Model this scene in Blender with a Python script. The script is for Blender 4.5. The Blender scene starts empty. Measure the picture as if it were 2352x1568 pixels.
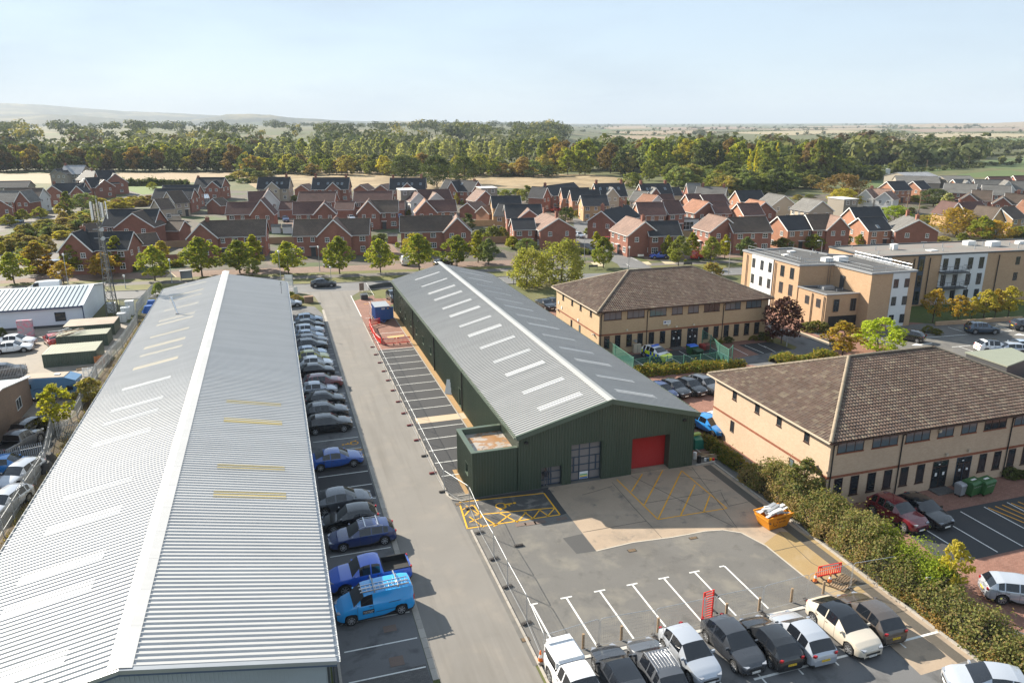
import bpy, bmesh, math, random
from mathutils import Vector, Matrix
random.seed(7)
PI = math.pi
SC = bpy.context.scene
COL = SC.collection
# ------------------------------------------------------------------ camera, sky, sun, exposure
FOC, YAW, PITCH, ROLL, CAMZ = 1713.0, 0.3063, 0.2855, 0.0025, 30.0
def cam_axes():
    f = Vector((math.sin(YAW)*math.cos(PITCH), math.cos(YAW)*math.cos(PITCH), -math.sin(PITCH)))
    r = Vector((math.cos(YAW), -math.sin(YAW), 0)); d = f.cross(r)
    c, s = math.cos(ROLL), math.sin(ROLL)
    return c*r + s*d, -s*r + c*d, f
CR, CD, CF = cam_axes()
cam = bpy.data.cameras.new('camera'); camo = bpy.data.objects.new('camera', cam); COL.objects.link(camo)
cam.sensor_width = 36.0; cam.lens = FOC/2352*36; cam.clip_start = 0.5; cam.clip_end = 60000
m3 = Matrix((CR, -CD, -CF)).transposed()
camo.matrix_world = Matrix.Translation((0, 0, CAMZ)) @ m3.to_4x4()
SC.camera = camo
SUN = Vector((-1.03, 1.46, 1.0)).normalized()
SUN_EL = math.asin(SUN.z); SUN_AZ = math.atan2(SUN.x, SUN.y)
w = bpy.data.worlds.new('World'); SC.world = w; w.use_nodes = True
nt = w.node_tree; nt.nodes.clear()
sky = nt.nodes.new('ShaderNodeTexSky'); sky.sky_type = 'NISHITA'; sky.sun_disc = False
sky.sun_elevation = SUN_EL; sky.sun_rotation = SUN_AZ % (2*PI); sky.air_density = 1.0; sky.dust_density = 0.2; sky.ozone_density = 1.0
bg = nt.nodes.new('ShaderNodeBackground'); bg.inputs[1].default_value = 0.13
# thin high cloud veil: stretched noise on the sky direction, a little paler than the blue
tc = nt.nodes.new('ShaderNodeTexCoord'); mp = nt.nodes.new('ShaderNodeMapping'); mp.inputs['Scale'].default_value = (1.2, 1.2, 5)
nz = nt.nodes.new('ShaderNodeTexNoise'); nz.inputs['Scale'].default_value = 2.2; nz.inputs['Detail'].default_value = 6; nz.inputs['Roughness'].default_value = 0.55
rp = nt.nodes.new('ShaderNodeValToRGB'); rp.color_ramp.elements[0].position = 0.42; rp.color_ramp.elements[1].position = 0.78
rp.color_ramp.elements[0].color = (0.90, 0.90, 0.90, 1); rp.color_ramp.elements[1].color = (0.985, 0.985, 0.985, 1)
mxs = nt.nodes.new('ShaderNodeMixRGB'); mxs.inputs[2].default_value = (1.38, 1.68, 2.02, 1)
ow = nt.nodes.new('ShaderNodeOutputWorld')
L = nt.links.new
L(tc.outputs['Generated'], mp.inputs[0]); L(mp.outputs[0], nz.inputs['Vector']); L(nz.outputs[0], rp.inputs[0])
L(sky.outputs[0], mxs.inputs[1]); L(rp.outputs[0], mxs.inputs[0]); L(mxs.outputs[0], bg.inputs[0]); L(bg.outputs[0], ow.inputs[0])
sl = bpy.data.lights.new('sun', 'SUN'); so = bpy.data.objects.new('sun', sl); COL.objects.link(so)
sl.energy = 4.3; sl.angle = math.radians(0.5); sl.color = (1.0, 0.91, 0.77)
so.rotation_euler = (-SUN).to_track_quat('-Z', 'Y').to_euler(); so.location = (0, 0, 80)
SC.view_settings.view_transform = 'Standard'; SC.view_settings.look = 'None'; SC.view_settings.gamma = 1.0
SC.view_settings.use_curve_mapping = False; SC.view_settings.exposure = 1.65
SC.render.engine = 'CYCLES'
SC.cycles.max_bounces = 8; SC.cycles.diffuse_bounces = 4; SC.cycles.glossy_bounces = 3; SC.cycles.transmission_bounces = 3
SC.cycles.volume_bounces = 0; SC.cycles.transparent_max_bounces = 6; SC.cycles.use_denoising = True

# ------------------------------------------------------------------ survey: where a point seen in the photograph stands on a plane z
Z6 = 900/2352
PANEL = {'A': (0, 500), 'B': (900, 500), 'C': (1750, 500), 'D': (2643, 500), 'E': (0, 900), 'F': (900, 900), 'G': (1750, 900), 'H': (2643, 900),
         'I': (0, 1400), 'J': (900, 1400), 'K': (1750, 1400), 'L': (2643, 1300), 'M': (0, 1762), 'N': (900, 1762), 'O': (1750, 1762), 'P': (2643, 1762),
         'Q': (1550, 1400)}
def at(p, x, y, z=0.0):
    if p == '0': u, v = x, y
    elif p == 'U': u, v = (2850+x*.3189)/1.50638, (1350+y*.3189)/1.50638
    elif p == 'V': u, v = (2550+x*.7388)/1.50638, (820+y*.7388)/1.50638
    else:
        a, b = PANEL[p]; u, v = (a+x*Z6)/1.50638, (b+y*Z6)/1.50638
    d = CR*((u-1176)/FOC) + CD*((v-784)/FOC) + CF
    t = (z-CAMZ)/d.z
    return Vector((d.x*t, d.y*t, z))

# ------------------------------------------------------------------ objects
class MB:
    def __init__(s): s.v, s.f, s.m = [], [], []
    def add(s, vs, fs, m=0):
        b = len(s.v); s.v += [tuple(q) for q in vs]
        for f in fs: s.f.append(tuple(b+i for i in f)); s.m.append(m)
        return s
    def box(s, x0, x1, y0, y1, z0, z1, m=0):
        return s.add([(x0,y0,z0),(x1,y0,z0),(x1,y1,z0),(x0,y1,z0),(x0,y0,z1),(x1,y0,z1),(x1,y1,z1),(x0,y1,z1)],
                     [(0,3,2,1),(4,5,6,7),(0,1,5,4),(1,2,6,5),(2,3,7,6),(3,0,4,7)], m)
    def obox(s, c, a, b, n, m=0):          # centre and three half vectors
        c, a, b, n = Vector(c), Vector(a), Vector(b), Vector(n)
        q = [c+i*a+j*b+k*n for k in (-1,1) for i, j in ((-1,-1),(1,-1),(1,1),(-1,1))]
        return s.add(q, [(0,3,2,1),(4,5,6,7),(0,1,5,4),(1,2,6,5),(2,3,7,6),(3,0,4,7)], m)
    def tube(s, p, q, r, r2=None, n=6, m=0, cap=True):
        p, q = Vector(p), Vector(q); r2 = r if r2 is None else r2
        d = (q-p).normalized(); a = d.orthogonal().normalized(); b = d.cross(a)
        vs = [p+r*(math.cos(2*PI*i/n)*a+math.sin(2*PI*i/n)*b) for i in range(n)]+[q+r2*(math.cos(2*PI*i/n)*a+math.sin(2*PI*i/n)*b) for i in range(n)]
        fs = [(i, (i+1) % n, n+(i+1) % n, n+i) for i in range(n)]
        if cap: fs += [tuple(range(n-1, -1, -1)), tuple(range(n, 2*n))]
        return s.add(vs, fs, m)
    def path(s, pts, r, n=5, m=0):
        for p, q in zip(pts, pts[1:]): s.tube(p, q, r, n=n, m=m)
        return s
    def bar(s, p, q, wd, th, m=0, up=(0,0,1)):
        p, q, up = Vector(p), Vector(q), Vector(up); d = (q-p); x = d.cross(up)
        if x.length < 1e-6: x = d.orthogonal()
        x.normalize(); n = x.cross(d).normalized()
        return s.obox((p+q)/2, d/2, x*wd/2, n*th/2, m)
    def prism(s, poly, z0, z1, m=0, bottom=True):
        n = len(poly)
        fs = [tuple(range(n, 2*n))]+[(i, (i+1) % n, n+(i+1) % n, n+i) for i in range(n)]
        if bottom: fs.append(tuple(range(n-1, -1, -1)))
        return s.add([(p[0], p[1], z0) for p in poly]+[(p[0], p[1], z1) for p in poly], fs, m)
    def sheet(s, poly, z, m=0):
        return s.add([(p[0], p[1], z) for p in poly], [tuple(range(len(poly)))], m)
    def mesh(s, name, mats=(), smooth=None):
        me = bpy.data.meshes.new(name); me.from_pydata(s.v, [], s.f)
        for mm in (mats if isinstance(mats, (list, tuple)) else [mats]): me.materials.append(mm)
        if any(s.m): me.polygons.foreach_set('material_index', s.m)
        if smooth is not None:
            me.polygons.foreach_set('use_smooth', [True]*len(s.f)); me.update()
            me.set_sharp_from_angle(angle=math.radians(smooth))
        me.update(); return me
    def build(s, name, mats=(), parent=None, loc=(0,0,0), rz=0, smooth=None):
        return put(name, s.mesh(name, mats, smooth), parent, loc, rz)
def put(name, me, parent=None, loc=(0,0,0), rz=0, sc=None):
    o = bpy.data.objects.new(name, me); COL.objects.link(o)
    if parent is not None: o.parent = parent
    o.location = loc
    if isinstance(rz, (tuple, list)): o.rotation_euler = rz
    elif rz: o.rotation_euler = (0, 0, rz)
    if sc is not None: o.scale = (sc, sc, sc) if isinstance(sc, (int, float)) else sc
    return o
def tag(o, label=None, cat=None, group=None, kind=None):
    if label: o['label'] = label
    if cat: o['category'] = cat
    if group: o['group'] = group
    if kind: o['kind'] = kind
    return o
def thing(name, label, cat, loc=(0,0,0), rz=0, group=None, sc=None):
    return tag(put(name, None, None, loc, rz, sc), label, cat, group)
def structure(o): o['kind'] = 'structure'; return o
def dup(o, parent=None, loc=None, rz=None):
    c = o.copy(); COL.objects.link(c)
    if parent is not None: c.parent = parent
    if loc is not None: c.location = loc
    if rz is not None: c.rotation_euler = (0, 0, rz)
    for ch in KIDS.get(o.name, ()): dup(ch, c)
    return c
KIDS = {}
def note_kids(root):
    for ch in root.children: KIDS.setdefault(root.name, []).append(ch); note_kids(ch)

# ------------------------------------------------------------------ materials
def nodes(name):
    m = bpy.data.materials.new(name); m.use_nodes = True; t = m.node_tree
    return m, t, t.nodes['Principled BSDF'], t.nodes.new, t.links.new
def setb(b, rough, metal=0, spec=.5, coat=0):
    b.inputs['Roughness'].default_value = rough; b.inputs['Metallic'].default_value = metal
    b.inputs['Specular IOR Level'].default_value = spec; b.inputs['Coat Weight'].default_value = coat
def c4(c): return (c[0], c[1], c[2], 1)
def flat(name, c, rough=.6, metal=0, spec=.5, coat=0, emit=0):
    m, t, b, N, L = nodes(name); b.inputs['Base Color'].default_value = c4(c); setb(b, rough, metal, spec, coat)
    if emit: b.inputs['Emission Color'].default_value = c4(c); b.inputs['Emission Strength'].default_value = emit
    return m
def worldpos(N, L, scale=(1,1,1), rot=0):
    g = N('ShaderNodeNewGeometry'); mp = N('ShaderNodeMapping'); mp.inputs['Scale'].default_value = scale; mp.inputs['Rotation'].default_value = (0,0,rot)
    L(g.outputs['Position'], mp.inputs[0]); return mp.outputs[0]
def noise(N, L, vec, scale, detail=4, rough=.6, dist=0):
    n = N('ShaderNodeTexNoise'); n.inputs['Scale'].default_value = scale; n.inputs['Detail'].default_value = detail; n.inputs['Roughness'].default_value = rough
    n.inputs['Distortion'].default_value = dist
    L(vec, n.inputs['Vector']); return n.outputs[0]
def ramp(N, L, fac, stops):
    r = N('ShaderNodeValToRGB'); e = r.color_ramp.elements
    while len(e) < len(stops): e.new(.5)
    for i, (p, c) in enumerate(stops): e[i].position = p; e[i].color = c4(c) if isinstance(c, (tuple, list)) else (c, c, c, 1)
    L(fac, r.inputs[0]); return r.outputs[0]
def mix(N, L, fac, a, b, mode='MIX'):
    x = N('ShaderNodeMixRGB'); x.blend_type = mode
    for i, q in ((0, fac), (1, a), (2, b)):
        if isinstance(q, (int, float)): x.inputs[i].default_value = q if i == 0 else (q, q, q, 1)
        elif isinstance(q, (tuple, list)): x.inputs[i].default_value = c4(q)
        else: L(q, x.inputs[i])
    return x.outputs[0]
def bump(N, L, b, h, strength=.3, dist=.02):
    bp = N('ShaderNodeBump'); bp.inputs['Strength'].default_value = strength; bp.inputs['Distance'].default_value = dist
    L(h, bp.inputs['Height']); L(bp.outputs[0], b.inputs['Normal'])
def rough(name, c, var=.25, big=.15, fine=30, patches=(), rough=.85, bumpy=.2, streak=None, spec=.3, rnd=0):
    """coloured surface: fine grain, slow large-scale change, and stains (colour, scale, low, high, amount)"""
    m, t, b, N, L = nodes(name); setb(b, rough, 0, spec); p = worldpos(N, L)
    f = noise(N, L, p, fine, 3); g = noise(N, L, p, .22, 5)
    col = mix(N, L, f, tuple(x*(1-var) for x in c), tuple(min(1, x*(1+var)) for x in c))
    col = mix(N, L, ramp(N, L, g, [(.3, 0.0), (.7, 1.0)]), mix(N, L, big, col, (0, 0, 0)), col)
    for k, (pc, ps, lo, hi, am) in enumerate(patches):
        mp = worldpos(N, L); add = N('ShaderNodeVectorMath'); add.inputs[1].default_value = (17.3*k+5, 3.1*k, 0); L(mp, add.inputs[0])
        n = noise(N, L, add.outputs[0], ps, 5, .62, .3)
        col = mix(N, L, ramp(N, L, n, [(lo, 0.0), (hi, am)]), col, pc)
    if streak:
        pc, sx, sy, am = streak
        n = noise(N, L, worldpos(N, L, (sx, sy, 1)), 1, 4); col = mix(N, L, ramp(N, L, n, [(.5, 0.0), (.75, am)]), col, pc)
    if rnd:
        oi = N('ShaderNodeObjectInfo'); col = mix(N, L, 1, col, ramp(N, L, oi.outputs['Random'], [(0, 1-rnd), (1, 1+rnd)]), 'MULTIPLY')
    L(col, b.inputs['Base Color'])
    if bumpy: bump(N, L, b, f, bumpy, .01)
    return m
def masonry(name, c1, c2, mortar, bw=.225, bh=.075, ms=.012, rough_=.9, rnd=0, off=.5, floor=False, big=.2):
    m, t, b, N, L = nodes(name); setb(b, rough_, 0, .25)
    g = N('ShaderNodeNewGeometry'); s = N('ShaderNodeSeparateXYZ'); L(g.outputs['Position'], s.inputs[0])
    cb = N('ShaderNodeCombineXYZ')
    if floor: L(s.outputs[0], cb.inputs[0]); L(s.outputs[1], cb.inputs[1])
    else:
        a = N('ShaderNodeMath'); L(s.outputs[0], a.inputs[0]); L(s.outputs[1], a.inputs[1]); L(a.outputs[0], cb.inputs[0]); L(s.outputs[2], cb.inputs[1])
    br = N('ShaderNodeTexBrick'); br.inputs['Scale'].default_value = 1; br.offset = off
    for k, v in (('Color1', c1), ('Color2', c2), ('Mortar', mortar)): br.inputs[k].default_value = c4(v)
    br.inputs['Brick Width'].default_value = bw; br.inputs['Row Height'].default_value = bh; br.inputs['Mortar Size'].default_value = ms; br.inputs['Mortar Smooth'].default_value = .3
    L(cb.outputs[0], br.inputs['Vector'])
    n = noise(N, L, g.outputs['Position'], .5, 6, .65)
    col = mix(N, L, 1, br.outputs[0], ramp(N, L, n, [(.25, 1-big), (.75, 1+big*.6)]), 'MULTIPLY')
    if rnd:
        oi = N('ShaderNodeObjectInfo'); col = mix(N, L, 1, col, ramp(N, L, oi.outputs['Random'], [(0, 1-rnd), (1, 1+rnd)]), 'MULTIPLY')
    L(col, b.inputs['Base Color']); return m
def leafy(name, cols, trans=.35, rnd=.25, tint=None):
    """foliage: hue differs leaf by leaf and a little tree by tree, light passes through"""
    m, t, b, N, L = nodes(name); setb(b, .75, 0, .12)
    g = N('ShaderNodeNewGeometry'); st = [(i/(len(cols)-1) if len(cols) > 1 else 0, c) for i, c in enumerate(cols)]
    col = ramp(N, L, g.outputs['Random Per Island'], st)
    oi = N('ShaderNodeObjectInfo')
    col = mix(N, L, 1, col, ramp(N, L, oi.outputs['Random'], [(0, (1-rnd, 1-rnd*.9, 1-rnd*.8)), (1, (1+rnd, 1+rnd*.8, 1+rnd*.3))]), 'MULTIPLY')
    L(col, b.inputs['Base Color'])
    tr = N('ShaderNodeBsdfTranslucent'); tcol = mix(N, L, 1, col, tint or (1.3, 1.45, .55), 'MULTIPLY'); L(tcol, tr.inputs[0])
    ms = N('ShaderNodeMixShader'); ms.inputs[0].default_value = trans; L(b.outputs[0], ms.inputs[1]); L(tr.outputs[0], ms.inputs[2])
    L(ms.outputs[0], t.nodes['Material Output'].inputs[0]); return m
def sheetmetal(name, c, rough_=.45, var=.08, metal=0, dirt=(.3,.3,.28), dam=.15, axis=(.15,2.5,1)):
    m, t, b, N, L = nodes(name); setb(b, rough_, metal, .5)
    n = noise(N, L, worldpos(N, L, axis), 1.3, 5); n2 = noise(N, L, worldpos(N, L), .35, 4)
    col = mix(N, L, ramp(N, L, n, [(.35, 0.0), (.8, 1.0)]), tuple(x*(1-var) for x in c), tuple(x*(1+var) for x in c))
    col = mix(N, L, ramp(N, L, n2, [(.45, 0.0), (.8, dam)]), col, dirt)
    oi = N('ShaderNodeObjectInfo'); col = mix(N, L, 1, col, ramp(N, L, oi.outputs['Random'], [(0, .965), (1, 1.03)]), 'MULTIPLY')
    L(col, b.inputs['Base Color']); return m
M = {}
def defmats():
    M['white'] = flat('white_paint', (.68,.68,.66), .5); M['line'] = rough('white_line_paint', (.68,.68,.65), .12, .1, 9, [((.25,.25,.25), 2.5, .55, .75, .6)], bumpy=0)
    M['yline'] = rough('yellow_line_paint', (.72,.38,.02), .12, .1, 9, [((.2,.17,.12), 3, .6, .8, .5)], bumpy=0)
    M['oldyline'] = rough('worn_yellow_paint', (.68,.33,.03), .2, .1, 12, [((.2,.18,.15), 4, .6, .78, .6)], bumpy=0)
    M['glass'] = flat('window_glass', (.02,.025,.03), .04, 0, .9)
    M['skyglass'] = flat('pale_window_glass', (.10,.13,.15), .05, 0, .9)
    M['carglass'] = flat('car_glass', (.008,.010,.014), .03, 0, .8)
    M['black'] = flat('black_plastic', (.015,.015,.016), .55); M['rubber'] = flat('tyre_rubber', (.02,.02,.021), .85)
    M['dgrey'] = flat('dark_grey_metal', (.05,.055,.06), .45); M['mgrey'] = flat('mid_grey_metal', (.25,.26,.27), .5)
    M['galv'] = sheetmetal('galvanised_steel', (.42,.44,.46), .42, .12, .5); M['alloy'] = flat('alloy_wheel', (.5,.51,.53), .3, .7)
    M['steel'] = flat('bright_steel', (.62,.63,.65), .25, .9)
    M['red'] = flat('red_plastic', (.62,.03,.02), .45); M['orange'] = flat('orange_plastic', (.75,.16,.02), .5)
    M['brownframe'] = flat('brown_window_frame', (.045,.022,.016), .5); M['bluegrey'] = flat('blue_grey_frame', (.035,.055,.085), .45)
    M['timber'] = rough('weathered_timber', (.30,.21,.13), .3, .2, 12); M['bark'] = rough('bark', (.085,.065,.05), .35, .2, 14)
    M['head'] = flat('headlamp_glass', (.30,.32,.36), .08, .2, .8); M['tail'] = flat('tail_lamp_glass', (.30,.006,.008), .15, 0, .7)
    M['plate_w'] = flat('white_plate', (.75,.75,.72), .4); M['plate_y'] = flat('yellow_plate', (.75,.50,.03), .4)
    M['ink'] = flat('black_ink', (.01,.01,.01), .7)
defmats()
# ------------------------------------------------------------------ ground, roads, pavements
M['grassland'] = rough('rough_grassland', (.095,.105,.036), .35, .25, 1.5, [((.17,.135,.065), .06, .48, .7, .7), ((.05,.065,.022), .12, .5, .75, .7)], bumpy=0)
M['verge'] = rough('dry_verge_grass', (.125,.125,.035), .4, .2, 6, [((.18,.125,.05), .35, .52, .74, .7), ((.085,.10,.028), .5, .5, .7, .7)], bumpy=.3)
M['asphalt'] = rough('old_pale_asphalt', (.19,.178,.162), .16, .12, 18, [((.235,.21,.18), .35, .5, .75, .6), ((.13,.125,.115), .6, .62, .8, .5)], streak=((.135,.125,.11), 1.1, .05, .8))
M['bayasphalt'] = rough('parking_asphalt', (.14,.14,.142), .22, .15, 18, [((.055,.055,.056), .45, .52, .68, .85), ((.13,.125,.12), .9, .6, .8, .5)])
M['newtar'] = rough('new_tarmac', (.05,.051,.054), .35, .15, 16, [((.075,.07,.065), .5, .58, .8, .5)])
M['yardtar'] = rough('yard_asphalt', (.135,.130,.122), .22, .14, 14, [((.20,.185,.155), .45, .5, .72, .7), ((.07,.068,.065), .8, .55, .74, .7), ((.09,.085,.08), .15, .5, .68, .5), ((.22,.20,.16), 2.6, .66, .8, .4)])
M['roadtar'] = rough('main_road_asphalt', (.155,.155,.155), .2, .15, 5, [((.10,.10,.10), .15, .5, .75, .5)], bumpy=.1)
M['concrete'] = rough('yard_concrete', (.34,.265,.195), .12, .15, 9, [((.22,.18,.14), .5, .50, .70, .8), ((.11,.10,.09), .7, .57, .72, .8), ((.39,.31,.235), .25, .5, .7, .6)])
M['yconcrete'] = rough('ochre_stained_concrete', (.31,.22,.105), .14, .14, 9, [((.33,.255,.16), .3, .5, .7, .8), ((.28,.22,.13), .8, .6, .8, .5)])
M['drain'] = rough('dark_wet_concrete', (.10,.088,.072), .25, .2, 8)
M['kerb'] = rough('kerb_concrete', (.36,.33,.29), .15, .15, 10, [((.20,.185,.16), 1.1, .55, .75, .6)], rnd=.09)
M['redpave'] = masonry('red_block_paving', (.215,.105,.078), (.275,.145,.11), (.13,.09,.07), .21, .105, .008, .9, floor=True)
M['pinkpave'] = masonry('pink_block_paving', (.185,.125,.098), (.23,.16,.125), (.13,.10,.08), .21, .105, .008, .9, floor=True)
M['greypave'] = masonry('grey_block_paving', (.095,.092,.09), (.125,.12,.115), (.06,.058,.056), .21, .105, .008, .9, floor=True)
M['gravel'] = rough('ochre_gravel', (.36,.225,.10), .45, .1, 26, [((.22,.14,.07), 3, .5, .7, .7)], bumpy=.5)
M['buff'] = rough('buff_tactile_paving', (.46,.38,.25), .1, .1, 8)
M['path'] = rough('footpath_asphalt', (.14,.128,.118), .2, .15, 9)
M['slab'] = rough('pale_paving_slab', (.47,.37,.26), .1, .1, 6)
lines = [0, 60, 120, 200, 320, 480, 800, 1300, 2200, 4000, 7000, 12000]
xs = sorted(set([-v for v in lines]+lines)); ys = [-200, -60, 0, 60, 120, 200, 320, 480, 800, 1300, 2200, 4000, 7000, 12000]
g = MB()
for i in range(len(xs)-1):
    for j in range(len(ys)-1): g.sheet([(xs[i],ys[j]),(xs[i+1],ys[j]),(xs[i+1],ys[j+1]),(xs[i],ys[j+1])], -.02)
structure(g.build('ground', M['grassland']))
def sheet(name, poly, z, mat):
    b = MB(); b.sheet([(p[0], p[1]) for p in poly], z); return structure(b.build(name, M[mat] if isinstance(mat, str) else mat))
def ry(x, off=0): return 144.3-.13*x+off
def line(parent, name, p, q, wd, z, mat):
    p, q = Vector((p[0], p[1])), Vector((q[0], q[1])); d = (q-p).normalized(); n = Vector((-d.y, d.x))*wd/2
    b = MB(); b.sheet([p+n, p-n, q-n, q+n], z); return b.build(name, M[mat], parent)
estate = sheet('estate_road', [(6.6,16),(12.1,16),(12.05,60),(12.0,128),at('F',825,345),at('F',840,318),at('F',905,282),(21,139.5),(30,138.4),(30,139.8),(-20,144.5),(-20,142.9),at('F',300,302),at('F',410,302),at('F',495,330),at('F',528,380),(6.6,124)], 0, 'asphalt')
main = sheet('main_road', [(-260,ry(-260,-3.6)),(420,ry(420,-3.6)),(420,ry(420,3.6)),(-260,ry(-260,3.6))], .004, 'roadtar')
for i in range(-40, 60):
    x = i*4.0
    if i % 2 == 0: line(main, 'centre_dash', (x, ry(x)), (x+2.2, ry(x+2.2)), .12, .009, 'line')
for s, n in ((-1,1),(1,1)):
    for (a, b_) in ((-260,-14),(16,60),(74,420)) if s < 0 else ((-260,60),(74,420)):
        kb = MB(); kb.bar((a, ry(a, s*3.7), .05), (b_, ry(b_, s*3.7), .05), .14, .14); structure(kb.build('road_kerb', M['kerb']))
sheet('road_verge', [(-260,ry(-260,-14)),(-14,ry(-14,-7)),(-14,ry(-14,-3.8)),(-260,ry(-260,-3.8))], -.004, 'verge')
sheet('road_verge', [(-260,ry(-260,3.8)),(56,ry(56,3.8)),(56,ry(56,9.3)),(-260,ry(-260,9.3))], -.004, 'verge')
sheet('road_verge', [(75,ry(75,3.8)),(420,ry(420,3.8)),(420,ry(420,9.3)),(75,ry(75,9.3))], -.004, 'verge')
sheet('shared_footpath', [(-260,ry(-260,9.3)),(60,ry(60,9.3)),(60,ry(60,12.6)),(-260,ry(-260,12.6))], 0, 'path')
sheet('shared_footpath', [(74,ry(74,9.3)),(420,ry(420,9.3)),(420,ry(420,12.6)),(74,ry(74,12.6))], 0, 'path')
sheet('road_verge', [(-200,ry(-200,12.6)),(56,ry(56,12.6)),(56,ry(56,15.6)),(-200,ry(-200,15.6))], -.003, 'verge')
sheet('access_lane', [(-130,ry(-130,15.6)),(56,ry(56,15.6)),(56,ry(56,22.5)),(-130,ry(-130,22.5))], 0, 'pinkpave')
sheet('access_lane', [(80,ry(80,15.6)),(170,ry(170,15.6)),(170,ry(170,22.5)),(80,ry(80,22.5))], 0, 'pinkpave')
side = sheet('side_road', [at('C',1035,1115),at('C',1010,1080),at('C',975,1062),at('C',770,960),at('C',636,850),at('C',620,760),at('C',610,690),at('C',600,668),at('C',690,676),at('C',755,690),at('C',730,730),at('C',745,780),at('C',770,850),at('C',975,945),at('C',1180,1035),at('C',1335,1120)], .006, 'roadtar')
line(side, 'give_way_line', at('C',1060,1122), at('C',1300,1122), .2, .012, 'line')
line(side, 'centre_dash', at('C',1090,1080), at('C',1120,1100), .12, .012, 'line')
line(side, 'edge_line', at('C',985,950), at('C',1190,1050), .12, .012, 'line')
for q in (((1390,1046),(1480,1042),(1540,1078),(1440,1080)), ((1205,1062),(1290,1058),(1320,1085),(1230,1090)), ((765,1065),(850,1062),(895,1098),(810,1100))):
    sheet('crossing_paving', [at('C', *p) for p in q], .005, 'buff')
sheet('crossing_paving', [at('A',1545,1155),at('A',1600,1198),at('A',1495,1202)], .005, 'buff')
sheet('farm_track', [at('A',1080,395),at('A',1290,455),at('A',1160,480),at('A',1120,420)], .004, 'path')
sheet('play_green', [at('A',1070,378),at('A',1470,378),at('A',1420,440),at('A',1290,455),at('A',1100,395)], 0, rough('mown_grass', (.11,.16,.035), .2, .1, 2, bumpy=0))
sheet('estate_lane', [at('A',0,690),at('A',460,640),at('A',820,640),at('A',560,665),at('A',0,780)], .002, 'path')
sheet('estate_lane', [at('A',0,1180),at('A',260,1030),at('A',430,960),at('A',545,1000),at('A',420,1110),at('A',330,1200),at('A',0,1230)], .004, 'path')
# parking strip beside the white roofed warehouse
strip = sheet('parking_strip', [(.9,16),(6.2,16),(6.2,122),(5.2,128),(.9,130)], .002, 'bayasphalt')
for y in [38.4+2.64*k for k in range(-1, 29)]:
    if not 64 < y < 66: line(strip, 'bay_line', (1.7, y), (6.05, y-.02), .10, .008, 'line')
sheet('paved_corner', [(.9,16),(6.1,16),(6.1,36.0),(.9,35.6)], .006, 'greypave')
sheet('disabled_bay', [(1.6,57.2),(6.1,57.2),(6.1,63.4),(1.6,63.4)], .006, rough('fresh_bay_asphalt', (.05,.05,.052), .25, .1, 14))
kst = MB().box(-.19,.19,-.45,.45,-.08,.012).mesh('kerb_stone', M['kerb'], None)
kerb = structure(put('flush_kerb', None))
for k in range(98): put('kerb_stone', kst, kerb, (6.42, 35+k*.925, 0))
kst2 = MB().box(-.07,.07,-.45,.45,-.1,.09).mesh('kerb_stone', M['kerb'], None)
kerb2 = structure(put('road_kerb', None))
for k in range(86): put('kerb_stone', kst2, kerb2, (11.86+(.45 if k < 22 else 0), 29.5+k*.925+(6 if k > 21 else 0), 0))
for (pts) in ([at('J',1680,790),at('J',1700,830),at('J',1740,860),at('J',1820,872),at('J',1930,850)],):
    for a, b_ in zip(pts, pts[1:]):
        kb = MB(); kb.bar(a+Vector((0,0,.03)), b_+Vector((0,0,.03)), .13, .13); kb.build('kerb_stone', M['kerb'], kerb2)
structure(MB().bar((1.28,20,.06),(1.28,124,.06),.16,.14).build('edging_kerb', M['kerb']))
# bays between the estate road and the green building
bays = sheet('tarmac_bays', [(11.95,55.6),(16.9,55.6),(16.9,99),(11.95,99)], .002, 'newtar')
for k in range(-7, 8): 
    y = 78.5+2.78*k
    if y > 56 and abs(y-72.4) > 1.5: line(bays, 'bay_line', (12.1, y), (16.85, y), .10, .008, 'line')
sheet('slab_path', [(12.3,71.5),(17.6,71.5),(17.6,73.1),(12.3,73.1)], .007, 'slab')
rb = sheet('red_paved_bays', [(11.95,99),(16.9,99),(17.6,125),(24,132),(17.5,135),(11.95,130)], .002, 'redpave')
for y in (99.2,104.3,107.5,117.2): line(rb, 'bay_line', (12.4, y), (16.8, y-.1), .10, .008, 'line')
sheet('buff_slabs', [at('F',1145,690),at('F',1305,672),at('F',1300,688),at('F',1160,708)], .007, rough('buff_slab', (.45,.34,.16), .15, .1, 6))
line(rb, 'bay_line', at('F',820,320), at('F',915,510), .12, .008, 'line'); line(rb, 'bay_line', at('F',1145,285), at('F',1200,375), .1, .008, 'line')
line(rb, 'yellow_line', at('F',940,397), at('F',1210,372), .1, .008, 'yline'); line(rb, 'yellow_line', at('F',1175,330), at('F',1208,372), .1, .008, 'yline')
sheet('grass_corner', [at('F',1000,285),at('F',1170,250),at('F',1200,320),at('F',1160,345),at('F',1040,345)], .004, 'verge')
structure(MB().box(16.9,17.02,55,122,-.1,.05).build('edging_kerb', M['kerb']))
sheet('gravel_strip', [(17.02,55),(17.7,55),(17.7,122),(17.02,122)], .006, 'gravel')
structure(MB().box(12.6,13.75,55.0,55.12,-.1,.05).build('edging_kerb', M['kerb']))
sheet('gravel_strip', [(13.3,55),(13.75,55),(13.75,60),(13.3,60)], .006, 'gravel')
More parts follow.
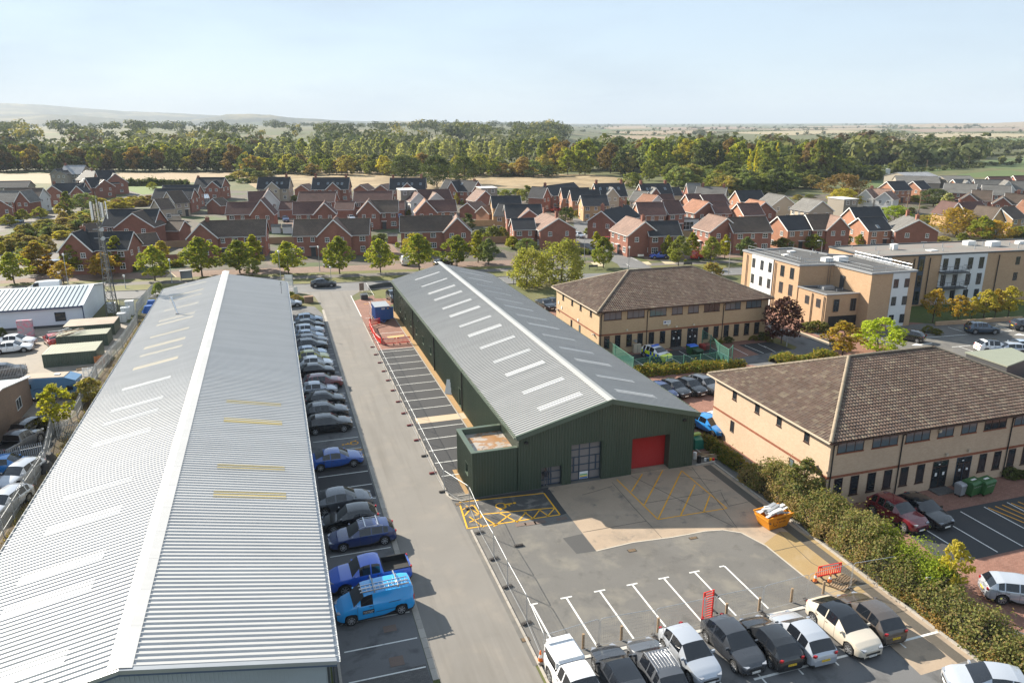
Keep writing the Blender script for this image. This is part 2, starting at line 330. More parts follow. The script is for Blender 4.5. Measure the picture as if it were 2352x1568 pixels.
# yard in front of the green building
yard = sheet('yard', [(11.95,33.9),(40,33.9),(40,56),(11.95,55.6)], .001, 'yardtar')
kl0, kl1 = at('P',1900,1345), at('K',1890,535)
kd = (kl1-kl0).normalized(); kn = Vector((-kd.y, kd.x, 0))
apron = [at('K',385,765),at('K',820,1320),at('K',1150,1243),at('K',1500,1197),at('K',1640,1172),at('K',1800,1141),at('K',1960,1130),at('K',2130,1156),at('K',2352,1272),at('P',370,610),at('P',640,790),at('P',1130,1225),at('P',1420,1495),kl0,kl1,(34.6,54.2),(20.4,54.2)]
sheet('concrete_apron', apron, .004, 'concrete')
apron_in = [at('P',0,310),at('P',85,380),at('P',370,610),at('P',560,740),at('P',690,790),at('P',930,745),at('P',1000,690),at('P',500,300),at('P',330,205),at('P',140,200)]
sheet('stained_lane', apron_in, .008, 'yconcrete')
sheet('drain_strip', [kl0-kn*-.45,kl0-kn*-1.25,kl1-kn*-1.25,kl1-kn*-.45], .012, 'drain')
kk = structure(put('hedge_kerb', None)); n = int((kl1-kl0).length/.925)
ks3 = MB().box(-.45,.45,-.08,.08,-.1,.1).mesh('kerb_stone', M['kerb'], None)
for k in range(-6, n+6): p = kl0+kd*(k*.925+.4); put('kerb_stone', ks3, kk, (p.x, p.y, 0), math.atan2(kd.y, kd.x))
edge = MB()
for a, b_ in zip(apron[1:9], apron[2:10]): edge.bar(a+Vector((0,0,.012)), b_+Vector((0,0,.012)), .11, .012)
structure(edge.build('apron_edging', rough('pale_edging', (.42,.38,.32), .2, .1, 8)))
jt = MB()
for a, b_ in (((960,700),(1410,1200)),((1130,640),(2090,1115)),((1680,560),(2090,1110)),((700,1150),(1270,1050)),((1250,890),(1800,800)),((1800,795),(1945,770)),((1945,790),(2015,915)),((2015,915),(2290,850)),((1560,640),(1900,690)),((690,815),(960,735))):
    q = [at('K', *a), at('K', *b_)]; m_ = q[0].lerp(q[1], .5)+Vector((random.uniform(-.15,.15), random.uniform(-.1,.1), 0))
    for p, r_ in ((q[0], m_), (m_, q[1])): jt.bar(p+Vector((0,0,.014)), r_+Vector((0,0,.014)), .035, .006)
for pts in (((140,200),(270,330),(430,480),(540,540)),((85,378),(300,330),(510,305)),((1130,1225),(1270,1350))):
    q = [at('P', *a) for a in pts]
    for p, r_ in zip(q, q[1:]): jt.bar(p+Vector((0,0,.014)), r_+Vector((0,0,.014)), .045, .006)
structure(jt.build('concrete_joints', M['drain']))
sheet('asphalt_patch', [at('K',515,1205),at('K',690,1165),at('K',815,1320),at('K',640,1345)], .006, rough('dark_asphalt_patch', (.07,.07,.07), .25, .1, 14))
sheet('tarmac_corner', [(13.9,52.0),(20.3,53.9),(20.4,54.2),(18,54.2),(13.9,54.2)], .003, 'newtar')
sheet('tarmac_corner', [at('K',330,770),at('K',395,765),at('K',550,980),at('K',490,1000),at('K',345,800)], .005, 'newtar')
sheet('disabled_bay', [at('K',-420,880),at('K',340,800),at('K',490,992),at('K',-340,1120)], .0085, rough('sun_blotched_bay_asphalt', (.075,.074,.072), .3, .1, 14, [((.17,.16,.145), .9, .5, .62, .8)]))  # pale blotches paint the partly sunlit bay into the asphalt colour
# yellow bay marks
yb = structure(put('yellow_bay_marks', None))
for a, b_ in (((-420,880),(345,798)),((345,798),(490,992)),((490,992),(-355,1118)),((-420,885),(-350,1110)),((-285,995),(440,930)),((-370,1000),(-290,905)),((-290,905),(-215,1018))):
    line(yb, 'yellow_line', at('K', *a), at('K', *b_), .12, .012, 'yline')
for a, b_ in (((-205,1012),(-80,1090)),((-110,1100),(45,985)),((-60,975),(110,1062)),((100,1062),(185,970)),((170,970),(250,1030)),((240,1035),(310,945)),((300,945),(385,1005)),((375,1010),(440,935)),((-330,1010),(-200,1105)),((-360,910),(-230,1000)),((-400,950),(-300,905)),((-330,1060),(-215,1015))):
    line(yb, 'yellow_line', at('K', *a), at('K', *b_), .10, .012, 'yline')
yo = structure(put('yellow_hatch_marks', None))
for a, b_ in (((1005,675),(1375,1035)),((1375,1035),(2000,935)),((2000,935),(1590,595)),((1590,595),(1378,1030)),((1235,625),(1135,785)),((1420,590),(1252,905)),((1712,720),(1582,998)),((1845,820),(1790,965))):
    line(yo, 'yellow_line', at('K', *a), at('K', *b_), .11, .012, 'oldyline')
def wheelchair(c, ux, uy, s, mat):
    """painted wheelchair symbol, ux across and uy up the figure"""
    b = MB(); c = Vector((c[0], c[1], 0)); ux = Vector((ux[0], ux[1], 0)).normalized(); uy = Vector((uy[0], uy[1], 0)).normalized()
    def P(x, y): return c+ux*x*s+uy*y*s
    def st(p, q, wd=.1):
        p, q = P(*p), P(*q); d = (q-p).normalized(); n_ = Vector((-d.y, d.x, 0))*wd*s; b.sheet([p+n_, p-n_, q-n_, q+n_], .014)
    arc = [(.05+.42*math.cos(t), -.25+.42*math.sin(t)) for t in [math.radians(a) for a in range(110, 381, 22)]]
    for p, q in zip(arc, arc[1:]): st(p, q, .055)
    st((-.02,.75),(-.02,.05)); st((-.02,.42),(.32,.42),.06); st((-.02,.08),(.42,.08),.08); st((.42,.08),(.6,-.5),.08); st((.6,-.5),(.75,-.45),.06)
    b.sheet([P(-.02+.14*math.cos(t), .95+.14*math.sin(t)) for t in [i*PI/5 for i in range(10)]], .014)
    return structure(b.build('wheelchair_symbol', M[mat]))
wheelchair(at('K',-20,905), (0,-1), (1,.02), 1.0, 'yline'); wheelchair(at('J',830,350), (0,1), (-1,0), .9, 'oldyline'); wheelchair(at('F',1125,380), (0,-1), (1,0), .8, 'yline')
for a, b_ in (((860,398),(925,402)),((925,402),(885,425)),((885,425),(940,455)),((940,455),(880,462))): line(strip, 'yellow_line', at('J', *a), at('J', *b_), .08, .011, 'oldyline')
# T shaped bay ends
tb = structure(put('tee_bay_marks', None))
for k, x in enumerate([13.75+2.39*i for i in range(7)]):
    line(tb, 'bay_line', (x, 39.3), (x, 34.3), .12, .010, 'line')
    line(tb, 'bay_end', (x-(.4 if k else .15), 39.33), (x+(.4 if k < 6 else -.0), 39.33), .13, .014, 'line')
carpark = sheet('lower_car_park', [(12.4,16),(48,16),(38,33.6),(38,33.9),(12.4,33.9)], .002, 'bayasphalt')
structure(MB().box(12.7,34.2,33.55,33.8,-.1,.04).build('edging_kerb', rough('pale_kerb', (.5,.48,.44), .15, .1, 9)))
for k in range(12): line(carpark, 'bay_line', (14.2+2.42*k, 33.2), (14.2+2.42*k, 28.6), .10, .010, 'line')
line(carpark, 'bay_front_line', at('P',-90,1535), at('P',1670,1080), .16, .014, 'line')
# block paved court round the brick offices
court = sheet('paved_court', [kl0-kn*2.5,(48,22),(100,20),(120,60),(95,86),(90,97),(72,120),(36,118),(35.5,55)], -.004, 'redpave')
c1 = sheet('office_bays', [(43,34.6),(75,34.6),(75,40.6),(44,40.6)], 0, 'newtar')
for k in range(12): line(c1, 'bay_line', (45.5+2.45*k, 34.8), (45.5+2.45*k, 40.2), .10, .006, 'line')
for k in (3, 4, 5):
    x = 45.5+2.45*k+.1
    for j in range(3): line(c1, 'yellow_line', (x+.1+.75*j, 40.0), (x+.95+.65*j, 36.0-.2*j), .12, .009, 'oldyline')
c2 = sheet('office_bays', [(42,80.6),(56.2,80.6),(56.2,86.4),(41,86.4)], 0, 'newtar')
for k in range(6): line(c2, 'bay_line', (43.6+2.5*k, 81), (43.6+2.5*k, 86), .10, .006, 'line')
c3 = sheet('office_bays', [(60.5,81.3),(75,80.0),(74,85.8),(60.5,86)], 0, 'newtar')
for a, b_ in (((2035,780),(2190,858)),((2160,768),(2330,840)),((2280,755),(2352,790))): line(c3, 'bay_line', at('G', *a), at('G', *b_), .1, .006, 'line')
line(c3, 'bay_line', at('H',0,775), at('H',105,830), .1, .006, 'line')
c4_ = sheet('apartment_car_park', [at('H',1260,820),at('H',880,700),at('H',1220,590),at('H',2352,500),(140,92),(140,62),(90,62),at('H',1700,870)], .002, 'yardtar')
for a, b_ in (((1280,712),(1630,688)),((1630,688),(2352,628)),((1665,605),(1870,668)),((1820,600),(1960,660)),((2100,588),(2260,640)),((2190,570),(2340,615)),((1700,785),(1870,770)),((1760,780),(1895,825)),((1880,768),(2040,812)),((1400,690),(1440,700))):
    line(c4_, 'bay_line', at('H', *a), at('H', *b_), .12, .008, 'line')
for a in ((1345,768,1520,750),(2270,675,2352,672)):
    p, q = at('H', a[0], a[1]), at('H', a[2], a[3]); line(c4_, 'arrow_shaft', p, q, .2, .008, 'line'); d = (q-p).normalized(); n_ = Vector((-d.y, d.x, 0))
    b = MB(); b.sheet([p-d*.2, p+d*1.2+n_*.6, p+d*1.2-n_*.6], .009); b.build('arrow_head', M['line'], c4_)
sheet('court_road', [at('H',0,600),at('H',60,580),at('H',590,780),at('H',690,870),at('H',500,930),at('H',0,960),at('G',1960,920),at('G',2050,890),at('H',290,800)], .001, 'bayasphalt')
sheet('pavement', [at('H',250,640),at('H',320,640),at('H',590,740),at('H',590,772)], .006, 'slab')
sheet('pavement', [at('H',60,690),at('H',90,690),at('H',300,785),at('H',270,810),at('H',60,735)], .006, 'verge')
sheet('footway', [at('H',310,615),at('H',370,625),at('H',590,685),at('H',590,715)], .006, 'path')
sheet('lawn', [at('H',1310,560),at('H',1330,400),at('H',2352,380),at('H',2352,520),at('H',1830,545),at('H',1560,575)], .006, rough('apartment_lawn', (.07,.10,.022), .3, .2, 4, [((.16,.12,.05), .6, .55, .75, .6)], bumpy=.2))
# yard on the left side of the warehouse
sheet('left_yard', [(-70,84),(-22.6,84),(-22.6,126),(-30,126.5),(-70,126.5)], .001, rough('left_yard_concrete', (.27,.235,.195), .14, .15, 6, [((.16,.145,.13), .35, .5, .7, .6)]))
sheet('left_yard', [(-70,40),(-20.5,40),(-22.4,83.9),(-70,83.9)], .001, rough('dark_yard', (.07,.068,.064), .3, .2, 6, [((.13,.12,.10), .4, .5, .7, .6)]))
sheet('weed_strip', [(-22,36),(-17,36),(-17,126),(-22.2,140),(-22.4,84)], .003, rough('weedy_soil', (.13,.095,.055), .4, .2, 5, [((.10,.10,.03), .4, .5, .68, .9)], bumpy=.4))
# iron covers set in the tarmac
for p in (('O',145,1155,210,1195),('O',1110,355,1170,385),('O',1665,245,1725,270),('J',1770,885,1815,912),('K',95,1065,175,1100),('K',180,1055,265,1092),('K',265,1040,350,1078),('K',465,1010,545,1045),('N',1120,1040,1225,1110),('N',1180,1320,1290,1420)):
    a, b_ = at(p[0], p[1], p[4]), at(p[0], p[3], p[2]); c = (a+b_)/2; sx, sy = min(.55, abs(b_.x-a.x)/2), min(.5, abs(b_.y-a.y)/2+.05)
    mb = MB(); gr = p[0] in 'OJ'
    mb.box(-sx,sx,-sy,sy,0,.014)
    if gr:
        for k in range(6): mb.box(-sx*.85, sx*.85, -sy*.85+k*sy*.3, -sy*.85+k*sy*.3+sy*.14, .014, .022, 1)
    structure(mb.build('drain_grate' if gr else 'inspection_cover', [M['ink'] if gr else rough('cover_iron', (.16,.12,.10), .3, .1, 20), M['timber']], None, (c.x, c.y, .006)))
# ------------------------------------------------------------------ the two metal sheds
M['whiteroof'] = sheetmetal('white_sheet_roof', (.455,.455,.45), .55, .05, 0, (.28,.28,.27), .12)
M['greyroof'] = sheetmetal('goosewing_sheet_roof', (.325,.322,.312), .45, .05, 0, (.17,.17,.155), .15)
M['ridgecap'] = sheetmetal('ridge_flashing', (.47,.47,.465), .5, .04); M['flash2'] = sheetmetal('grey_flashing', (.34,.345,.335), .4, .04)
M['oldlight'] = sheetmetal('yellowed_rooflight', (.43,.34,.13), .35, .1, 0, (.38,.32,.18), .4)
M['newlight'] = sheetmetal('white_rooflight', (.52,.53,.53), .3, .04, 0, (.6,.62,.63), .2)
M['green'] = sheetmetal('dark_green_cladding', (.050,.072,.050), .38, .1, 0, (.075,.085,.065), .3, (2.5,2.5,.15)); M['greentrim'] = flat('green_trim', (.08,.108,.08), .4)
M['palewall'] = sheetmetal('pale_grey_cladding', (.36,.40,.43), .4, .06); M['bluetrim'] = flat('blue_grey_trim', (.07,.10,.16), .45)
PITCHR = .385
def rib_sheet(x0, z0, x1, z1, wd=3*PITCHR, nrib=3, lift=0, h=.066, t0=0.0, t1=1.0):
    """profiled sheet running down the slope from (x0,z0) to (x1,z1); ribs run with the slope"""
    pr = []
    for k in range(nrib):
        o = k*wd/nrib; pr += [(o, 0), (o+.13, 0), (o+.165, h), (o+.225, h), (o+.26, 0)]
    pr.append((wd, 0)); n = len(pr)
    ax, az, bx, bz = x0+(x1-x0)*t0, z0+(z1-z0)*t0, x0+(x1-x0)*t1, z0+(z1-z0)*t1
    b = MB(); vs = [(ax, y, az+q+lift) for y, q in pr]+[(bx, y, bz+q+lift) for y, q in pr]
    fl = x1 > x0
    b.add(vs, [(i, i+1, n+i+1, n+i) if not fl else (n+i, n+i+1, i+1, i) for i in range(n-1)])
    return b
def gutter(parent, x, y0, y1, z, s, mat):
    b = MB(); r = .11
    for dx, za, zb in ((0,-.02,.13),(r*2,-.02,.10)): b.box(min(x+s*dx, x+s*(dx+.015)), max(x+s*dx, x+s*(dx+.015)), y0, y1, z+za, z+zb)
    b.box(min(x, x+s*.235), max(x, x+s*.235), y0, y1, z-.035, z-.02); o = b.build('gutter', mat, parent)
    b = MB(); y = y0+.3
    while y < y1: b.box(min(x-s*.05, x+s*.24), max(x-s*.05, x+s*.24), y, y+.04, z+.1, z+.125); y += PITCHR*2
    tag(b.build('gutter_bracket', mat, o), kind='stuff')
def shed_roof(t, xl, xr, xm, ze, zm, y0, y1, mat, cap, capw):
    n = int(round((y1-y0)/(3*PITCHR)))
    ml = rib_sheet(xm, zm, xl, ze).mesh('roof_sheet', mat); mr = rib_sheet(xm, zm, xr, ze).mesh('roof_sheet', mat)
    for k in range(n):
        for me in (ml, mr): put('roof_sheet', me, t, (0, y0+k*3*PITCHR, 0))
    ye = y0+n*3*PITCHR; sl_, sr_ = (zm-ze)/(xm-xl), (zm-ze)/(xr-xm)
    cb = MB(); cb.add([(-capw, 0, .075-capw*sl_), (0, 0, .085), (capw, 0, .075-capw*sr_), (-capw, 2.99, .075-capw*sl_), (0, 2.99, .085), (capw, 2.99, .075-capw*sr_)], [(0,1,4,3),(1,2,5,4)])
    cb.add([(-capw, 0, .05-capw*sl_), (-capw,0,.075-capw*sl_), (-capw, 2.99, .075-capw*sl_),(-capw,2.99,.05-capw*sl_),(capw,0,.05-capw*sr_),(capw,0,.075-capw*sr_),(capw,2.99,.075-capw*sr_),(capw,2.99,.05-capw*sr_)], [(0,1,2,3),(4,7,6,5)])
    for q in (0, 2.96): cb.box(-capw*.99, capw*.99, q, q+.03, .082-capw*sl_*.99, .084-capw*sl_*.98)
    cm = cb.mesh('ridge_cap', cap)
    k = 0
    while y0+k*3 < ye-.5: put('ridge_cap', cm, t, (xm, y0+k*3, zm)); k += 1
    sb = MB().box(-.012,.012,-.012,.012,0,.02); scr = MB()
    for side, xx in ((-1, xl), (1, xr)):
        for f in (.1,.34,.58,.82,.97):
            for k in range(n*3): scr.box(*(lambda X, Z, Y: (X-.02, X+.02, Y-.02, Y+.02, Z, Z+.012))(xm+(xx-xm)*f, zm+(ze-zm)*f+.05, y0+k*PITCHR+.195))
    tag(scr.build('roof_screw', M['mgrey'], t), kind='stuff')
    return ye
A = thing('metal_warehouse', 'long warehouse with white ribbed sheet roof and pale ridge, nearest building', 'warehouse')
AL, AR, AM, AE, AZ, AY0 = -17.3, .95, -8.2, 5.3, 7.1, 31.2
AY1 = shed_roof(A, AL, AR, AM, AE, AZ, AY0, 124.5, M['whiteroof'], M['ridgecap'], .52)
b = MB(); b.box(AL+.3, AR-.3, AY0+.25, AY1-.1, 0, AE-.15)
b.add([(AL+.3,AY0+.25,AE-.15),(AR-.3,AY0+.25,AE-.15),(AM,AY0+.25,AZ-.2),(AL+.3,AY1-.1,AE-.15),(AR-.3,AY1-.1,AE-.15),(AM,AY1-.1,AZ-.2)], [(0,1,2),(3,5,4),(0,2,5,3),(1,4,5,2)])
x = AL+.4
b.build('wall', M['palewall'], A)
cr = MB()
while x < AR-.4:
    zt = AE-.2+(AZ-AE)*(1-abs(x-AM)/(AR-AM))*.97; cr.box(x, x+.05, AY0+.21, AY0+.25, 0, zt); x += .19
tag(cr.build('cladding_rib', M['palewall'], A), kind='stuff')
for s, xe in ((-1, AL), (1, AR)):
    bb = MB(); p, q = Vector((AM, AY0-.03, AZ+.0)), Vector((xe+s*.05, AY0-.03, AE+.0)); bb.bar(p+Vector((0,.02,.035)), q+Vector((0,.02,.035)), .26, .02)
    bb.bar(p+Vector((0,-.11,-.06)), q+Vector((0,-.11,-.06)), .02, .19); bb.build('verge_flashing', M['galv'], A)
    b2 = MB(); b2.bar(p+Vector((0,-.06,-.20)), q+Vector((0,-.06,-.20)), .1, .12); b2.build('verge_soffit', M['bluetrim'], A)
    gutter(A, xe, AY0, AY1, AE-.12, s, M['galv'])
b = MB(); b.box(AR-.42, AR-.3, AY0+.2, AY0+.3, 0, AE-.2); b.tube((AR-.1, AY0+.45, AE-.1), (AR-.1, AY0+.45, 0), .06); b.build('downpipe', M['dgrey'], A)
b = MB(); x = AR-.3
b.box(x, x+.02, AY0+.3, AY1-.2, 0, AE-.2); b.build('side_cladding', M['palewall'], A)
# translucent sheets: yellowed ones on the right slope, paler ones on the left slope
for y in (65.7,61.3,52.2,47.9):
    rib_sheet(AM, AZ, AR, AE, 1.3*PITCHR*2, 2, .022, .045, .305, .80).build('rooflight', M['oldlight'], A, (0, y-.1, 0))
M['palelight'] = sheetmetal('pale_rooflight', (.58,.50,.36), .3, .08, 0, (.6,.55,.42), .3)
for y in (121.8,116.2,112.9,107.2,101.4,99.2,93.5,89.0,85.7,81.3,74.6,68.8,65.7,61.3,52.2,47.8,42.3,39.3,33.5):
    rib_sheet(AM, AZ, AL, AE, .9 if y > 75 else 1.0, 2, .022, .045, .29, .77).build('rooflight', M['palelight' if y > 75 else 'newlight'], A, (0, y-.45, 0))
fl = thing('roof_flue', 'steel flue pipe leaning up from the white roof', 'flue', (-13.1, 103.0, 6.13))
MB().tube((0,0,0), (-.55,.35,2.1), .13, n=10).tube((-.55,.35,2.1), (-.58,.37,2.3), .22, .2, 10).build('flue_pipe', M['steel'], fl, smooth=40)
MB().tube((0,0,-.1), (0,0,.12), .34, .2, 10).build('flashing_collar', M['dgrey'], fl)
tv = thing('roof_vent', 'thin aerial with a small head on the far right slope of white roof', 'aerial', at('F',195,300,5.6))
MB().tube((0,0,-.3), (0,0,1.5), .03).tube((-.25,0,1.3), (.25,0,1.3), .02).tube((0,0,1.5), (0,0,1.75), .1, .05).build('aerial_mast', M['dgrey'], tv)

B = thing('green_industrial_unit', 'dark green clad industrial unit with grey ribbed roof and red roller door', 'industrial unit')
BL, BR, BM, BE, BZ, BY0, BY1 = 17.45, 34.55, 26.0, 5.15, 7.4, 54.0, 121.0
BY1 = shed_roof(B, BL, BR, BM, BE, BZ, BY0, BY1, M['greyroof'], M['flash2'], .42)
wy, wxl, wxr = 54.25, 17.68, 34.3
def topz(x): return BE-.08+(BZ-BE)*(1-abs(x-BM)/(BM-BL))-.05
def panel(u0, u1, holes, top, place, parent=B, name='cladding_panel', rp=.25):
    """ribbed cladding panel; place(u, out, z) -> world point, holes (u0,u1,z0,z1)"""
    spans = [(0.0, None)]
    for (a, b_, za, zb) in holes:
        if a <= u0+.01 and b_ >= u1-.01: spans = ([(0.0, za)] if za > .01 else [])+[(zb, None)]
    n = max(1, int(round((u1-u0)/rp))); st = (u1-u0)/n
    for za, zb in spans:
        mb = MB()
        for k in range(n):
            a = u0+k*st; us = [a, a+st-.075, a+st-.055, a+st-.02, a+st]; os_ = [0, 0, .035, .035, 0]
            vs = [place(u, o, za) for u, o in zip(us, os_)]+[place(u, o, top(u) if zb is None else zb) for u, o in zip(us, os_)]
            mb.add(vs, [(i, i+1, 6+i, 5+i) for i in range(4)])
        mb.build(name, M['green'], parent)
OPEN = [(19.73,21.63,0,1.88),(22.45,25.31,0,3.62),(28.2,31.9,.12,3.4)]
cuts = sorted(set([wxl, wxr]+[v for h in OPEN for v in h[:2]])); us = []
for a, b_ in zip(cuts, cuts[1:]):
    n = max(1, int(round((b_-a)/1.0))); us += [(a+(b_-a)*k/n, a+(b_-a)*(k+1)/n) for k in range(n)]
for a, b_ in us: panel(a, b_, OPEN, topz, lambda u, o, z: (u, wy-o, z))
# long side facing the estate road
LW = [(y-.5, y+.5, 1.35, 2.45) for y in (114.2,109.6,104.9,100.4,95.5,90.6)]+[(74.3,75.4,.05,2.2)]
cuts = sorted(set([59.6, BY1-.15]+[v for h in LW for v in h[:2]])); us = []
for a, b_ in zip(cuts, cuts[1:]):
    n = max(1, int(round((b_-a)/1.0))); us += [(a+(b_-a)*k/n, a+(b_-a)*(k+1)/n) for k in range(n)]
for a, b_ in us: panel(a, b_, LW, lambda u: BE-.1, lambda u, o, z: (wxl-o, u, z))
panel(wy, 59.6, [], lambda u: BE-.1, lambda u, o, z: (wxl-o, u, z))
b = MB(); b.box(wxr-.02, wxr+.02, wy, BY1-.1, 0, BE-.1); b.box(wxl, wxr, BY1-.14, BY1-.1, 0, BE-.1)
b.add([(wxl,BY1-.1,BE-.1),(wxr,BY1-.1,BE-.1),(BM,BY1-.1,BZ-.1)], [(0,2,1)]); b.build('rear_wall', M['green'], B)
for (a, b_, za, zb) in OPEN:      # jambs and heads of the openings
    r = MB(); d = .95
    r.box(a-.04, a, wy-.02, wy+d, za, zb+.04); r.box(b_, b_+.04, wy-.02, wy+d, za, zb+.04); r.box(a, b_, wy-.02, wy+d, zb, zb+.04); r.build('opening_reveal', M['green'], B)
for (a, b_, za, zb) in LW:
    f = MB(); f.box(wxl-.02, wxl+.3, a, a+.05, za, zb); f.box(wxl-.02, wxl+.3, b_-.05, b_, za, zb); f.box(wxl-.02, wxl+.3, a, b_, zb-.05, zb); f.box(wxl-.06, wxl+.3, a, b_, za, za+.05)
    wn = f.build('window' if za > .5 else 'side_door', M['greentrim'], B); MB().box(wxl+.2, wxl+.24, a+.05, b_-.05, za+.05, zb-.05).build('pane' if za > .5 else 'door_leaf', M['glass'] if za > .5 else M['dgrey'], wn)
# glazed screens: transoms and mullions with separate panes
def screen(name, x0, x1, z0, z1, xs, zs, extra=()):
    f = MB(); y = wy+.42
    for x in [x0]+xs+[x1]: f.box(x-.045, x+.045, y-.05, y+.05, z0, z1)
    for z in [z0+.05]+zs+[z1-.04]: f.box(x0+.046, x1-.046, y-.046, y+.046, z-.04, z+.04)
    for e in extra: f.box(e[0], e[1], y-.052, y+.054, e[2], e[3])
    o = f.build(name, M['bluegrey'], B); X = [x0]+xs+[x1]; Zz = [z0]+zs+[z1]
    for i in range(len(X)-1):
        for j in range(len(Zz)-1): MB().box(X[i]+.04, X[i+1]-.04, y, y+.02, Zz[j]+.04, Zz[j+1]-.04).build('pane', M['screenglass'], o)
    return o
M['screenglass'] = flat('reflection_tinted_screen_glass', (.20,.185,.18), .25, 0, .4)  # grey of reflections and interior put into the pane colour
s1 = screen('glazed_screen', 22.45, 25.31, .03, 3.62, [23.35,24.3], [.85,1.5,2.25,2.95], ((22.78,22.9,.88,2.2),(24.85,24.97,.88,2.2)))
s2 = screen('glazed_door', 19.73, 21.63, .03, 1.88, [20.55,20.75], [.55,1.25])
MB().box(20.8, 20.84, wy+.33, wy+.37, .7, 1.0).build('door_handle', M['steel'], s2)
pb = MB().box(23.42, 24.2, wy+.38, wy+.40, .12, .8).build('notice_board', flat('white_notice', (.72,.74,.74), .5), s1)
MB().box(23.46,24.16,wy+.370,wy+.376,.30,.42).build('yellow_band', flat('notice_yellow', (.7,.55,.03)), s1); MB().box(23.46,24.16,wy+.370,wy+.376,.15,.28).build('blue_band', flat('notice_blue', (.04,.13,.4)), s1)
MB().box(23.46,24.16,wy+.370,wy+.376,.46,.56).build('green_band', flat('notice_green', (.05,.3,.12)), s1)
# red roller shutter, slat by slat
M['shutter'] = flat('red_shutter', (.36,.014,.012), .4)
sh = put('roller_shutter', None, B, (0, .38, 0)); sm = MB(); n = 32
sm.add([(28.24, wy+.40, 0), (31.86, wy+.40, 0), (31.86, wy+.365, .035), (28.24, wy+.365, .035), (31.86, wy+.365, .072), (28.24, wy+.365, .072), (31.86, wy+.40, .1025), (28.24, wy+.40, .1025)], [(0,1,2,3),(3,2,4,5),(5,4,6,7)])
sm = sm.mesh('shutter_slat', M['shutter'])
for k in range(n): put('shutter_slat', sm, sh, (0, 0, .12+k*.1025))
MB().box(28.2, 31.9, wy-.1, wy+.9, 0, .1).build('door_threshold', M['concrete'], B)
for s, xe in ((-1, BL), (1, BR)):
    p, q = Vector((BM, BY0-.04, BZ)), Vector((xe+s*.06, BY0-.04, BE)); bb = MB()
    bb.bar(p+Vector((0,.03,.05)), q+Vector((0,.03,.05)), .2, .02); bb.bar(p+Vector((0,-.05,-.14)), q+Vector((0,-.05,-.14)), .03, .42); bb.build('verge_trim', M['greentrim'], B)
    gutter(B, xe-s*.02, BY0, BY1, BE-.14, s, M['greentrim'])
for y in (120.3,102.6,88.0,73.5): MB().tube((wxl-.12, y, BE-.1), (wxl-.12, y, .05), .065, n=8).build('downpipe', M['black'], B)
for y in (57.2,61.5,66.8,71.2,76.5,81.75,86.1,91.4,95.7,101.05,105.3,110.5,115.9):
    for xe, t0, t1 in ((BL, .175, .645), (BR, .215, .68)):
        rib_sheet(BM, BZ, xe, BE, .92, 2, .03, .02, t0, t1).build('rooflight', M['newlight'], B, (0, y-.46, 0))
for x, z, in ((18.35, 4.35), (33.2, 4.5)):
    MB().box(x-.16, x+.16, wy-.2, wy-.03, z, z+.16).box(x-.02,x+.02,wy-.06,wy,z-.1,z+.2).build('flood_light', M['black'], B)
for y in (113.0, 118.0, 98.0): MB().box(wxl-.25, wxl-.03, y-.1, y+.1, 3.9, 4.05).build('flood_light', M['dgrey'], B)
# flat roofed annexe
ax0, ax1, ay0, ay1, az = 13.72, 17.64, 54.35, 59.6, 4.05
AW = [(55.7,56.7,1.35,2.45)]
for u0, u1 in ((ay0,55.7),(55.7,56.7),(56.7,57.7),(57.7,58.7),(58.7,ay1)): panel(u0, u1, AW, lambda u: az-.02, lambda u, o, z: (ax0-o, u, z), rp=.2)
for k in range(4): panel(ax0+k*.98, ax0+k*.98+.98, [], lambda u: az-.02, lambda u, o, z: (u, ay0-o, z), rp=.25)
b = MB(); b.box(ax0+.1, ax1, ay1-.05, ay1, 0, az-.02); b.build('annexe_rear_wall', M['green'], B)
b = MB(); 
for (p, q) in (((ax0+.12,ay0-.06),(ax0+.12,ay1+.05)),): b.box(ax0-.06, ax0+.34, ay0-.06, ay1+.06, az-.06, az+.03)
b.box(ax0+.34, ax1, ay0-.06, ay0+.3, az-.06, az+.03); b.box(ax0+.34, ax1, ay1-.3, ay1+.06, az-.06, az+.03)
b.box(ax0+.3, ax0+.34, ay0+.3, ay1-.3, 3.55, az-.06); b.box(ax0+.34, ax1, ay0+.26, ay0+.3, 3.55, az-.06); b.box(ax0+.34, ax1, ay1-.3, ay1-.26, 3.55, az-.06); b.build('annexe_coping', M['greentrim'], B)
M['ponded'] = rough('ponded_roof_membrane', (.36,.32,.28), .06, .1, 6, [((.30,.165,.075), .55, .47, .52, .95), ((.17,.145,.125), 1.3, .6, .64, .8)], rough=.25, bumpy=0)
MB().box(ax0+.3, ax1, ay0+.28, ay1-.28, 3.4, 3.55).build('annexe_roof', M['ponded'], B)
for (a, b_, za, zb) in AW:
    f = MB(); f.box(ax0-.02, ax0+.2, a, a+.05, za, zb); f.box(ax0-.02, ax0+.2, b_-.05, b_, za, zb); f.box(ax0-.02, ax0+.2, a, b_, zb-.05, zb); f.box(ax0-.05, ax0+.2, a, b_, za, za+.05)
    wn = f.build('window', M['greentrim'], B); MB().box(ax0+.14, ax0+.17, a+.05, b_-.05, za+.05, zb-.05).build('pane', M['glass'], wn)
bl = MB().box(wxl+.5, wxr-.5, wy+1.0, BY1-.5, 0, 4.9); bl.build('inner_core', M['black'], B)
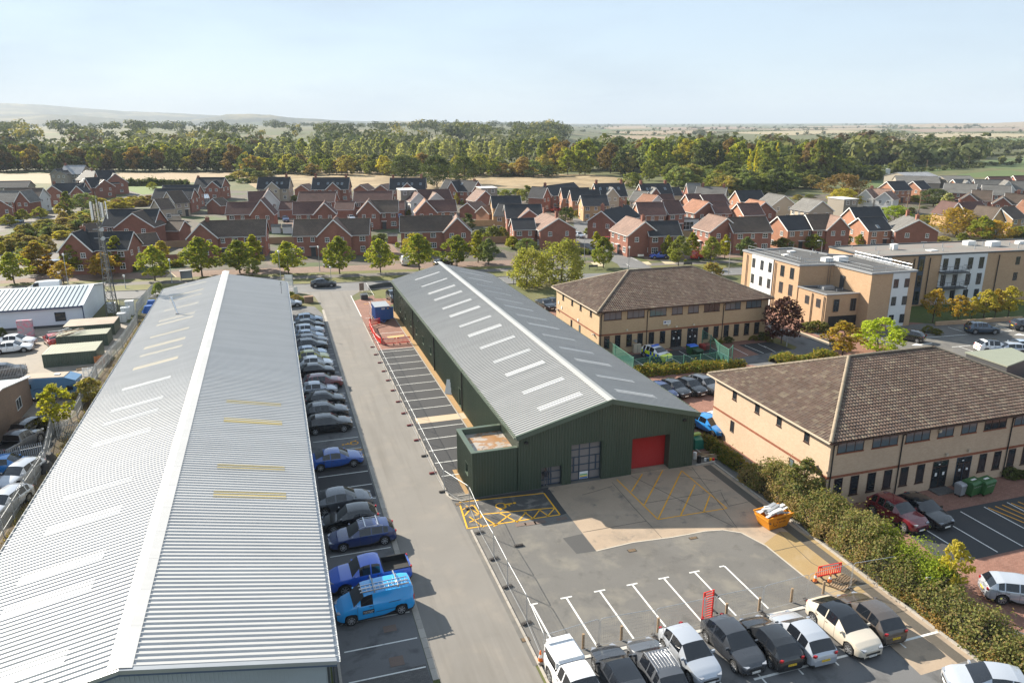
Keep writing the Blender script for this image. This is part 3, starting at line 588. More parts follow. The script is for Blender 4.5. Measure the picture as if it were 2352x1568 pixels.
# ------------------------------------------------------------------ the two brick offices with hipped tile roofs
M['buffbrick'] = masonry('buff_brick', (.43,.31,.185), (.49,.36,.22), (.39,.30,.205), .225, .075, .01, big=.08)
M['buffbrick2'] = masonry('pinkish_buff_brick', (.45,.325,.225), (.51,.38,.27), (.42,.335,.25), .225, .075, .01, big=.08)
M['redbrick'] = masonry('red_band_brick', (.21,.065,.035), (.27,.09,.05), (.22,.11,.07), .075, .4, .008)
def tilemat(name, cols, moss):
    m, t, b, N, L = nodes(name); setb(b, .85, 0, .25)
    g = N('ShaderNodeNewGeometry'); oi = N('ShaderNodeObjectInfo'); a = N('ShaderNodeMath'); L(g.outputs['Random Per Island'], a.inputs[0]); L(oi.outputs['Random'], a.inputs[1])
    fr = N('ShaderNodeMath'); fr.operation = 'FRACT'; L(a.outputs[0], fr.inputs[0])
    col = ramp(N, L, fr.outputs[0], [(i/(len(cols)-1), c) for i, c in enumerate(cols)])
    n = noise(N, L, worldpos(N, L), 5, 5, .7); col = mix(N, L, ramp(N, L, n, [(.55, 0.0), (.72, .7)]), col, moss)
    n = noise(N, L, worldpos(N, L), .4, 4, .6); col = mix(N, L, 1, col, ramp(N, L, n, [(.3, .78), (.7, 1.12)]), 'MULTIPLY')
    L(col, b.inputs['Base Color']); return m
M['tile'] = tilemat('concrete_roof_tile', [(.10,.07,.056), (.13,.09,.072), (.115,.076,.06), (.16,.118,.092), (.11,.082,.07), (.21,.17,.125)], (.20,.16,.09))
M['ridge'] = rough('ridge_tile_mortar', (.27,.22,.16), .3, .2, 9, [((.14,.11,.08), 2, .5, .7, .6)])
M['fascia'] = flat('brown_fascia', (.10,.075,.06), .6); M['soffit'] = flat('cream_soffit', (.45,.38,.29), .7)
TW, TG = .30, .345
def tile_mesh():
    # one interlocking tile: a roll and a shallow pan, thick front edge; x across, y up the slope, z out
    b = MB(); pr = [(0,.0),(.05,.035),(.105,.045),(.155,.008),(.22,.0),(.298,.006)]; n = len(pr)
    vs = [(x, -.015, z+.075) for x, z in pr]+[(x, TG+.02, z+.012) for x, z in pr]+[(x, -.015, .012) for x, z in pr]
    b.add(vs, [(i, i+1, n+i+1, n+i) for i in range(n-1)]+[(2*n+i, 2*n+i+1, i+1, i) for i in range(n-1)])
    return b
TILE = tile_mesh()
def hip_roof(t, x0, x1, y0, y1, ze, zr, nparts):
    h = (y1-y0)/2; ym = (y0+y1)/2; sl = zr-ze
    P = {'a': (x0,y0,ze), 'b': (x1,y0,ze), 'c': (x1,y1,ze), 'd': (x0,y1,ze), 'r': (x0+h,ym,zr), 's': (x1-h,ym,zr)}
    base = MB(); V = [P[k] for k in 'abcdrs']; base.add(V, [(0,1,5,4),(1,2,5),(2,3,4,5),(3,0,4),(3,2,1,0)])
    base.build('roof', M['fascia'], t)
    roof = t.children[-1] if t.children else t
    roof = [c for c in bpy.data.objects if c.parent == t and c.name.startswith('roof')][-1]
    tl = TILE.mesh('roof_tile', M['tile']); spots = []
    for (p, q, apex0, apex1) in (('a','b','r','s'), ('b','c','s','s'), ('c','d','s','r'), ('d','a','r','r')):
        p, q, r0, r1 = (Vector(P[k]) for k in (p, q, apex0, apex1)); ex = (q-p).normalized(); Ln = (q-p).length
        up = (r0-p)-ex*(r0-p).dot(ex); S = up.length; up.normalize(); nn = ex.cross(up)
        a0, a1 = (r0-p).dot(ex), (r1-p).dot(ex)
        for j in range(int(S/TG)+1):
            v = j*TG
            if v > S-.1: break
            lo, hi = a0*(v+TG*.5)/S, Ln-(Ln-a1)*(v+TG*.5)/S
            k0 = int(math.ceil((lo-.12)/TW))
            for k in range(k0, int((hi+.1)/TW)):
                o = p+ex*(k*TW)+up*v+nn*.0
                spots.append((o+Vector((random.gauss(0,.004), random.gauss(0,.004), random.gauss(0,.004))), ex, up, nn))
    camp = Vector((0, 0, CAMZ)); spots.sort(key=lambda s_: (s_[0]-camp).length*(1 if s_[3].dot(camp-s_[0]) > 0 else 9))
    for o, ex, up, nn in spots[:nparts]:
        m_ = Matrix((ex, up, nn)).transposed().to_4x4(); m_.translation = o; ob = put('roof_tile', tl, roof); ob.matrix_local = m_
    big = MB()
    for o, ex, up, nn in spots[nparts:]: big.add([o+ex*a+up*b_+nn*c for a, b_, c in TILE.v], TILE.f)
    tag(big.build('roof_tile', M['tile'], roof), kind='stuff')
    rt = MB(); pr = [(-.15,-.02),(-.1,.06),(0,.1),(.1,.06),(.15,-.02)]
    rt.add([(x, 0, z) for x, z in pr]+[(x*1.05, .44, z*1.05+.01) for x, z in pr], [(i, i+1, 6+i, 5+i)[::-1] for i in range(4)]+[(0,1,2,3,4)]); rm = rt.mesh('ridge_tile', M['ridge'], 60)
    for a, b_ in (('a','r'),('r','s'),('b','s'),('d','r'),('c','s')):
        p, q = Vector(P[a]), Vector(P[b_]); d = (q-p); Lr = d.length; d.normalize(); sd = d.cross(Vector((0,0,1))).normalized(); un = sd.cross(d)
        for k in range(int(Lr/.43)):
            m_ = Matrix((sd, d, un)).transposed().to_4x4(); m_.translation = p+d*(k*.43)+Vector((0,0,.07)); ob = put('ridge_tile', rm, roof); ob.matrix_local = m_
def wallwin(t, name, face, u0, u1, z0, z1, frame, glass, bars=0, depth=.10, proud=.012, sill=None, fw=.055):
    """window set into a wall; face = (origin, along, out)"""
    o, al, out = (Vector(q) for q in face); f = MB()
    def bx(mb, a0, a1, b0, b1, d0, d1, m=0): mb.obox(o+al*((a0+a1)/2)+out*((d0+d1)/2)+Vector((0,0,(b0+b1)/2)), al*((a1-a0)/2), Vector((0,0,(b1-b0)/2)), out*((d1-d0)/2), m)
    bx(f, u0, u0+fw, z0, z1, -.03, proud+.02); bx(f, u1-fw, u1, z0, z1, -.03, proud+.02); bx(f, u0+fw, u1-fw, z1-fw, z1, -.03, proud+.02); bx(f, u0+fw, u1-fw, z0, z0+fw, -.03, proud+.03)
    for k in range(bars):
        c = u0+(u1-u0)*(k+1)/(bars+1); bx(f, c-fw*.5, c+fw*.5, z0+fw, z1-fw, -.03, proud+.015)
    w_ = f.build(name, M[frame], t)
    ed = [u0+fw*.8]+[u0+(u1-u0)*(k+1)/(bars+1) for k in range(bars)]+[u1-fw*.8]
    for a, b_ in zip(ed, ed[1:]):
        p = MB(); bx(p, a, b_, z0+fw*.8, z1-fw*.8, -.02, proud-.004); p.build('pane', glass if not isinstance(glass, str) else M[glass], w_)
    if sill: s_ = MB(); bx(s_, u0-.05, u1+.05, z0-.09, z0-.002, -.02, .06); s_.build('sill', M[sill], w_)
    return w_
def office(label, x0, y0, L_, D_, brick, nparts, extra_w):
    t = thing('brick_office', label, 'office building'); x1, y1, zt = x0+L_, y0+D_, 5.95
    w_ = MB(); w_.box(x0, x1, y0, y1, 0, zt); w_.build('wall', M[brick], t)
    bd = MB(); e = .012
    bd.box(x0-e, x1+e, y0-e, y0+.05, 2.62, 2.84); bd.box(x0-e, x0+.05, y0+.051, y1+e, 2.62, 2.84); bd.build('brick_band', M['redbrick'], t)
    hip_roof(t, x0-.55, x1+.55, y0-.55, y1+.55, 6.08, 9.6, nparts)
    fb = MB(); fb.box(x0-.5, x1+.5, y0-.5, y1+.5, 5.93, 5.99); fb.build('soffit', M['soffit'], t)
    for p in ((x0-.62, x1+.62, y0-.66, y0-.53), (x0-.66, x0-.53, y0-.53, y1+.62)): MB().box(*p, 5.94, 6.06).build('gutter', M['brownframe'] if p[1]-p[0] > 2 else M['soffit'], t)
    F_ = ((x0, y0, 0), (1,0,0), (0,-1,0))
    up = [(.65,3.2,2),(4.05,6.6,2),(7.4,9.9,2),(10.75,12.4,1),(13.25,14.9,1),(15.75,18.2,2),(19.1,21.6,2),(22.5,25.0,2)]
    gl = ['skyglass', 'skyglass', 'skyglass', 'skyglass', 'skyglass', 'glass', 'skyglass', 'skyglass']
    for k, (a, b_, n) in enumerate(up): wallwin(t, 'window', F_, a, b_, 4.76, 5.9, 'brownframe', gl[k], n, sill='redbrick' if brick == 'buffbrick2' else 'brownframe')
    for a in (.75, 2.35, 4.05, 5.7, 7.4, 9.1, 15.85, 17.5, 19.15, 20.8, 22.5, 24.15): wallwin(t, 'window', F_, a, a+.82, .88, 2.56, 'brownframe', 'glass', 0, sill='brownframe')
    for k, a in enumerate((10.8, 13.35)):
        d = wallwin(t, 'double_door', F_, a, a+1.65, .1, 2.58, 'brownframe' if k == 0 else 'bluegrey', 'glass', 1)
        b = MB(); b.box(x0+a+.06, x0+a+1.6, y0-.05, y0-.03, 2.0, 2.07); b.build('transom', M['brownframe'], d)
        b = MB()
        for q in (.35, 1.15): b.box(x0+a+q, x0+a+q+.22, y0-.02, y0-.012, 1.2+.1*k, 1.5)
        b.box(x0+a+.6, x0+a+.85, y0-.02, y0-.012, 2.2, 2.3); tag(b.build('notice', M['white'], d), kind='stuff')
        MB().box(x0+a-.1, x0+a+1.75, y0-1.1, y0, 0, .1).build('door_step', M['greypave'], t)
    W_ = ((x0, y0, 0), (0,1,0), (-1,0,0))
    for a in (2.5, 6.1, 9.25, 12.8): wallwin(t, 'window', W_, a, a+.62, 4.68, 5.75, 'brownframe', 'glass', 0, sill='brownframe')
    for a in extra_w: wallwin(t, 'side_door' if a < 8 else 'window', W_, a, a+.6, .1 if a < 8 else 1.35, 2.5, 'brownframe', 'skyglass' if a < 8 else 'glass', 0)
    for x in (.25, 7.05, 18.85):
        b = MB(); b.tube((x0+x, y0-.08, 5.55), (x0+x, y0-.08, .05), .05, n=8); b.path([(x0+x, y0-.08, 5.55), (x0+x+.1, y0-.3, 5.75), (x0+x+.75, y0-.5, 5.93)], .05, 8); b.build('downpipe', M['black'], t)
    return t
O1 = office('buff brick office with brown tiled hip roof behind the hedge, nearest on the right', 40.2, 43.9, 26.2, 16.5, 'buffbrick2', 300, (4.0, 12.8))
O2 = office('buff brick office with brown tiled hip roof and police car parked outside', 39.85, 87.6, 26.1, 15.9, 'buffbrick', 300, (9.4, 6.3))
for y, z in ((102.3, 3.7), (101.0, 3.2), (94.6, 2.9)): MB().box(39.78, 39.84, y, y+.35, z, z+.4).build('wall_notice', M['white'], O2)
for p in ((39.7, 89.0, 2.45), (39.7, 102.6, 2.7)):
    b = MB(); b.box(p[0]-.3, p[0]+.13, p[1]-.06, p[1]+.06, p[2]+.05, p[2]+.19).box(p[0], p[0]+.14, p[1]-.03, p[1]+.03, p[2]-.15, p[2]+.05); b.build('security_camera', M['white'], O2)
sg = thing('building_sign', 'white name sign with police crest on the wall above the entrance', 'sign', (49.9, 87.5, 3.75))
MB().box(-.55, .55, 0, .05, -.28, .28).build('board', M['white'], sg)
MB().add([(-.42,-.012,.16),(-.2,-.012,.16),(-.2,-.012,-.02),(-.31,-.012,-.14),(-.42,-.012,-.02)], [(0,1,2,3,4)]).build('crest', flat('crest_blue', (.03,.05,.2)), sg)
def text(s, parent, loc, rot, size, mat, name='lettering', ext=.004, align='CENTER'):
    c = bpy.data.curves.new(name, 'FONT'); c.body = s; c.size = size; c.extrude = ext; c.align_x = align; c.align_y = 'CENTER'; c.resolution_u = 2
    c.materials.append(mat); tmp = bpy.data.objects.new(name, c); me = bpy.data.meshes.new_from_object(tmp); bpy.data.objects.remove(tmp)
    return put(name, me, parent, loc, rot)
text('POLICE', sg, (.12, -.012, .08), (PI/2,0,0), .2, flat('sign_navy', (.02,.03,.15)))
text('Station', sg, (.12, -.012, -.12), (PI/2,0,0), .13, M['mgrey'])
for x, z, n_ in ((51.4,2.95,'wall_lamp'),(54.1,3.0,'wall_lamp'),(43.9,3.1,'wall_lamp'),(50.1,3.25,'wall_box')): MB().box(x-.12, x+.12, 87.4, 87.59, z, z+.2).build(n_, flat('cream_plastic', (.6,.55,.42)), O2)
for x, z in ((52.2,3.0),(54.6,3.05),(51.0,5.3)): MB().box(x-.12, x+.12, 43.7, 43.89, z, z+.24).build('wall_lamp', M['soffit'], O1)
cb = thing('utility_cabinet', 'cream utility cabinet against the office wall left of police car', 'cabinet', (45.3, 87.1, 0)); MB().box(-.5,.5,-.2,.25,0,1.15).box(-.53,.53,-.23,.27,1.15,1.2).build('body', flat('cream_metal', (.6,.52,.4)), cb); MB().box(-.012,.012,-.215,-.2,.08,1.1).build('door_gap', M['ink'], cb)
vent = thing('wall_fan_unit', 'small grey wall fan unit above the cream cabinet', 'vent', (44.7, 87.3, 1.7)); MB().tube((0,0,0),(.3,-.35,0),.06).tube((.3,-.45,0),(.3,-.2,0),.2,n=12).build('fan_casing', M['mgrey'], vent)
# ------------------------------------------------------------------ apartment blocks
M['apbrick'] = masonry('orange_buff_brick', (.40,.25,.145), (.46,.31,.19), (.42,.31,.21), .225, .075, .01, big=.07)
M['render'] = rough('white_render', (.62,.63,.63), .04, .05, 6, bumpy=.05)
M['flatroof'] = rough('felt_flat_roof', (.085,.085,.085), .2, .2, 5, [((.14,.135,.13), .3, .5, .7, .6)])
M['flatroof2'] = rough('grey_membrane_roof', (.20,.19,.175), .12, .12, 5, [((.27,.15,.11), .12, .56, .66, .55), ((.13,.125,.12), .5, .6, .8, .5)], streak=((.25,.13,.10), .02, .8, .5))
def flatblock(t, poly, z, roofmat, brick, coping='mgrey', up=.28):
    MB().prism([(p[0], p[1]) for p in poly], 0, z).build('wall', M[brick], t)
    n = len(poly); rb_ = MB(); cx = sum(p[0] for p in poly)/n; cy = sum(p[1] for p in poly)/n
    cp = MB()
    for i in range(n):
        p, q = Vector((poly[i][0], poly[i][1], z+up/2)), Vector((poly[(i+1) % n][0], poly[(i+1) % n][1], z+up/2)); d = (q-p).normalized()
        cp.bar(p-d*.1, q+d*.1, .32, up+.001*i)
    cp.build('parapet', M[coping], t)
    rb_.sheet([(cx+(p[0]-cx)*.99, cy+(p[1]-cy)*.99) for p in poly], z+.05); rb_.build('roof', M[roofmat], t)
E1 = thing('apartment_block', 'tan brick flat roofed apartment block with white render strip and roof railings', 'apartment block')
hz = 8.35
flatblock(E1, [(77.5,96.0),(83.1,95.0),(83.3,87.15),(91.2,86.85),(91.6,100.5),(88.5,103),(87.0,110.4),(77.5,111.0)], hz, 'flatroof', 'apbrick')
flatblock(E1, [(77.75,89.6),(84.2,89.1),(84.2,94.6),(77.6,95.95)], 5.1, 'flatroof', 'apbrick', up=.16)
WE = lambda x, y0: ((x, y0, 0), (0,-1,0), (-1,0,0))
rn = MB(); rn.box(77.38, 77.49, 102.4, 108.2, .1, hz-.02); rn.build('render_panel', M['render'], E1)
rn = MB(); rn.add([(87.0,86.93,.1),(90.0,86.81,.1),(90.0,86.81,hz-.02),(87.0,86.93,hz-.02)], [(0,1,2,3)]); rn.add([(87.0,86.93,.1),(87.0,87.0,.1),(87.0,87.0,hz-.02),(87.0,86.93,hz-.02)], [(0,1,2,3)]); rn.build('render_panel', M['render'], E1)
for z0 in (.6, 3.4, 6.1):
    for a in (102.7,104.9,107.2): wallwin(E1, 'window', ((77.38, a, 0), (0,1,0), (-1,0,0)), 0, .85, z0, z0+1.6, 'dgrey', 'glass', 1)
    if z0 > 3:
        for a in (97.2,99.6): wallwin(E1, 'window', ((77.49, a, 0), (0,1,0), (-1,0,0)), 0, .95, z0-.1, z0+1.7, 'dgrey', 'glass', 1)
    for x in (87.25,89.2): wallwin(E1, 'window', ((x, 86.92-(x-87)*.04, 0), (1,-.04,0), (0,-1,0)), 0, .85, z0, z0+1.35, 'dgrey', 'glass', 1)
for z0 in (2.9,):
    for a in (90.8,93.3): wallwin(E1, 'window', ((77.72-(a-89.6)*.02, a, 0), (0,1,0), (-1,0,0)), 0, .9, z0, z0+1.3, 'dgrey', 'glass', 1)
    for x in (79.0,81.9): wallwin(E1, 'window', ((x, 89.5-(x-77.75)*.0775, 0), (1,-.0775,0), (0,-1,0)), 0, .9, 2.5, 4.4, 'dgrey', 'glass', 1)
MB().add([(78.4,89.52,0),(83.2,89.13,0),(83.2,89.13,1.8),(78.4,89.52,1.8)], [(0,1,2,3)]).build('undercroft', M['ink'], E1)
MB().box(83.02,83.08,92.4,93.3,5.15,7.2).build('roof_door', M['dgrey'], E1)
for p in ((77.40,101.8),(77.40,109.6),(77.60,92.6),(77.65,90.0)): MB().tube((p[0]-.02, p[1], 8.0 if p[1] > 96 else 4.8), (p[0]-.02, p[1], 0), .07).build('downpipe', M['dgrey'], E1)
rl = MB(); rpts = [(78.0,110.4),(78.0,96.5),(83.6,95.5),(83.8,87.7),(90.8,87.4),(91.2,99.8)]
for a, b_ in zip(rpts, rpts[1:]):
    p, q = Vector((*a, 0)), Vector((*b_, 0)); n = max(2, int((q-p).length/2)); 
    for h in (.55, 1.05): rl.tube(p+Vector((0,0,hz+h)), q+Vector((0,0,hz+h)), .03, n=5)
    for k in range(n+1): c = p.lerp(q, k/n); rl.tube(c+Vector((0,0,hz)), c+Vector((0,0,hz+1.05)), .03, n=5)
rl.build('roof_railing', M['galv'], E1)
lad = MB()
for s in (-.22, .22): lad.tube((82.4+s, 95.05, 5.1), (82.4+s, 95.05, 9.4), .025, n=5)
for k in range(12): lad.tube((82.18, 95.05, 5.3+k*.33), (82.62, 95.05, 5.3+k*.33), .018, n=4)
lad.build('access_ladder', M['dgrey'], E1)
for p in ((83.5,97.5,1.6,1.2,.6),(85.6,97.0,1.9,1.3,.75),(81.0,104.5,1.0,.8,.2),(84.0,107.0,1.2,.8,.25)): MB().box(p[0],p[0]+p[2],p[1],p[1]+p[3],hz+.05,hz+.05+p[4]).build('roof_unit', M['white'], E1)
for k in range(9):
    p = (79+random.random()*9, 98+random.random()*10); MB().tube((*p, hz), (*p, hz+.5+random.random()*.3), .07).build('vent_pipe', M['galv'], E1)
for p in ((79.3,92.5),(80.8,91.2),(82.6,92.0),(79.8,94.1)): MB().tube((*p, 5.1), (*p, 5.5), .08).build('vent_pipe', M['galv'], E1)
MB().box(79.6,81.6,92.6,93.6,5.15,5.6).build('roof_unit', M['mgrey'], E1)
E2 = thing('apartment_block', 'long three storey apartment block with grey flat roof and balconies, far right', 'apartment block')
e0, e1_, hz2 = Vector((92.3, 97.5)), Vector((142.0, 92.7)), 8.6; ed = (e1_-e0).normalized(); en = Vector((-ed.y, ed.x))
def ep(u, v): q = e0+ed*u+en*v; return (q.x, q.y)
flatblock(E2, [ep(0,0),ep(50,0),ep(50,11),ep(0,11)], hz2, 'flatroof2', 'apbrick', 'dgrey', .22)
FE = ((e0.x, e0.y, 0), (ed.x, ed.y, 0), (-en.x, -en.y, 0))
def epanel(name, u0, u1, z0, z1, mat, d=.05):
    b = MB(); p, q = ep(u0,-d), ep(u1,-d); b.obox(((p[0]+q[0])/2, (p[1]+q[1])/2, (z0+z1)/2), ((q[0]-p[0])/2, (q[1]-p[1])/2, 0), (0,0,(z1-z0)/2), (en.x*d*.9, en.y*d*.9, 0)); return b.build(name, M[mat], E2)
epanel('render_panel', 13.6, 22.6, .2, hz2-.02, 'render'); epanel('render_panel', 1.0, 4.0, .2, hz2-.02, 'render'); epanel('render_panel', 33.5, 40, .2, hz2-.02, 'render'); epanel('stair_glazing', 9.2, 10.4, .3, hz2-.1, 'bluegrey')
for z0 in (.5, 3.25, 6.0):
    for u in (2.4, 6.2): wallwin(E2, 'window', FE, u, u+1.0, z0, z0+1.7, 'dgrey', 'glass', 1, proud=.12)
    for u in (14.0, 16.3, 18.9, 21.1, 34.5, 38): wallwin(E2, 'window', FE, u, u+.95, z0, z0+1.95, 'dgrey', 'glass', 1, proud=.12)
    for u in (28.6,): wallwin(E2, 'window', FE, u, u+.85, z0+.3, z0+1.7, 'dgrey', 'glass', 1)
    wallwin(E2, 'stair_window', FE, 9.35, 10.25, z0, z0+2.1, 'dgrey', 'glass', 0, proud=.13)
for u in (8.4, 11.4, 25.0): 
    p = ep(u, -.14); MB().tube((*p, 8.2), (*p, 0), .08).build('downpipe', M['black'], E2)
for z0 in (3.0, 5.7):
    bal = put('balcony', None, E2); b = MB(); p, q = ep(13.4,-.8), ep(18.2,-.8); c = ((p[0]+q[0])/2, (p[1]+q[1])/2, z0); hu = Vector((q[0]-p[0], q[1]-p[1], 0))/2; hv = Vector((en.x, en.y, 0))*.7
    b.obox(c, hu, hv, (0,0,.09)); b.build('slab', M['dgrey'], bal)
    rr = MB()
    for h in (.5, 1.1):
        o = Vector(c)+Vector((0,0,h)); rr.tube(o-hu-hv, o+hu-hv, .03, n=5); rr.tube(o-hu-hv, o-hu+hv, .03, n=5); rr.tube(o+hu-hv, o+hu+hv, .03, n=5)
    for k in range(7): o = Vector(c)-hv+hu*(k/3-1); rr.tube(o, o+Vector((0,0,1.1)), .025, n=5)
    rr.build('railing', M['dgrey'], bal)
    for k in (-1, 0, 1): o = Vector(c)-hv+hu*k; MB().tube(Vector((o.x, o.y, 0)) if z0 < 4 else o-Vector((0,0,2.7)), o, .05, n=5).build('balcony_post', M['dgrey'], bal)
for k in range(26):
    u, v = random.uniform(2, 46), random.uniform(2, 9.5); p = ep(u, v); MB().tube((*p, hz2), (*p, hz2+random.uniform(.4, 1.0)), .09).build('vent_pipe', M['galv'], E2)
for u, v, sx, sy, h in ((9,6,1,.8,1.0),(14,3,1.6,1.2,.2),(25,7,1.8,1.2,.8),(28,5,2.2,1.2,.9),(35,6,1.5,1,.6)): p = ep(u, v); MB().box(p[0], p[0]+sx, p[1], p[1]+sy, hz2+.04, hz2+h).build('roof_unit', M['white'], E2)
bw = thing('low_brick_wall', 'low brick retaining wall along the apartment parking bays', 'wall'); MB().bar((*at('H',1550,590)[:2], .3), (*at('H',2330,540)[:2], .3), .25, .6).build('wall', M['apbrick'], bw)
gs = thing('flat_roof_shed', 'low building with pale green felt roof behind the nearest office', 'outbuilding')
q = [at('H',1830,838,2.4), at('H',2235,800,2.4), at('H',2420,880,2.4), at('H',2200,962,2.4)]; MB().prism([(p.x, p.y) for p in q], 0, 2.35).build('wall', M['dgrey'], gs)
cx = sum(p.x for p in q)/4; cy = sum(p.y for p in q)/4; MB().prism([(cx+(p.x-cx)*1.04, cy+(p.y-cy)*1.04) for p in q], 2.36, 2.52).build('roof', rough('green_felt', (.23,.25,.20), .1, .1, 3), gs)
# ------------------------------------------------------------------ buildings in the left yard
M['bluewall'] = sheetmetal('pale_blue_white_cladding', (.60,.64,.70), .45, .05, 0, (.4,.42,.45), .15, (.3,.3,2)); M['skyroof'] = sheetmetal('pale_blue_seam_roof', (.30,.37,.40), .4, .05); M['navy'] = flat('navy_trim', (.03,.05,.11), .45)
S = thing('pale_blue_unit', 'pale blue clad unit with standing seam roof and navy trim by the mast', 'industrial unit')
sx1, sx0, sy0, sy1, se, sr = -29.4, -75, 126.6, 143.5, 3.15, 4.55
MB().box(sx0, sx1, sy0, sy1, 0, se).add([(sx1,sy0,se),(sx1,sy1,se),(sx1,(sy0+sy1)/2,sr)], [(0,1,2)]).build('wall', M['bluewall'], S)
ym = (sy0+sy1)/2; sm_ = MB(); sp = .62
sm_.add([(0,sy0-.35,se),(sp,sy0-.35,se),(sp,ym,sr+.05),(0,ym,sr+.05)], [(0,1,2,3)]); sm_.bar((.0,sy0-.35,se+.04),(.0,ym,sr+.09), .06, .07, 1)
sm_.add([(0,sy1+.35,se),(sp,sy1+.35,se),(sp,ym,sr+.05),(0,ym,sr+.05)], [(3,2,1,0)]); me = sm_.mesh('roof_sheet', [M['skyroof'], M['navy']])
for k in range(74): put('roof_sheet', me, S, (sx1-.2-(k+1)*sp+.2, 0, .03))
b = MB(); b.box(sx0, sx1+.1, sy0-.5, sy0-.3, se-.22, se+.02); b.box(sx1-.05, sx1+.07, sy0-.12, sy0-.005, 0, se-.2); b.build('gutter', M['navy'], S)
b = MB(); b.bar((sx1+.05,sy0-.4,se+.1),(sx1+.05,ym,sr+.15), .5, .1); b.bar((sx1+.05,sy1+.4,se+.1),(sx1+.05,ym,sr+.15), .5, .1); b.build('verge_flashing', M['bluewall'], S)
MB().box(sx0, sx1+.01, sy0-.02, sy0, 0, .35).build('plinth', M['dgrey'], S)
wallwin(S, 'window', ((sx1-3.95, sy0, 0), (1,0,0), (0,-1,0)), 0, 1.5, .9, 2.3, 'navy', 'glass', 0)
pk = thing('flower_stand', 'pink flowered display stand against the pale blue wall', 'display', at('E',245,690)); b = MB(); b.box(-1.0,1.0,-.25,.25,0,2.5); b.build('stand', rough('pink_and_grey_print', (.52,.22,.28), .4, .1, 3, [((.30,.30,.33), 2.2, .45, .55, .95)]), pk)
BB = thing('brick_workshop', 'brown brick workshop gable with white verge at the left edge', 'workshop')
q0, q1 = at('E',330,1290), at('E',0,1640)
gx = -26.6; gy0, gy1 = 66, 92
M['brownbrick'] = masonry('brown_brick', (.20,.125,.085), (.26,.165,.115), (.22,.17,.13), .225, .075, .012)
b = MB(); b.box(-48, -27.5, 62, 90.5, 0, 3.0); b.add([(-27.5,62,3.0),(-27.5,90.5,3.0),(-27.5,82,4.6),(-27.5,70,4.6)], [(0,1,2,3)]); b.build('wall', M['brownbrick'], BB)
b = MB(); b.bar((-27.6,62,3.05),(-27.6,70,4.7),.6,.12); b.bar((-27.6,70,4.7),(-27.6,82,4.7),.6,.12); b.bar((-27.6,82,4.7),(-27.6,90.8,3.1),.6,.12); b.build('verge_flashing', M['white'], BB)
b = MB(); b.add([(-48,82,4.6),(-27.6,82,4.6),(-27.6,90.6,3.02),(-48,90.6,3.02)], [(0,1,2,3)]); b.add([(-48,70,4.6),(-27.6,70,4.6),(-27.6,82,4.6),(-48,82,4.6)], [(0,1,2,3)]); b.add([(-48,62,3.02),(-27.6,62,3.02),(-27.6,70,4.6),(-48,70,4.6)], [(0,1,2,3)]); b.build('roof', M['skyroof'], BB)
for y in (70.5,76.5,85.5): wallwin(BB, 'window', ((-27.5, y, 0), (0,1,0), (1,0,0)), 0, 1.6, 1.0, 2.2, 'white', 'glass', 1)
# shipping containers
M['contgreen'] = sheetmetal('green_container', (.06,.085,.065), .5, .1, 0, (.10,.08,.06), .3); M['controof'] = sheetmetal('faded_container_roof', (.30,.31,.22), .5, .15, 0, (.24,.20,.15), .5)
M['rustroof'] = sheetmetal('rusty_container_roof', (.36,.29,.22), .55, .2, 0, (.20,.12,.07), .7)
def container(label, x0, x1, y0, y1, h, roof):
    t = thing('shipping_container', label, 'container', ((x0+x1)/2, y0, 0)); lx, ly = (x1-x0)/2, y1-y0
    b = MB(); n = int(lx*2/.26)
    for face in (0, 1):
        yy = 0 if face == 0 else ly; s = -1 if face == 0 else 1
        for k in range(n): 
            a = -lx+k*2*lx/n; w_ = 2*lx/n; pr = [(a,0),(a+w_*.3,.04),(a+w_*.5,.04),(a+w_*.8,0),(a+w_,0)]
            b.add([(x, yy+s*o, .1) for x, o in pr]+[(x, yy+s*o, h-.08) for x, o in pr], [(i, i+1, 6+i, 5+i) if face == 0 else (5+i, 6+i, i+1, i) for i in range(4)])
    for x in (-lx, lx-.05): b.box(x, x+.05, 0, ly, .1, h-.06)
    b.build('side_wall', M['contgreen'], t)
    fr = MB()
    for x in (-lx, lx-.12):
        for y in (-.05, ly-.07): fr.box(x, x+.12, y, y+.12, 0, h)
    for y in (-.05, ly-.07): fr.box(-lx, lx, y+.002, y+.118, 0, .15); fr.box(-lx, lx, y+.002, y+.118, h-.1, h-.002)
    fr.build('frame', M['contgreen'], t)
    r = MB(); n = int(lx*2/.3); pr = []
    for k in range(n): a = -lx+k*2*lx/n; w_ = 2*lx/n; pr += [(a, 0), (a+w_*.6, 0), (a+w_*.7, .035), (a+w_*.9, .035)]
    pr.append((lx, 0)); m_ = len(pr); r.add([(x, -.03, h+z) for x, z in pr]+[(x, ly+.03, h+z) for x, z in pr], [(i, i+1, m_+i+1, m_+i) for i in range(m_-1)]); r.build('roof', M[roof], t)
    return t
container('dark green shipping container with faded lime roof, nearest of three', -29.8, -23.6, 104.6, 109.2, 1.75, 'controof')
container('green shipping container with scrap timber heaped on its roof', -30.2, -23.8, 113.2, 116.3, 1.75, 'controof')
container('shipping container with rusty patched roof beside the pale blue unit', -30.6, -23.9, 119.0, 123.4, 1.75, 'rustroof')
hp = thing('scrap_timber_pile', 'heap of pale boards and bars lying on the middle container roof', 'timber pile', (-29.0, 114.6, 1.78))
for k in range(16):
    b = MB(); a = random.uniform(.3, 1.3); l_ = random.uniform(.7, 1.6); c = Vector((random.uniform(-1.2,1.3), random.uniform(-1,1), .06+.035*k)); d = Vector((math.cos(a), math.sin(a), random.uniform(-.06,.06)))*l_; b.bar(c-d, c+d, .12, .04); b.build('board', M['galv'] if k % 2 else M['timber'], hp)
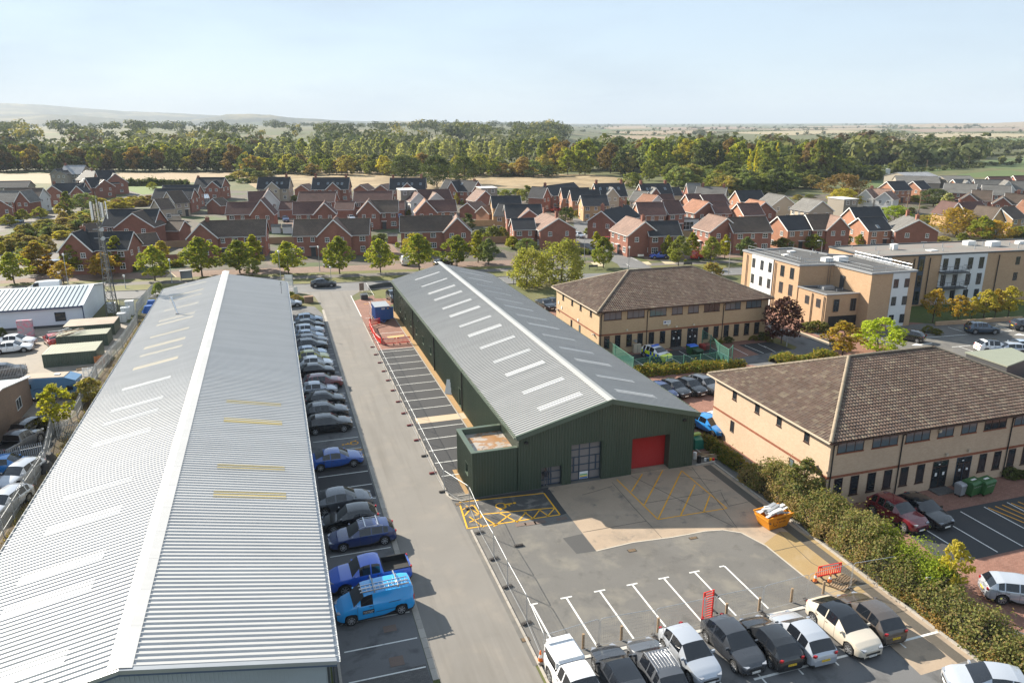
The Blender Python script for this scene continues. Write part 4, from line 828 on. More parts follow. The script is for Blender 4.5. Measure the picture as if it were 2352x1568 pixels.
# lattice telecom mast
ms = thing('telecom_mast', 'tall grey lattice telecom mast with antenna panels on top', 'mast', (-26.3, 132.0, 0))
mb_ = MB(); H_ = 15.2; M['mastgrey'] = flat('dull_mast_steel', (.13,.125,.115), .6); legs = [(-.95,-.7),(.95,-.7),(0,.95)]
def lp(i, z): f = 1-.72*z/H_; return Vector((legs[i][0]*f, legs[i][1]*f, z))
for i in range(3): tl_ = MB().tube(lp(i,0), lp(i,H_), .09, .05, 7); tl_.build('leg', M['mastgrey'] if i != 1 else M['dgrey'], ms)
zs = [0]; 
while zs[-1] < H_-.6: zs.append(min(H_, zs[-1]+1.7*(1-.5*zs[-1]/H_)))
for z0, z1 in zip(zs, zs[1:]):
    for i in range(3): j = (i+1) % 3; mb_.tube(lp(i,z0), lp(j,z1), .035, n=4); mb_.tube(lp(j,z0), lp(i,z1), .035, n=4); mb_.tube(lp(i,z1), lp(j,z1), .035, n=4)
tag(mb_.build('bracing', M['mastgrey'], ms), kind='stuff')
lb = MB()
for s in (-.12,.12): lb.tube((s,.2,0),(s,.1,H_),.03,n=4)
for k in range(44): lb.tube((-.12,.18,.4+k*.38),(.12,.18,.4+k*.38),.015,n=4)
lb.build('ladder', M['galv'], ms)
MB().tube((0,0,H_),(0,0,H_+3.4),.09).tube((0,0,H_+3.4),(0,0,H_+4.6),.02).build('top_pole', M['galv'], ms)
for z in (H_-1.2, H_-2.6): b = MB(); b.tube((-1.1,0,z),(1.1,0,z),.05).tube((0,-1.1,z),(0,1.1,z),.05).tube((.3,-.5,z),(.3,-.8,z),.3,n=12); b.build('antenna_arm', M['galv'], ms)
for k in range(9):
    a = k*2*PI/9; r = .95 if k % 3 else 1.25; x, y = r*math.cos(a), r*math.sin(a); h0 = H_+.15+random.uniform(0,.5); hh = random.uniform(2.2,2.9)
    b = MB(); b.obox((x,y,h0+hh/2), (.07*math.cos(a),.07*math.sin(a),0), (-.12*math.sin(a),.12*math.cos(a),0), (0,0,hh/2)); b.build('antenna_panel', flat('antenna_cream', (.5,.46,.38), .5) if k % 2 else M['white'], ms)
    MB().tube((x*.7,y*.7,h0-.3),(x*.7,y*.7,h0+hh),.04).tube((0,0,h0+.4),(x*.7,y*.7,h0+.4),.03).tube((0,0,h0+1.5),(x*.7,y*.7,h0+1.5),.03).build('antenna_mount', M['dgrey'], ms)
for k, (x, y, h) in enumerate(((-23.7,131.5,2.3),(-23.9,128.6,1.9),(-24.2,126.9,1.4),(-26.9,134.2,1.6))):
    cbn = thing('equipment_cabinet', ['tall pale equipment cabinet right of the mast foot', 'middle pale equipment cabinet right of the mast', 'low pale equipment cabinet nearest the rusty container', 'grey cabinet inside the mast legs'][k], 'cabinet', (x, y, 0), 0, 'cabinets round the mast')
    MB().box(-.6,.6,-.5,.5,.1,h).box(-.64,.64,-.54,.54,h,h+.06).box(-.55,.55,-.45,.45,0,.1).build('body', flat('cabinet_grey', (.52,.54,.55), .5), cbn); MB().box(-.01,.01,-.512,-.5,.2,h-.1).build('door_gap', M['ink'], cbn)
# ------------------------------------------------------------------ houses beyond the road
M['hr'] = masonry('red_house_brick', (.25,.095,.066), (.31,.128,.09), (.20,.13,.10), .225, .075, .01, rnd=.12)
M['ho'] = masonry('orange_house_brick', (.33,.145,.088), (.39,.18,.11), (.30,.2,.14), .225, .075, .01, rnd=.08)
M['hc'] = rough('cream_stone_wall', (.42,.35,.27), .12, .1, 8, rnd=.06); M['hw'] = rough('house_render', (.56,.555,.54), .05, .06, 4, rnd=.03)
M['hy'] = masonry('yellow_house_brick', (.39,.23,.11), (.45,.28,.14), (.4,.3,.2), .225, .075, .01, rnd=.06); M['hs'] = rough('grey_stone_wall', (.27,.24,.20), .2, .12, 6, rnd=.06)
def slates(name, c, rowh=.33, rn=.12):
    """roof covering seen from far off: fine courses, no single tile visible"""
    m, t, b, N, L = nodes(name); setb(b, .8, 0, .3)
    g = N('ShaderNodeNewGeometry'); s = N('ShaderNodeSeparateXYZ'); L(g.outputs['Position'], s.inputs[0])
    a = N('ShaderNodeMath'); L(s.outputs[0], a.inputs[0]); L(s.outputs[1], a.inputs[1]); cb = N('ShaderNodeCombineXYZ'); L(a.outputs[0], cb.inputs[0]); L(s.outputs[2], cb.inputs[1])
    br = N('ShaderNodeTexBrick'); br.inputs['Scale'].default_value = 1; br.inputs['Brick Width'].default_value = .35; br.inputs['Row Height'].default_value = rowh*.7; br.inputs['Mortar Size'].default_value = .03
    for k, f in (('Color1', .85), ('Color2', 1.15), ('Mortar', .55)): br.inputs[k].default_value = c4([x*f for x in c])
    L(cb.outputs[0], br.inputs['Vector']); n = noise(N, L, g.outputs['Position'], .35, 5, .65); oi = N('ShaderNodeObjectInfo')
    col = mix(N, L, 1, br.outputs[0], ramp(N, L, n, [(.3, .8), (.7, 1.15)]), 'MULTIPLY'); col = mix(N, L, 1, col, ramp(N, L, oi.outputs['Random'], [(0, 1-rn), (1, 1+rn)]), 'MULTIPLY')
    L(col, b.inputs['Base Color']); return m
M['rd'] = slates('dark_slate_roof', (.035,.037,.042)); M['rb'] = slates('brown_tile_roof', (.105,.078,.06)); M['rm'] = slates('maroon_tile_roof', (.115,.06,.05))
M['ro'] = slates('orange_tile_roof', (.26,.125,.075)); M['rg'] = slates('grey_tile_roof', (.15,.145,.135)); M['rp'] = slates('pinkish_tile_roof', (.21,.135,.105)); M['rw'] = slates('sun_glare_tinted_slate_roof', (.30,.31,.33))  # last roof: sun reflection is put into its pale slate colour
M['upvc'] = flat('white_window_frame', (.72,.72,.70), .4)
HG = (lambda wd, ht: None)
WM = {}
def winmesh(wd, ht, bars):
    k = (round(wd, 1), round(ht, 1), bars)
    if k not in WM:
        wd, ht = k[0], k[1]; f = MB(); t = .09
        f.box(-wd/2, -wd/2+t, -.06, .02, 0, ht); f.box(wd/2-t, wd/2, -.06, .02, 0, ht); f.box(-wd/2+t, wd/2-t, -.06, .02, ht-t, ht); f.box(-wd/2-.06, wd/2+.06, -.1, .02, -.04, t)
        for b in range(bars): c = -wd/2+wd*(b+1)/(bars+1); f.box(c-.035, c+.035, -.05, .02, t, ht-t)
        f.box(-wd/2+t, wd/2-t, -.048, .02, ht*.5-.03, ht*.5+.03)
        p = MB().box(-wd/2+t*.8, wd/2-t*.8, -.025, .02, t*.8, ht-t*.8); WM[k] = (f.mesh('window', M['upvc']), p.mesh('pane', M['glass']))
    return WM[k]
def add_window(t, p, out, wd=1.2, ht=1.25, bars=1, name='window'):
    f, g = winmesh(wd, ht, bars); a = math.atan2(out[0], -out[1]); w_ = put(name, f, t, p, a); put('pane', g, w_); return w_
CAM2 = Vector((0, 0))
def ray(P, x, y):
    q = at(P, x, y, 0); o = Vector((0, 0, CAMZ)); return o, (q-o).normalized()
def onplane(P, x, y, p0, n):
    o, d = ray(P, x, y); n = Vector((n[0], n[1], 0)); return o+d*((Vector((p0[0], p0[1], 0))-o).dot(n)/d.dot(n))
def block(t, p0, p1, zr, hw, ze, roof, wall, gables=(1, 1), over=.28):
    p0, p1 = Vector((p0[0], p0[1])), Vector((p1[0], p1[1])); d = (p1-p0).normalized(); n = Vector((-d.y, d.x)); L_ = (p1-p0).length
    def P(u, v, z): q = p0+d*u+n*v; return (q.x, q.y, z)
    w_ = MB(); vs = []
    for u in (0, L_): vs += [P(u,-hw,0), P(u,hw,0), P(u,hw,ze), P(u,0,zr-.12), P(u,-hw,ze)]
    w_.add(vs, [(4,3,2,1,0),(5,6,7,8,9),(0,5,9,4),(1,2,7,6)]); w_.build('wall', M['h'+wall], t)
    r = MB(); k = (zr-ze)/hw; th = .14
    for s in (-1, 1):
        q = [P(-over, 0, zr), P(L_+over, 0, zr), P(L_+over, s*(hw+.3), ze-.3*k), P(-over, s*(hw+.3), ze-.3*k)]
        b_ = [(x, y, z+th) for x, y, z in q]; r.add(q+b_, [(0,1,2,3),(7,6,5,4),(0,4,5,1),(1,5,6,2),(2,6,7,3),(3,7,4,0)] if s < 0 else [(3,2,1,0),(4,5,6,7),(1,5,4,0),(2,6,5,1),(3,7,6,2),(0,4,7,3)])
    r.bar(P(-over,0,zr+th+.02), P(L_+over,0,zr+th+.02), .25, .08); ro = r.build('roof', M['r'+roof], t)
    for i, u in ((0, -over-.03), (1, L_+over+.03)):
        if gables[i]:
            b = MB()
            for s in (-1, 1): b.bar(Vector(P(u,0,zr+.0)), Vector(P(u,s*(hw+.3),ze-.3*k)), .05, .24, 0, (0,0,1))
            b.build('bargeboard', M['upvc'] if wall != 's' else M['mgrey'], t)
    b = MB()
    for s in (-1, 1): b.bar(P(-.1,s*(hw+.34),ze-.3*k+.02), P(L_+.1,s*(hw+.34),ze-.3*k+.02), .1, .1)
    b.build('gutter', M['upvc'] if wall in 'rwo' else M['mgrey'], t)
    return p0, d, n, L_, ro
def wins(t, p0, d, n, L_, hw, ze, zr, skip=(), doors=1, pat=None, gable=True, u0=0):
    c = p0+d*(L_/2); big = (c-CAM2).length < 330
    for s in (-1, 1):
        o = n*s
        if o.dot(CAM2-c) <= 2: continue
        k = max(1, int(round(L_/2.9))); drs = 0
        for i in range(k):
            u = L_*(i+.5)/k
            if any(a-.7 < u < b+.7 for a, b in skip): continue
            q = p0+d*u+o*(hw+.005)
            if ze > 4: add_window(t, (q.x, q.y, ze-1.55), o, 1.3 if i % 3 != 1 else .9, 1.15, 1)
            if doors and i % 3 == 1 and big:
                f = MB(); f.box(-.55,.55,-.08,.03,0,2.1); dr = f.build('front_door', M['dgrey'], t, (q.x, q.y, 0), math.atan2(o.x, -o.y)); MB().box(-.8,.8,-.7,.02,2.25,2.35).build('door_canopy', M['upvc'], dr)
            else: add_window(t, (q.x, q.y, .85), o, 1.5 if i % 2 == 0 else 1.1, 1.3, 1 if i % 2 else 2)
    if gable:
        for u, o in ((0, -d), (L_, d)):
            e = p0+d*u
            if o.dot(CAM2-e) <= 20: continue
            for v, z, wd in ((-hw*.45, ze-1.6, 1.0), (hw*.5, ze-1.6, .8), (hw*.4, .9, 1.3)):
                if z > 0: q = e+n*v+o*.005; add_window(t, (q.x, q.y, z), o, wd, 1.15, 1)
def house(label, spec, wings=(), chims=(), cat='house', name='house', gw=True, doors=1, lights=()):
    P, x1, y1, x2, y2, zr, hw, ze, roof, wall = spec
    a, b_ = at(P, x1, y1, zr), at(P, x2, y2, zr); t = thing(name, label, cat, (0, 0, 0), 0, 'houses across the road' if cat == 'house' else 'garages among the houses')
    p0, d, n, L_, ro = block(t, a, b_, zr, hw, ze, roof, wall)
    c = p0+d*(L_/2); front = n if n.dot(CAM2-c) > 0 else -n; skip = []
    for wg in wings:
        x, y, wd, pj = wg[:4]; wr, ww = (wg[4] if len(wg) > 4 else roof), (wg[5] if len(wg) > 5 else wall)
        q = onplane(P, x, y, p0+front*(hw+pj), front); u = (Vector((q.x, q.y))-p0).dot(d); zw = max(3.2, min(zr+1.2, q.z)); e = p0+d*u
        f = e+front*(hw+pj); bk = e-front*(.2 if zw <= zr else 1.2); wze = max(2.2, min(ze, zw-1.2))
        block(t, f, bk, zw, wd/2, wze, wr, ww, (1, 0)); skip.append((u-wd/2, u+wd/2))
        dd = front
        if zw > 5.5:
            for v in (-wd*.22, wd*.22):
                g = f+d*v+front*.005; add_window(t, (g.x, g.y, wze-1.55), front, 1.0, 1.15, 1)
            g = f+d*(wd*.05)+front*.005; add_window(t, (g.x, g.y, .85), front, 1.5, 1.25, 2)
    if gw is not None: wins(t, p0, d, n, L_, hw, ze, zr, skip, doors, None, gw)
    for (x, y) in chims:
        q = onplane(P, x, y, p0, front); u = (Vector((q.x, q.y))-p0).dot(d); e = p0+d*max(.4, min(L_-.4, u)); zt = max(zr+.7, min(zr+1.8, q.z))
        m_ = MB(); r_ = math.atan2(d.y, d.x); m_.box(-.42,.42,-.34,.34,zr-.8,zt).box(-.5,.5,-.42,.42,zt-.14,zt-.02); ch = m_.build('chimney', M['hr'], ro, (e.x, e.y, 0), r_)
        pt = MB(); pt.tube((-.2,0,zt),(-.2,0,zt+.3),.12,.1).tube((.2,0,zt),(.2,0,zt+.3),.12,.1); 
        tag(pt.build('chimney_pot', M['ro'], ch), kind='stuff') if False else put('chimney_pot', pt.mesh('chimney_pot', M['ro']), ro, (e.x, e.y, 0), r_)
    for (x, y) in lights:      # roof windows
        sl_ = (zr-ze)/hw; nn = Vector((front.x*sl_, front.y*sl_, 1)).normalized(); o, dr = ray(P, x, y); pl = Vector((p0.x, p0.y, zr+.16)); q = o+dr*((pl-o).dot(nn)/dr.dot(nn))
        m_ = MB(); dn = Vector((front.x, front.y, -sl_)).normalized(); m_.obox(q, Vector((d.x, d.y, 0))*.4, dn*.6, nn*.06); rwn = m_.build('roof_window', M['mgrey'], ro); m_ = MB(); m_.obox(q+nn*.05, Vector((d.x, d.y, 0))*.32, dn*.5, nn*.02); m_.build('pane', M['skyglass'], rwn)
    return t, p0, d, n, L_, front
hs = house
# far left estate
hs('red brick house with grey roof and end gable at the far left edge', ('A',-120,420,180,420,8,4,4.9,'g','r'), [(183,424,5,.6)])
hs('house with brown roof and white rendered gable, far left', ('A',45,400,385,396,8,4.2,5,'b','w'), doors=0)
hs('small red brick gable house cut by the left edge', ('A',-60,480,-10,500,7.2,3,4.6,'g','r'))
hs('low dark roofed barn at the edge of the stubble field', ('A',0,334,272,330,5,4.5,2.6,'d','s'), cat='barn', name='barn', gw=None, doors=0)
hs('stone farmhouse with pale sunlit roof, twin gables and tall chimney', ('A',585,190,770,190,9,5,5,'w','s'), [(495,225,6,3,'d'),(545,240,6,4,'d')], [(553,170)])
hs('brick house with wide dark roof and stout chimney behind the red gables', ('A',780,232,1035,262,9,5,5,'d','r'), [(865,238,9,1)], [(828,218)])
hs('red brick house with big end chimney and dark wings, left of the orange hedge', ('A',480,355,760,350,8,4.5,4.8,'d','r'), [(470,372,7,.5),(690,375,5,2.5)], [(452,335)])
hs('red brick gabled house with small white window left of the farm track', ('A',770,305,940,318,7.5,4,4.6,'d','r'), [(775,303,7,1)])
hs('house with solar panels and front gable beside the scrub mound', ('A',1785,300,2030,300,8.5,4.4,5,'d','r'), [(1920,334,5.5,1)], [(1705,310)])
hs('house with plain black roof behind the cream gables, upper one', ('A',1480,370,1800,367,8,4.2,5,'d','r'))
hs('house with plain black roof directly behind the cream gables', ('A',1408,402,1750,399,8,4.2,5,'d','r'))
hs('cream rendered house with steep gable facing the road, upper one', ('A',1512,430,1640,420,8,3.9,4.6,'b','c'), gw=False)
hs('cream rendered house with lower gable next to the dark roof', ('A',1400,497,1520,488,6.6,3.6,3.8,'b','c'), gw=False)
hs('large brick house with black roof and brown front wing behind the mast', ('A',985,590,1432,586,8.6,4.6,5,'d','r'), [(1198,622,9.5,2.2,'b')])
hs('brick house with black roof and stout chimney left of the mast foot', ('A',735,797,1195,790,8,4,5,'d','r'), [(652,803,6.5,1)], [(660,742)])
hs('small brown gabled roof between the mast and the chimney house', ('A',760,722,860,715,6.3,3.6,3.8,'b','r'), cat='garage', name='garage', gw=None)
hs('low garage with brown roof right of the mast', ('A',1225,815,1400,800,5.0,3.4,2.9,'b','r'), cat='garage', name='garage', gw=None)
hs('brick garage with wide brown roof below the cream gables', ('A',1520,690,1660,690,5.0,3.6,2.9,'b','r'), cat='garage', name='garage', gw=None)
hs('brick garage gable beside the white conservatory', ('A',1925,490,2010,480,5.2,3.2,3,'b','r'), cat='garage', name='garage', gw=None)
t_ = hs('long brown roofed brick terrace behind the lime trees, left of three', ('A',1860,694,2400,680,8,4,4.9,'b','r'), [(1812,714,6.5,1)], [(1850,660)])
# far row with black roofs by the dry field
hs('black roofed house with grey stone front gable, first of the far row', ('B',-10,298,268,296,9,4.4,5,'d','c'), [(105,340,5.5,1)], [(236,268)], doors=0, lights=((62,350),(152,350),(196,350)))
hs('black roofed brick house with two end chimneys left of the dry field', ('B',482,302,804,300,9,4.4,5,'d','r'), [(655,344,5.5,1)], [(500,268),(777,268)], doors=0, lights=((527,355),(612,353),(700,355),(740,355)))
hs('black roofed brick house with two chimneys below the dark oaks', ('B',1180,305,1495,303,9,4.4,5,'d','r'), [(1328,347,5.5,1)], [(1202,278),(1457,272)], doors=0, lights=((1252,357),(1294,357),(1373,357),(1450,357)))
hs('black roofed house with front gable and lower wing right of the oaks', ('B',1680,318,1965,330,8.6,4.3,5,'d','r'), [(1732,336,5,1.2)], [(1938,312)], doors=0, lights=((1825,357),))
for k, (x, lab) in enumerate(((372,'small brick garage gable between the first two black roofs'),(905,'small brick garage gable behind the maroon roofs, left one'),(1090,'small brick garage gable behind the maroon roofs, right one'))):
    hs(lab, ('B',x,365,x+70,355,5,3.4,2.9,'p','r'), cat='garage', name='garage', gw=None)
hs('house with plain maroon roof behind the brown garages', ('B',360,430,682,428,7.6,4.2,4.8,'m','r'), doors=0)
hs('wider house with plain maroon roof right of the garages', ('B',855,425,1192,422,7.8,4.4,4.8,'m','r'), doors=0)
hs('maroon roofed house with white topped gable', ('B',-105,430,75,425,8,4.2,4.9,'m','r'), [(75,412,6.4,1.3,'m','w')])
hs('brown roofed house with brick gable left of the garage court', ('B',-290,525,-5,520,7.8,4.1,4.9,'m','r'), [(5,496,6.4,1.5)])
hs('maroon roofed house with brick gable behind the first terrace', ('B',303,524,565,518,7.8,4.1,4.9,'m','r'), [(578,528,6.2,1.2)])
hs('double garage with brown roof and dark open doors, left', ('B',190,520,302,519,5,3.6,2.9,'m','r'), cat='garage', name='garage', gw=None)
hs('double garage with brown roof and dark open doors, middle', ('B',690,520,852,519,5,3.6,2.9,'m','r'), cat='garage', name='garage', gw=None)
hs('narrow garage with brown roof beside the blue car', ('B',1235,515,1302,514,5,3.4,2.9,'m','r'), cat='garage', name='garage', gw=None)
hs('brown roofed pair of houses with left gable above the red garden shed', ('B',990,510,1242,506,7.8,4.1,4.9,'b','r'), [(975,510,6.4,1.2,'p')])
hs('long brick terrace with tall central gable facing the road', ('B',318,682,984,672,8,4,4.9,'b','r'), [(660,680,7.6,1,'p')])
hs('long brick terrace with gable at its right end, yellow tree in front', ('B',1272,652,1730,645,8,4,4.9,'b','r'), [(1782,662,6.4,1,'p')])
hs('brick house with white topped gables, behind the pale dormer', ('B',1425,415,1700,405,8,4.2,4.9,'m','r'), [(1432,440,5.6,1.2,'m','w'),(1592,440,5.8,1.2,'p','w')])
hs('orange gabled house with maroon main roof left of the garden walls', ('B',1520,508,1758,503,7.6,4.1,4.8,'m','o'), [(1498,508,6.2,1.2,'o','r')])
hs('pale roofed narrow brick house left of the flat dormer', ('B',1958,408,2035,420,8,3.8,4.9,'p','r'))
hs('brick garage with wide gable and white door by the conservatory', ('B',1878,528,1990,515,5,3.8,2.8,'p','r'), cat='garage', name='garage', gw=None)
hs('small orange brick garage next to the garden wall', ('B',2010,560,2085,552,4.8,3,2.8,'p','o'), cat='garage', name='garage', gw=None)
hs('yellow brick house with black roof and gable end to the left', ('B',2092,470,2345,466,8,4,5,'d','y'))
hs('house with flat roofed dormer and black roof by the junction lane', ('B',2165,535,2440,545,7.8,4,4.9,'d','y'))
hs('red brick house with black hipped end behind the willow', ('C',55,672,245,668,6.8,3.6,4.6,'d','r'))
hs('broad black roofed house with brown side slope behind the brick house', ('C',-5,548,310,543,8,4.4,5,'d','r'), [(214,590,6,1,'p')])
# right of the side road
hs('black roofed brick house with lower left wing by the dry field', ('C',340,380,612,346,8,4,5,'d','r'), [(370,390,5,.8)], [(355,348)])
hs('orange brick end house with black roof, back one of three in step', ('C',503,396,745,393,8,3.9,5,'d','o'))
hs('orange brick end house with black roof, middle one of three in step', ('C',585,414,840,411,8,3.9,5,'d','o'))
hs('yellow and brick house with black roof, front one of three in step', ('C',682,462,905,459,7.6,3.9,4.9,'d','y'))
hs('black roofed house with two chimneys and stone front gable', ('C',800,356,1062,351,9,4.3,5,'d','o'), [(967,392,5,1,'g','c')], [(818,322),(1043,318)], doors=0, lights=((855,400),(920,400),(1020,397)))
hs('black roofed house with two chimneys left of the crimson tree', ('C',1210,359,1472,353,9,4.3,5,'d','o'), [(1357,394,5,1,'g','r')], [(1222,328),(1442,326)], doors=0, lights=((1280,405),(1310,405),(1440,400)))
hs('low black roofed annex right of the twin chimneys', ('C',1475,390,1562,388,6.5,3.6,4,'d','c'), gw=None)
hs('grey hipped roof house with dark dormer behind the crimson tree', ('C',1640,352,1750,352,8,4.6,4.4,'g','r'), gw=None)
hs('long grey roofed house with pale gable behind the maroon roofs', ('C',1735,380,1995,388,8,4.6,4.6,'g','c'), (), [(1785,350),(1975,362)])
hs('black roofed house with orange brick gable right of the maroon roofs', ('C',2082,420,2300,416,8,4.1,5,'d','o'))
hs('maroon roofed brick house just below the crimson tree', ('C',1630,452,1760,449,7.8,4.2,4.9,'m','o'))
hs('maroon roofed brick house joined to the dark slate end', ('C',1765,458,1965,452,7.6,4.1,4.9,'m','r'))
hs('pale grey tiled house behind the orange roof', ('C',1170,420,1285,426,7.6,4,4.8,'g','c'))
hs('orange roofed house with white gable end', ('C',1245,448,1372,462,7.6,3.8,4.8,'o','w'))
hs('maroon roofed house right of the white gable end', ('C',1372,455,1500,452,7.4,3.8,4.7,'m','r'))
hs('brick house with dark brown roof, left of a joined pair', ('C',1182,526,1412,523,8,4.1,5,'m','o'))
hs('brick house with dark brown roof, taller right one of a joined pair', ('C',1418,511,1558,506,8.3,4.1,5.1,'m','r'))
hs('orange roofed brick house with gable beside the maroon roof', ('C',1690,497,1832,522,7.8,4.1,4.9,'o','r'))
hs('narrow maroon roofed house joined to the orange roofed gable', ('C',1850,524,1985,521,7.6,4,4.9,'m','r'))
hs('brick house with maroon roof left of the orange roof', ('C',2098,537,2275,532,7.6,4,4.9,'m','o'))
hs('orange roofed brick house behind the terraces', ('C',2205,497,2345,520,7.8,4,4.9,'o','r'))
HB = hs('large brick house with pale brown roof and two chimneys, white conservatory to its left', ('C',345,618,475,668,7.4,4.6,4.7,'p','r'), (), [(348,570),(460,605)])
hs('brick house with black roof and chimneys beside the lane, end gable to the left', ('C',868,602,1100,550,7.6,4,4.8,'d','r'), (), [(855,545),(1047,505)])
hs('brick corner house with solar panel roof and ivy arch', ('C',1092,652,1258,698,8,4.1,5,'p','r'), (), [(1240,640)])
hs('black roofed brick house joined to the ivy arch house', ('C',1265,698,1545,693,7.6,4,4.9,'d','r'))
hs('brick house with pale roof slope and gable right of the white extension', ('C',1840,632,2000,668,8,4.2,5,'p','r'))
hs('dark brown roofed terrace right of the pale roof slope', ('C',2006,664,2340,656,7.9,4.1,5,'b','r'))
hs('pale roofed house with blank cream gable, left of two', ('D',45,442,188,464,7.8,4.2,4.9,'g','c'))
hs('pale roofed house with blank cream gable, right of two', ('D',362,487,528,512,7.8,4.2,4.9,'g','c'))
hs('terrace with black roof and orange brick end beyond the apartments', ('D',132,652,378,640,7.8,4,5,'d','o'))
hs('terrace with dark brown roof and right hand gable beyond the apartments', ('D',382,637,600,632,8,4.1,5,'b','r'), [(688,658,6,.5,'p')])
hs('house with grey flat dormer and black roof behind the terrace', ('D',782,572,1036,567,8,4.1,5,'d','o'))
hs('plain black roof with single roof window right of the grey dormer', ('D',862,664,1066,656,7,4,4.4,'d','o'), lights=((1030,742),))
hs('brick house with pale grey roof and two chimneys, blank gable facing', ('D',1285,642,1402,682,7.2,4.8,4.5,'g','r'), (), [(1305,595),(1392,635)])
hs('brick house with blue black roof beyond the white house, left of two', ('D',1115,337,1268,332,7.8,4.2,4.9,'d','o'))
hs('brick house with blue black roof beyond the white house, right of two', ('D',1352,334,1442,330,7.6,4,4.9,'d','o'))
hs('white rendered house with brown roof and twin gables', ('D',965,398,1145,408,7.6,4,4.8,'p','w'), [(925,410,5.6,1),(1098,432,5.6,1.6)], [(975,375)])
hs('grey roofed brick house in the right estate, front of the long rows', ('D',1640,350,1922,360,7.8,4.2,4.9,'g','r'))
hs('grey roofed brick house in the right estate, beside the brown roof', ('D',1980,367,2230,374,7.8,4.2,4.9,'g','r'))
hs('brown roofed brick house with white windowed gable, right estate', ('D',1890,414,2062,420,7.8,4.1,4.9,'b','r'), [(1862,446,5,1)])
hs('brown roofed brick house with cross gable at the right edge', ('D',2190,442,2400,450,7.8,4.1,4.9,'b','r'), [(2165,478,5,1)], [(2310,415)])
hs('dark roofed house with orange gable top of the right estate', ('D',1715,318,1855,316,7.8,4,4.9,'g','o'))
hs('long grey roof at the top of the right estate', ('D',1905,318,2195,322,7.8,4.1,4.9,'g','r'), [(1845,330,5,1,'g','w')])
hs('grey roofed house with white gable at the top right edge', ('D',2205,330,2420,334,7.8,4.1,4.9,'g','r'), [(2215,333,5,1,'g','w')])
hs('dark maroon roofs far up the right estate', ('D',2030,292,2220,292,7.8,4.1,4.9,'m','r'))
hs('red roofed house far up at the right edge', ('D',2260,284,2420,284,7.8,4.1,4.9,'m','r'))
hs('maroon roofed bungalow with yellow gable behind the orange tree', ('D',1765,524,1962,518,6.6,3.8,3.8,'m','y'), [(1752,528,6,1)], [(1760,500)])
hs('house with white edged yellow gable and brown roof near the right edge', ('D',2140,572,2262,562,7,3.8,4.4,'b','y'), [(2136,574,6.4,1)])
hs('broad orange tiled roof house cut by the right edge', ('D',2345,505,2520,520,8,4.4,4.9,'o','o'))
# farm sheds
fs = thing('farm_shed', 'long grey green farm shed with pale sheet roof beyond the houses', 'farm shed'); block(fs, at('D',1190,285,6.5), at('D',1570,292,6.5), 6.5, 8, 4.2, 'g', 's', (0,0))
fs = thing('farm_shed', 'farm shed with bright sunlit roof behind the grey green shed', 'farm shed'); block(fs, at('D',1210,255,6.5), at('D',1480,250,6.5), 6.5, 9, 4.5, 'w', 's', (0,0))
fs = thing('farm_shed', 'low grey farm sheds right of the long shed', 'farm shed'); block(fs, at('D',1600,285,5), at('D',1860,285,5), 5, 7, 3, 'g', 's', (0,0))
si = thing('feed_silo', 'pale square feed silo on legs left of the farm sheds', 'silo', at('D',1080,305)); MB().box(-2.2,2.2,-2,2,2.2,5.0).add([(-2.2,-2,2.2),(2.2,-2,2.2),(2.2,2,2.2),(-2.2,2,2.2),(0,0,.8)], [(1,0,4),(2,1,4),(3,2,4),(0,3,4)]).build('hopper', M['hw'], si)
for a in (-2,2):
    for c in (-1.8,1.8): MB().box(a-.12,a+.12,c-.12,c+.12,0,2.2).build('leg', M['mgrey'], si)
# dormers, solar panels, conservatories, extension, garden sheds
def dormer(label, P, x, y, sx, sy, h):
    p = at(P, x, y, 0); t = thing('flat_dormer_block', label, 'dormer', p); MB().box(-sx,sx,-sy,sy,0,h).build('wall', M['hs'], t); MB().box(-sx-.2,sx+.2,-sy-.2,sy+.2,h,h+.2).build('roof', M['hw'], t)
    for k in (-.45,.45): add_window(t, (k*sx, -sy-.01, h-1.5), (0,-1), 1.2, 1.2, 1)
dormer('pale flat roofed dormer block left of the white topped gable', 'B', 1330, 620, 2.6, 4, 8.0); dormer('brick house with flat dormer top beside the conservatory', 'B', 2050, 570, 3, 3.6, 7.2); dormer('grey flat dormer with white windows left of the black roof', 'D', 690, 700, 2.6, 3.6, 7.2)
def conservatory(label, P, x, y, rz, sx, sy):
    t = thing('conservatory', label, 'conservatory', at(P, x, y), rz); f = MB(); n = 6
    for k in range(n+1): u = -sx+2*sx*k/n; f.box(u-.04,u+.04,-sy-.04,-sy+.04,0,2.2); f.bar((u,-sy,2.2),(u,sy,3.4),.08,.08)
    f.box(-sx,sx,-sy-.05,-sy+.05,2.1,2.25); f.box(-sx,sx,-sy-.03,-sy+.03,.5,.6); f.box(-sx-.04,-sx+.04,-sy,sy,0,2.2); f.box(sx-.04,sx+.04,-sy,sy,0,2.2); f.bar((-sx,sy,3.45),(sx,sy,3.45),.15,.12); f.build('frame', M['upvc'], t)
    MB().box(-sx+.05,sx-.05,-sy+.06,sy,0,2.1).build('pane', M['skyglass'], t); b = MB(); b.add([(-sx,-sy,2.24),(sx,-sy,2.24),(sx,sy,3.44),(-sx,sy,3.44)], [(0,1,2,3)]); b.build('roof_glazing', flat('conservatory_glazing', (.28,.35,.42), .15), t)
conservatory('white conservatory left of the large brick house by the willow', 'C', 205, 905, .75, 3.2, 2.0); conservatory('small white conservatory in front of the far black roof', 'B', 1855, 520, 0, 2, 1.5); conservatory('white lean-to conservatory beside the solar panel house', 'A', 1845, 535, .2, 2, 1.6); conservatory('small white conservatory below the ivy hedge left of the lane', 'C', 1010, 540, .1, 1.4, 1.4)
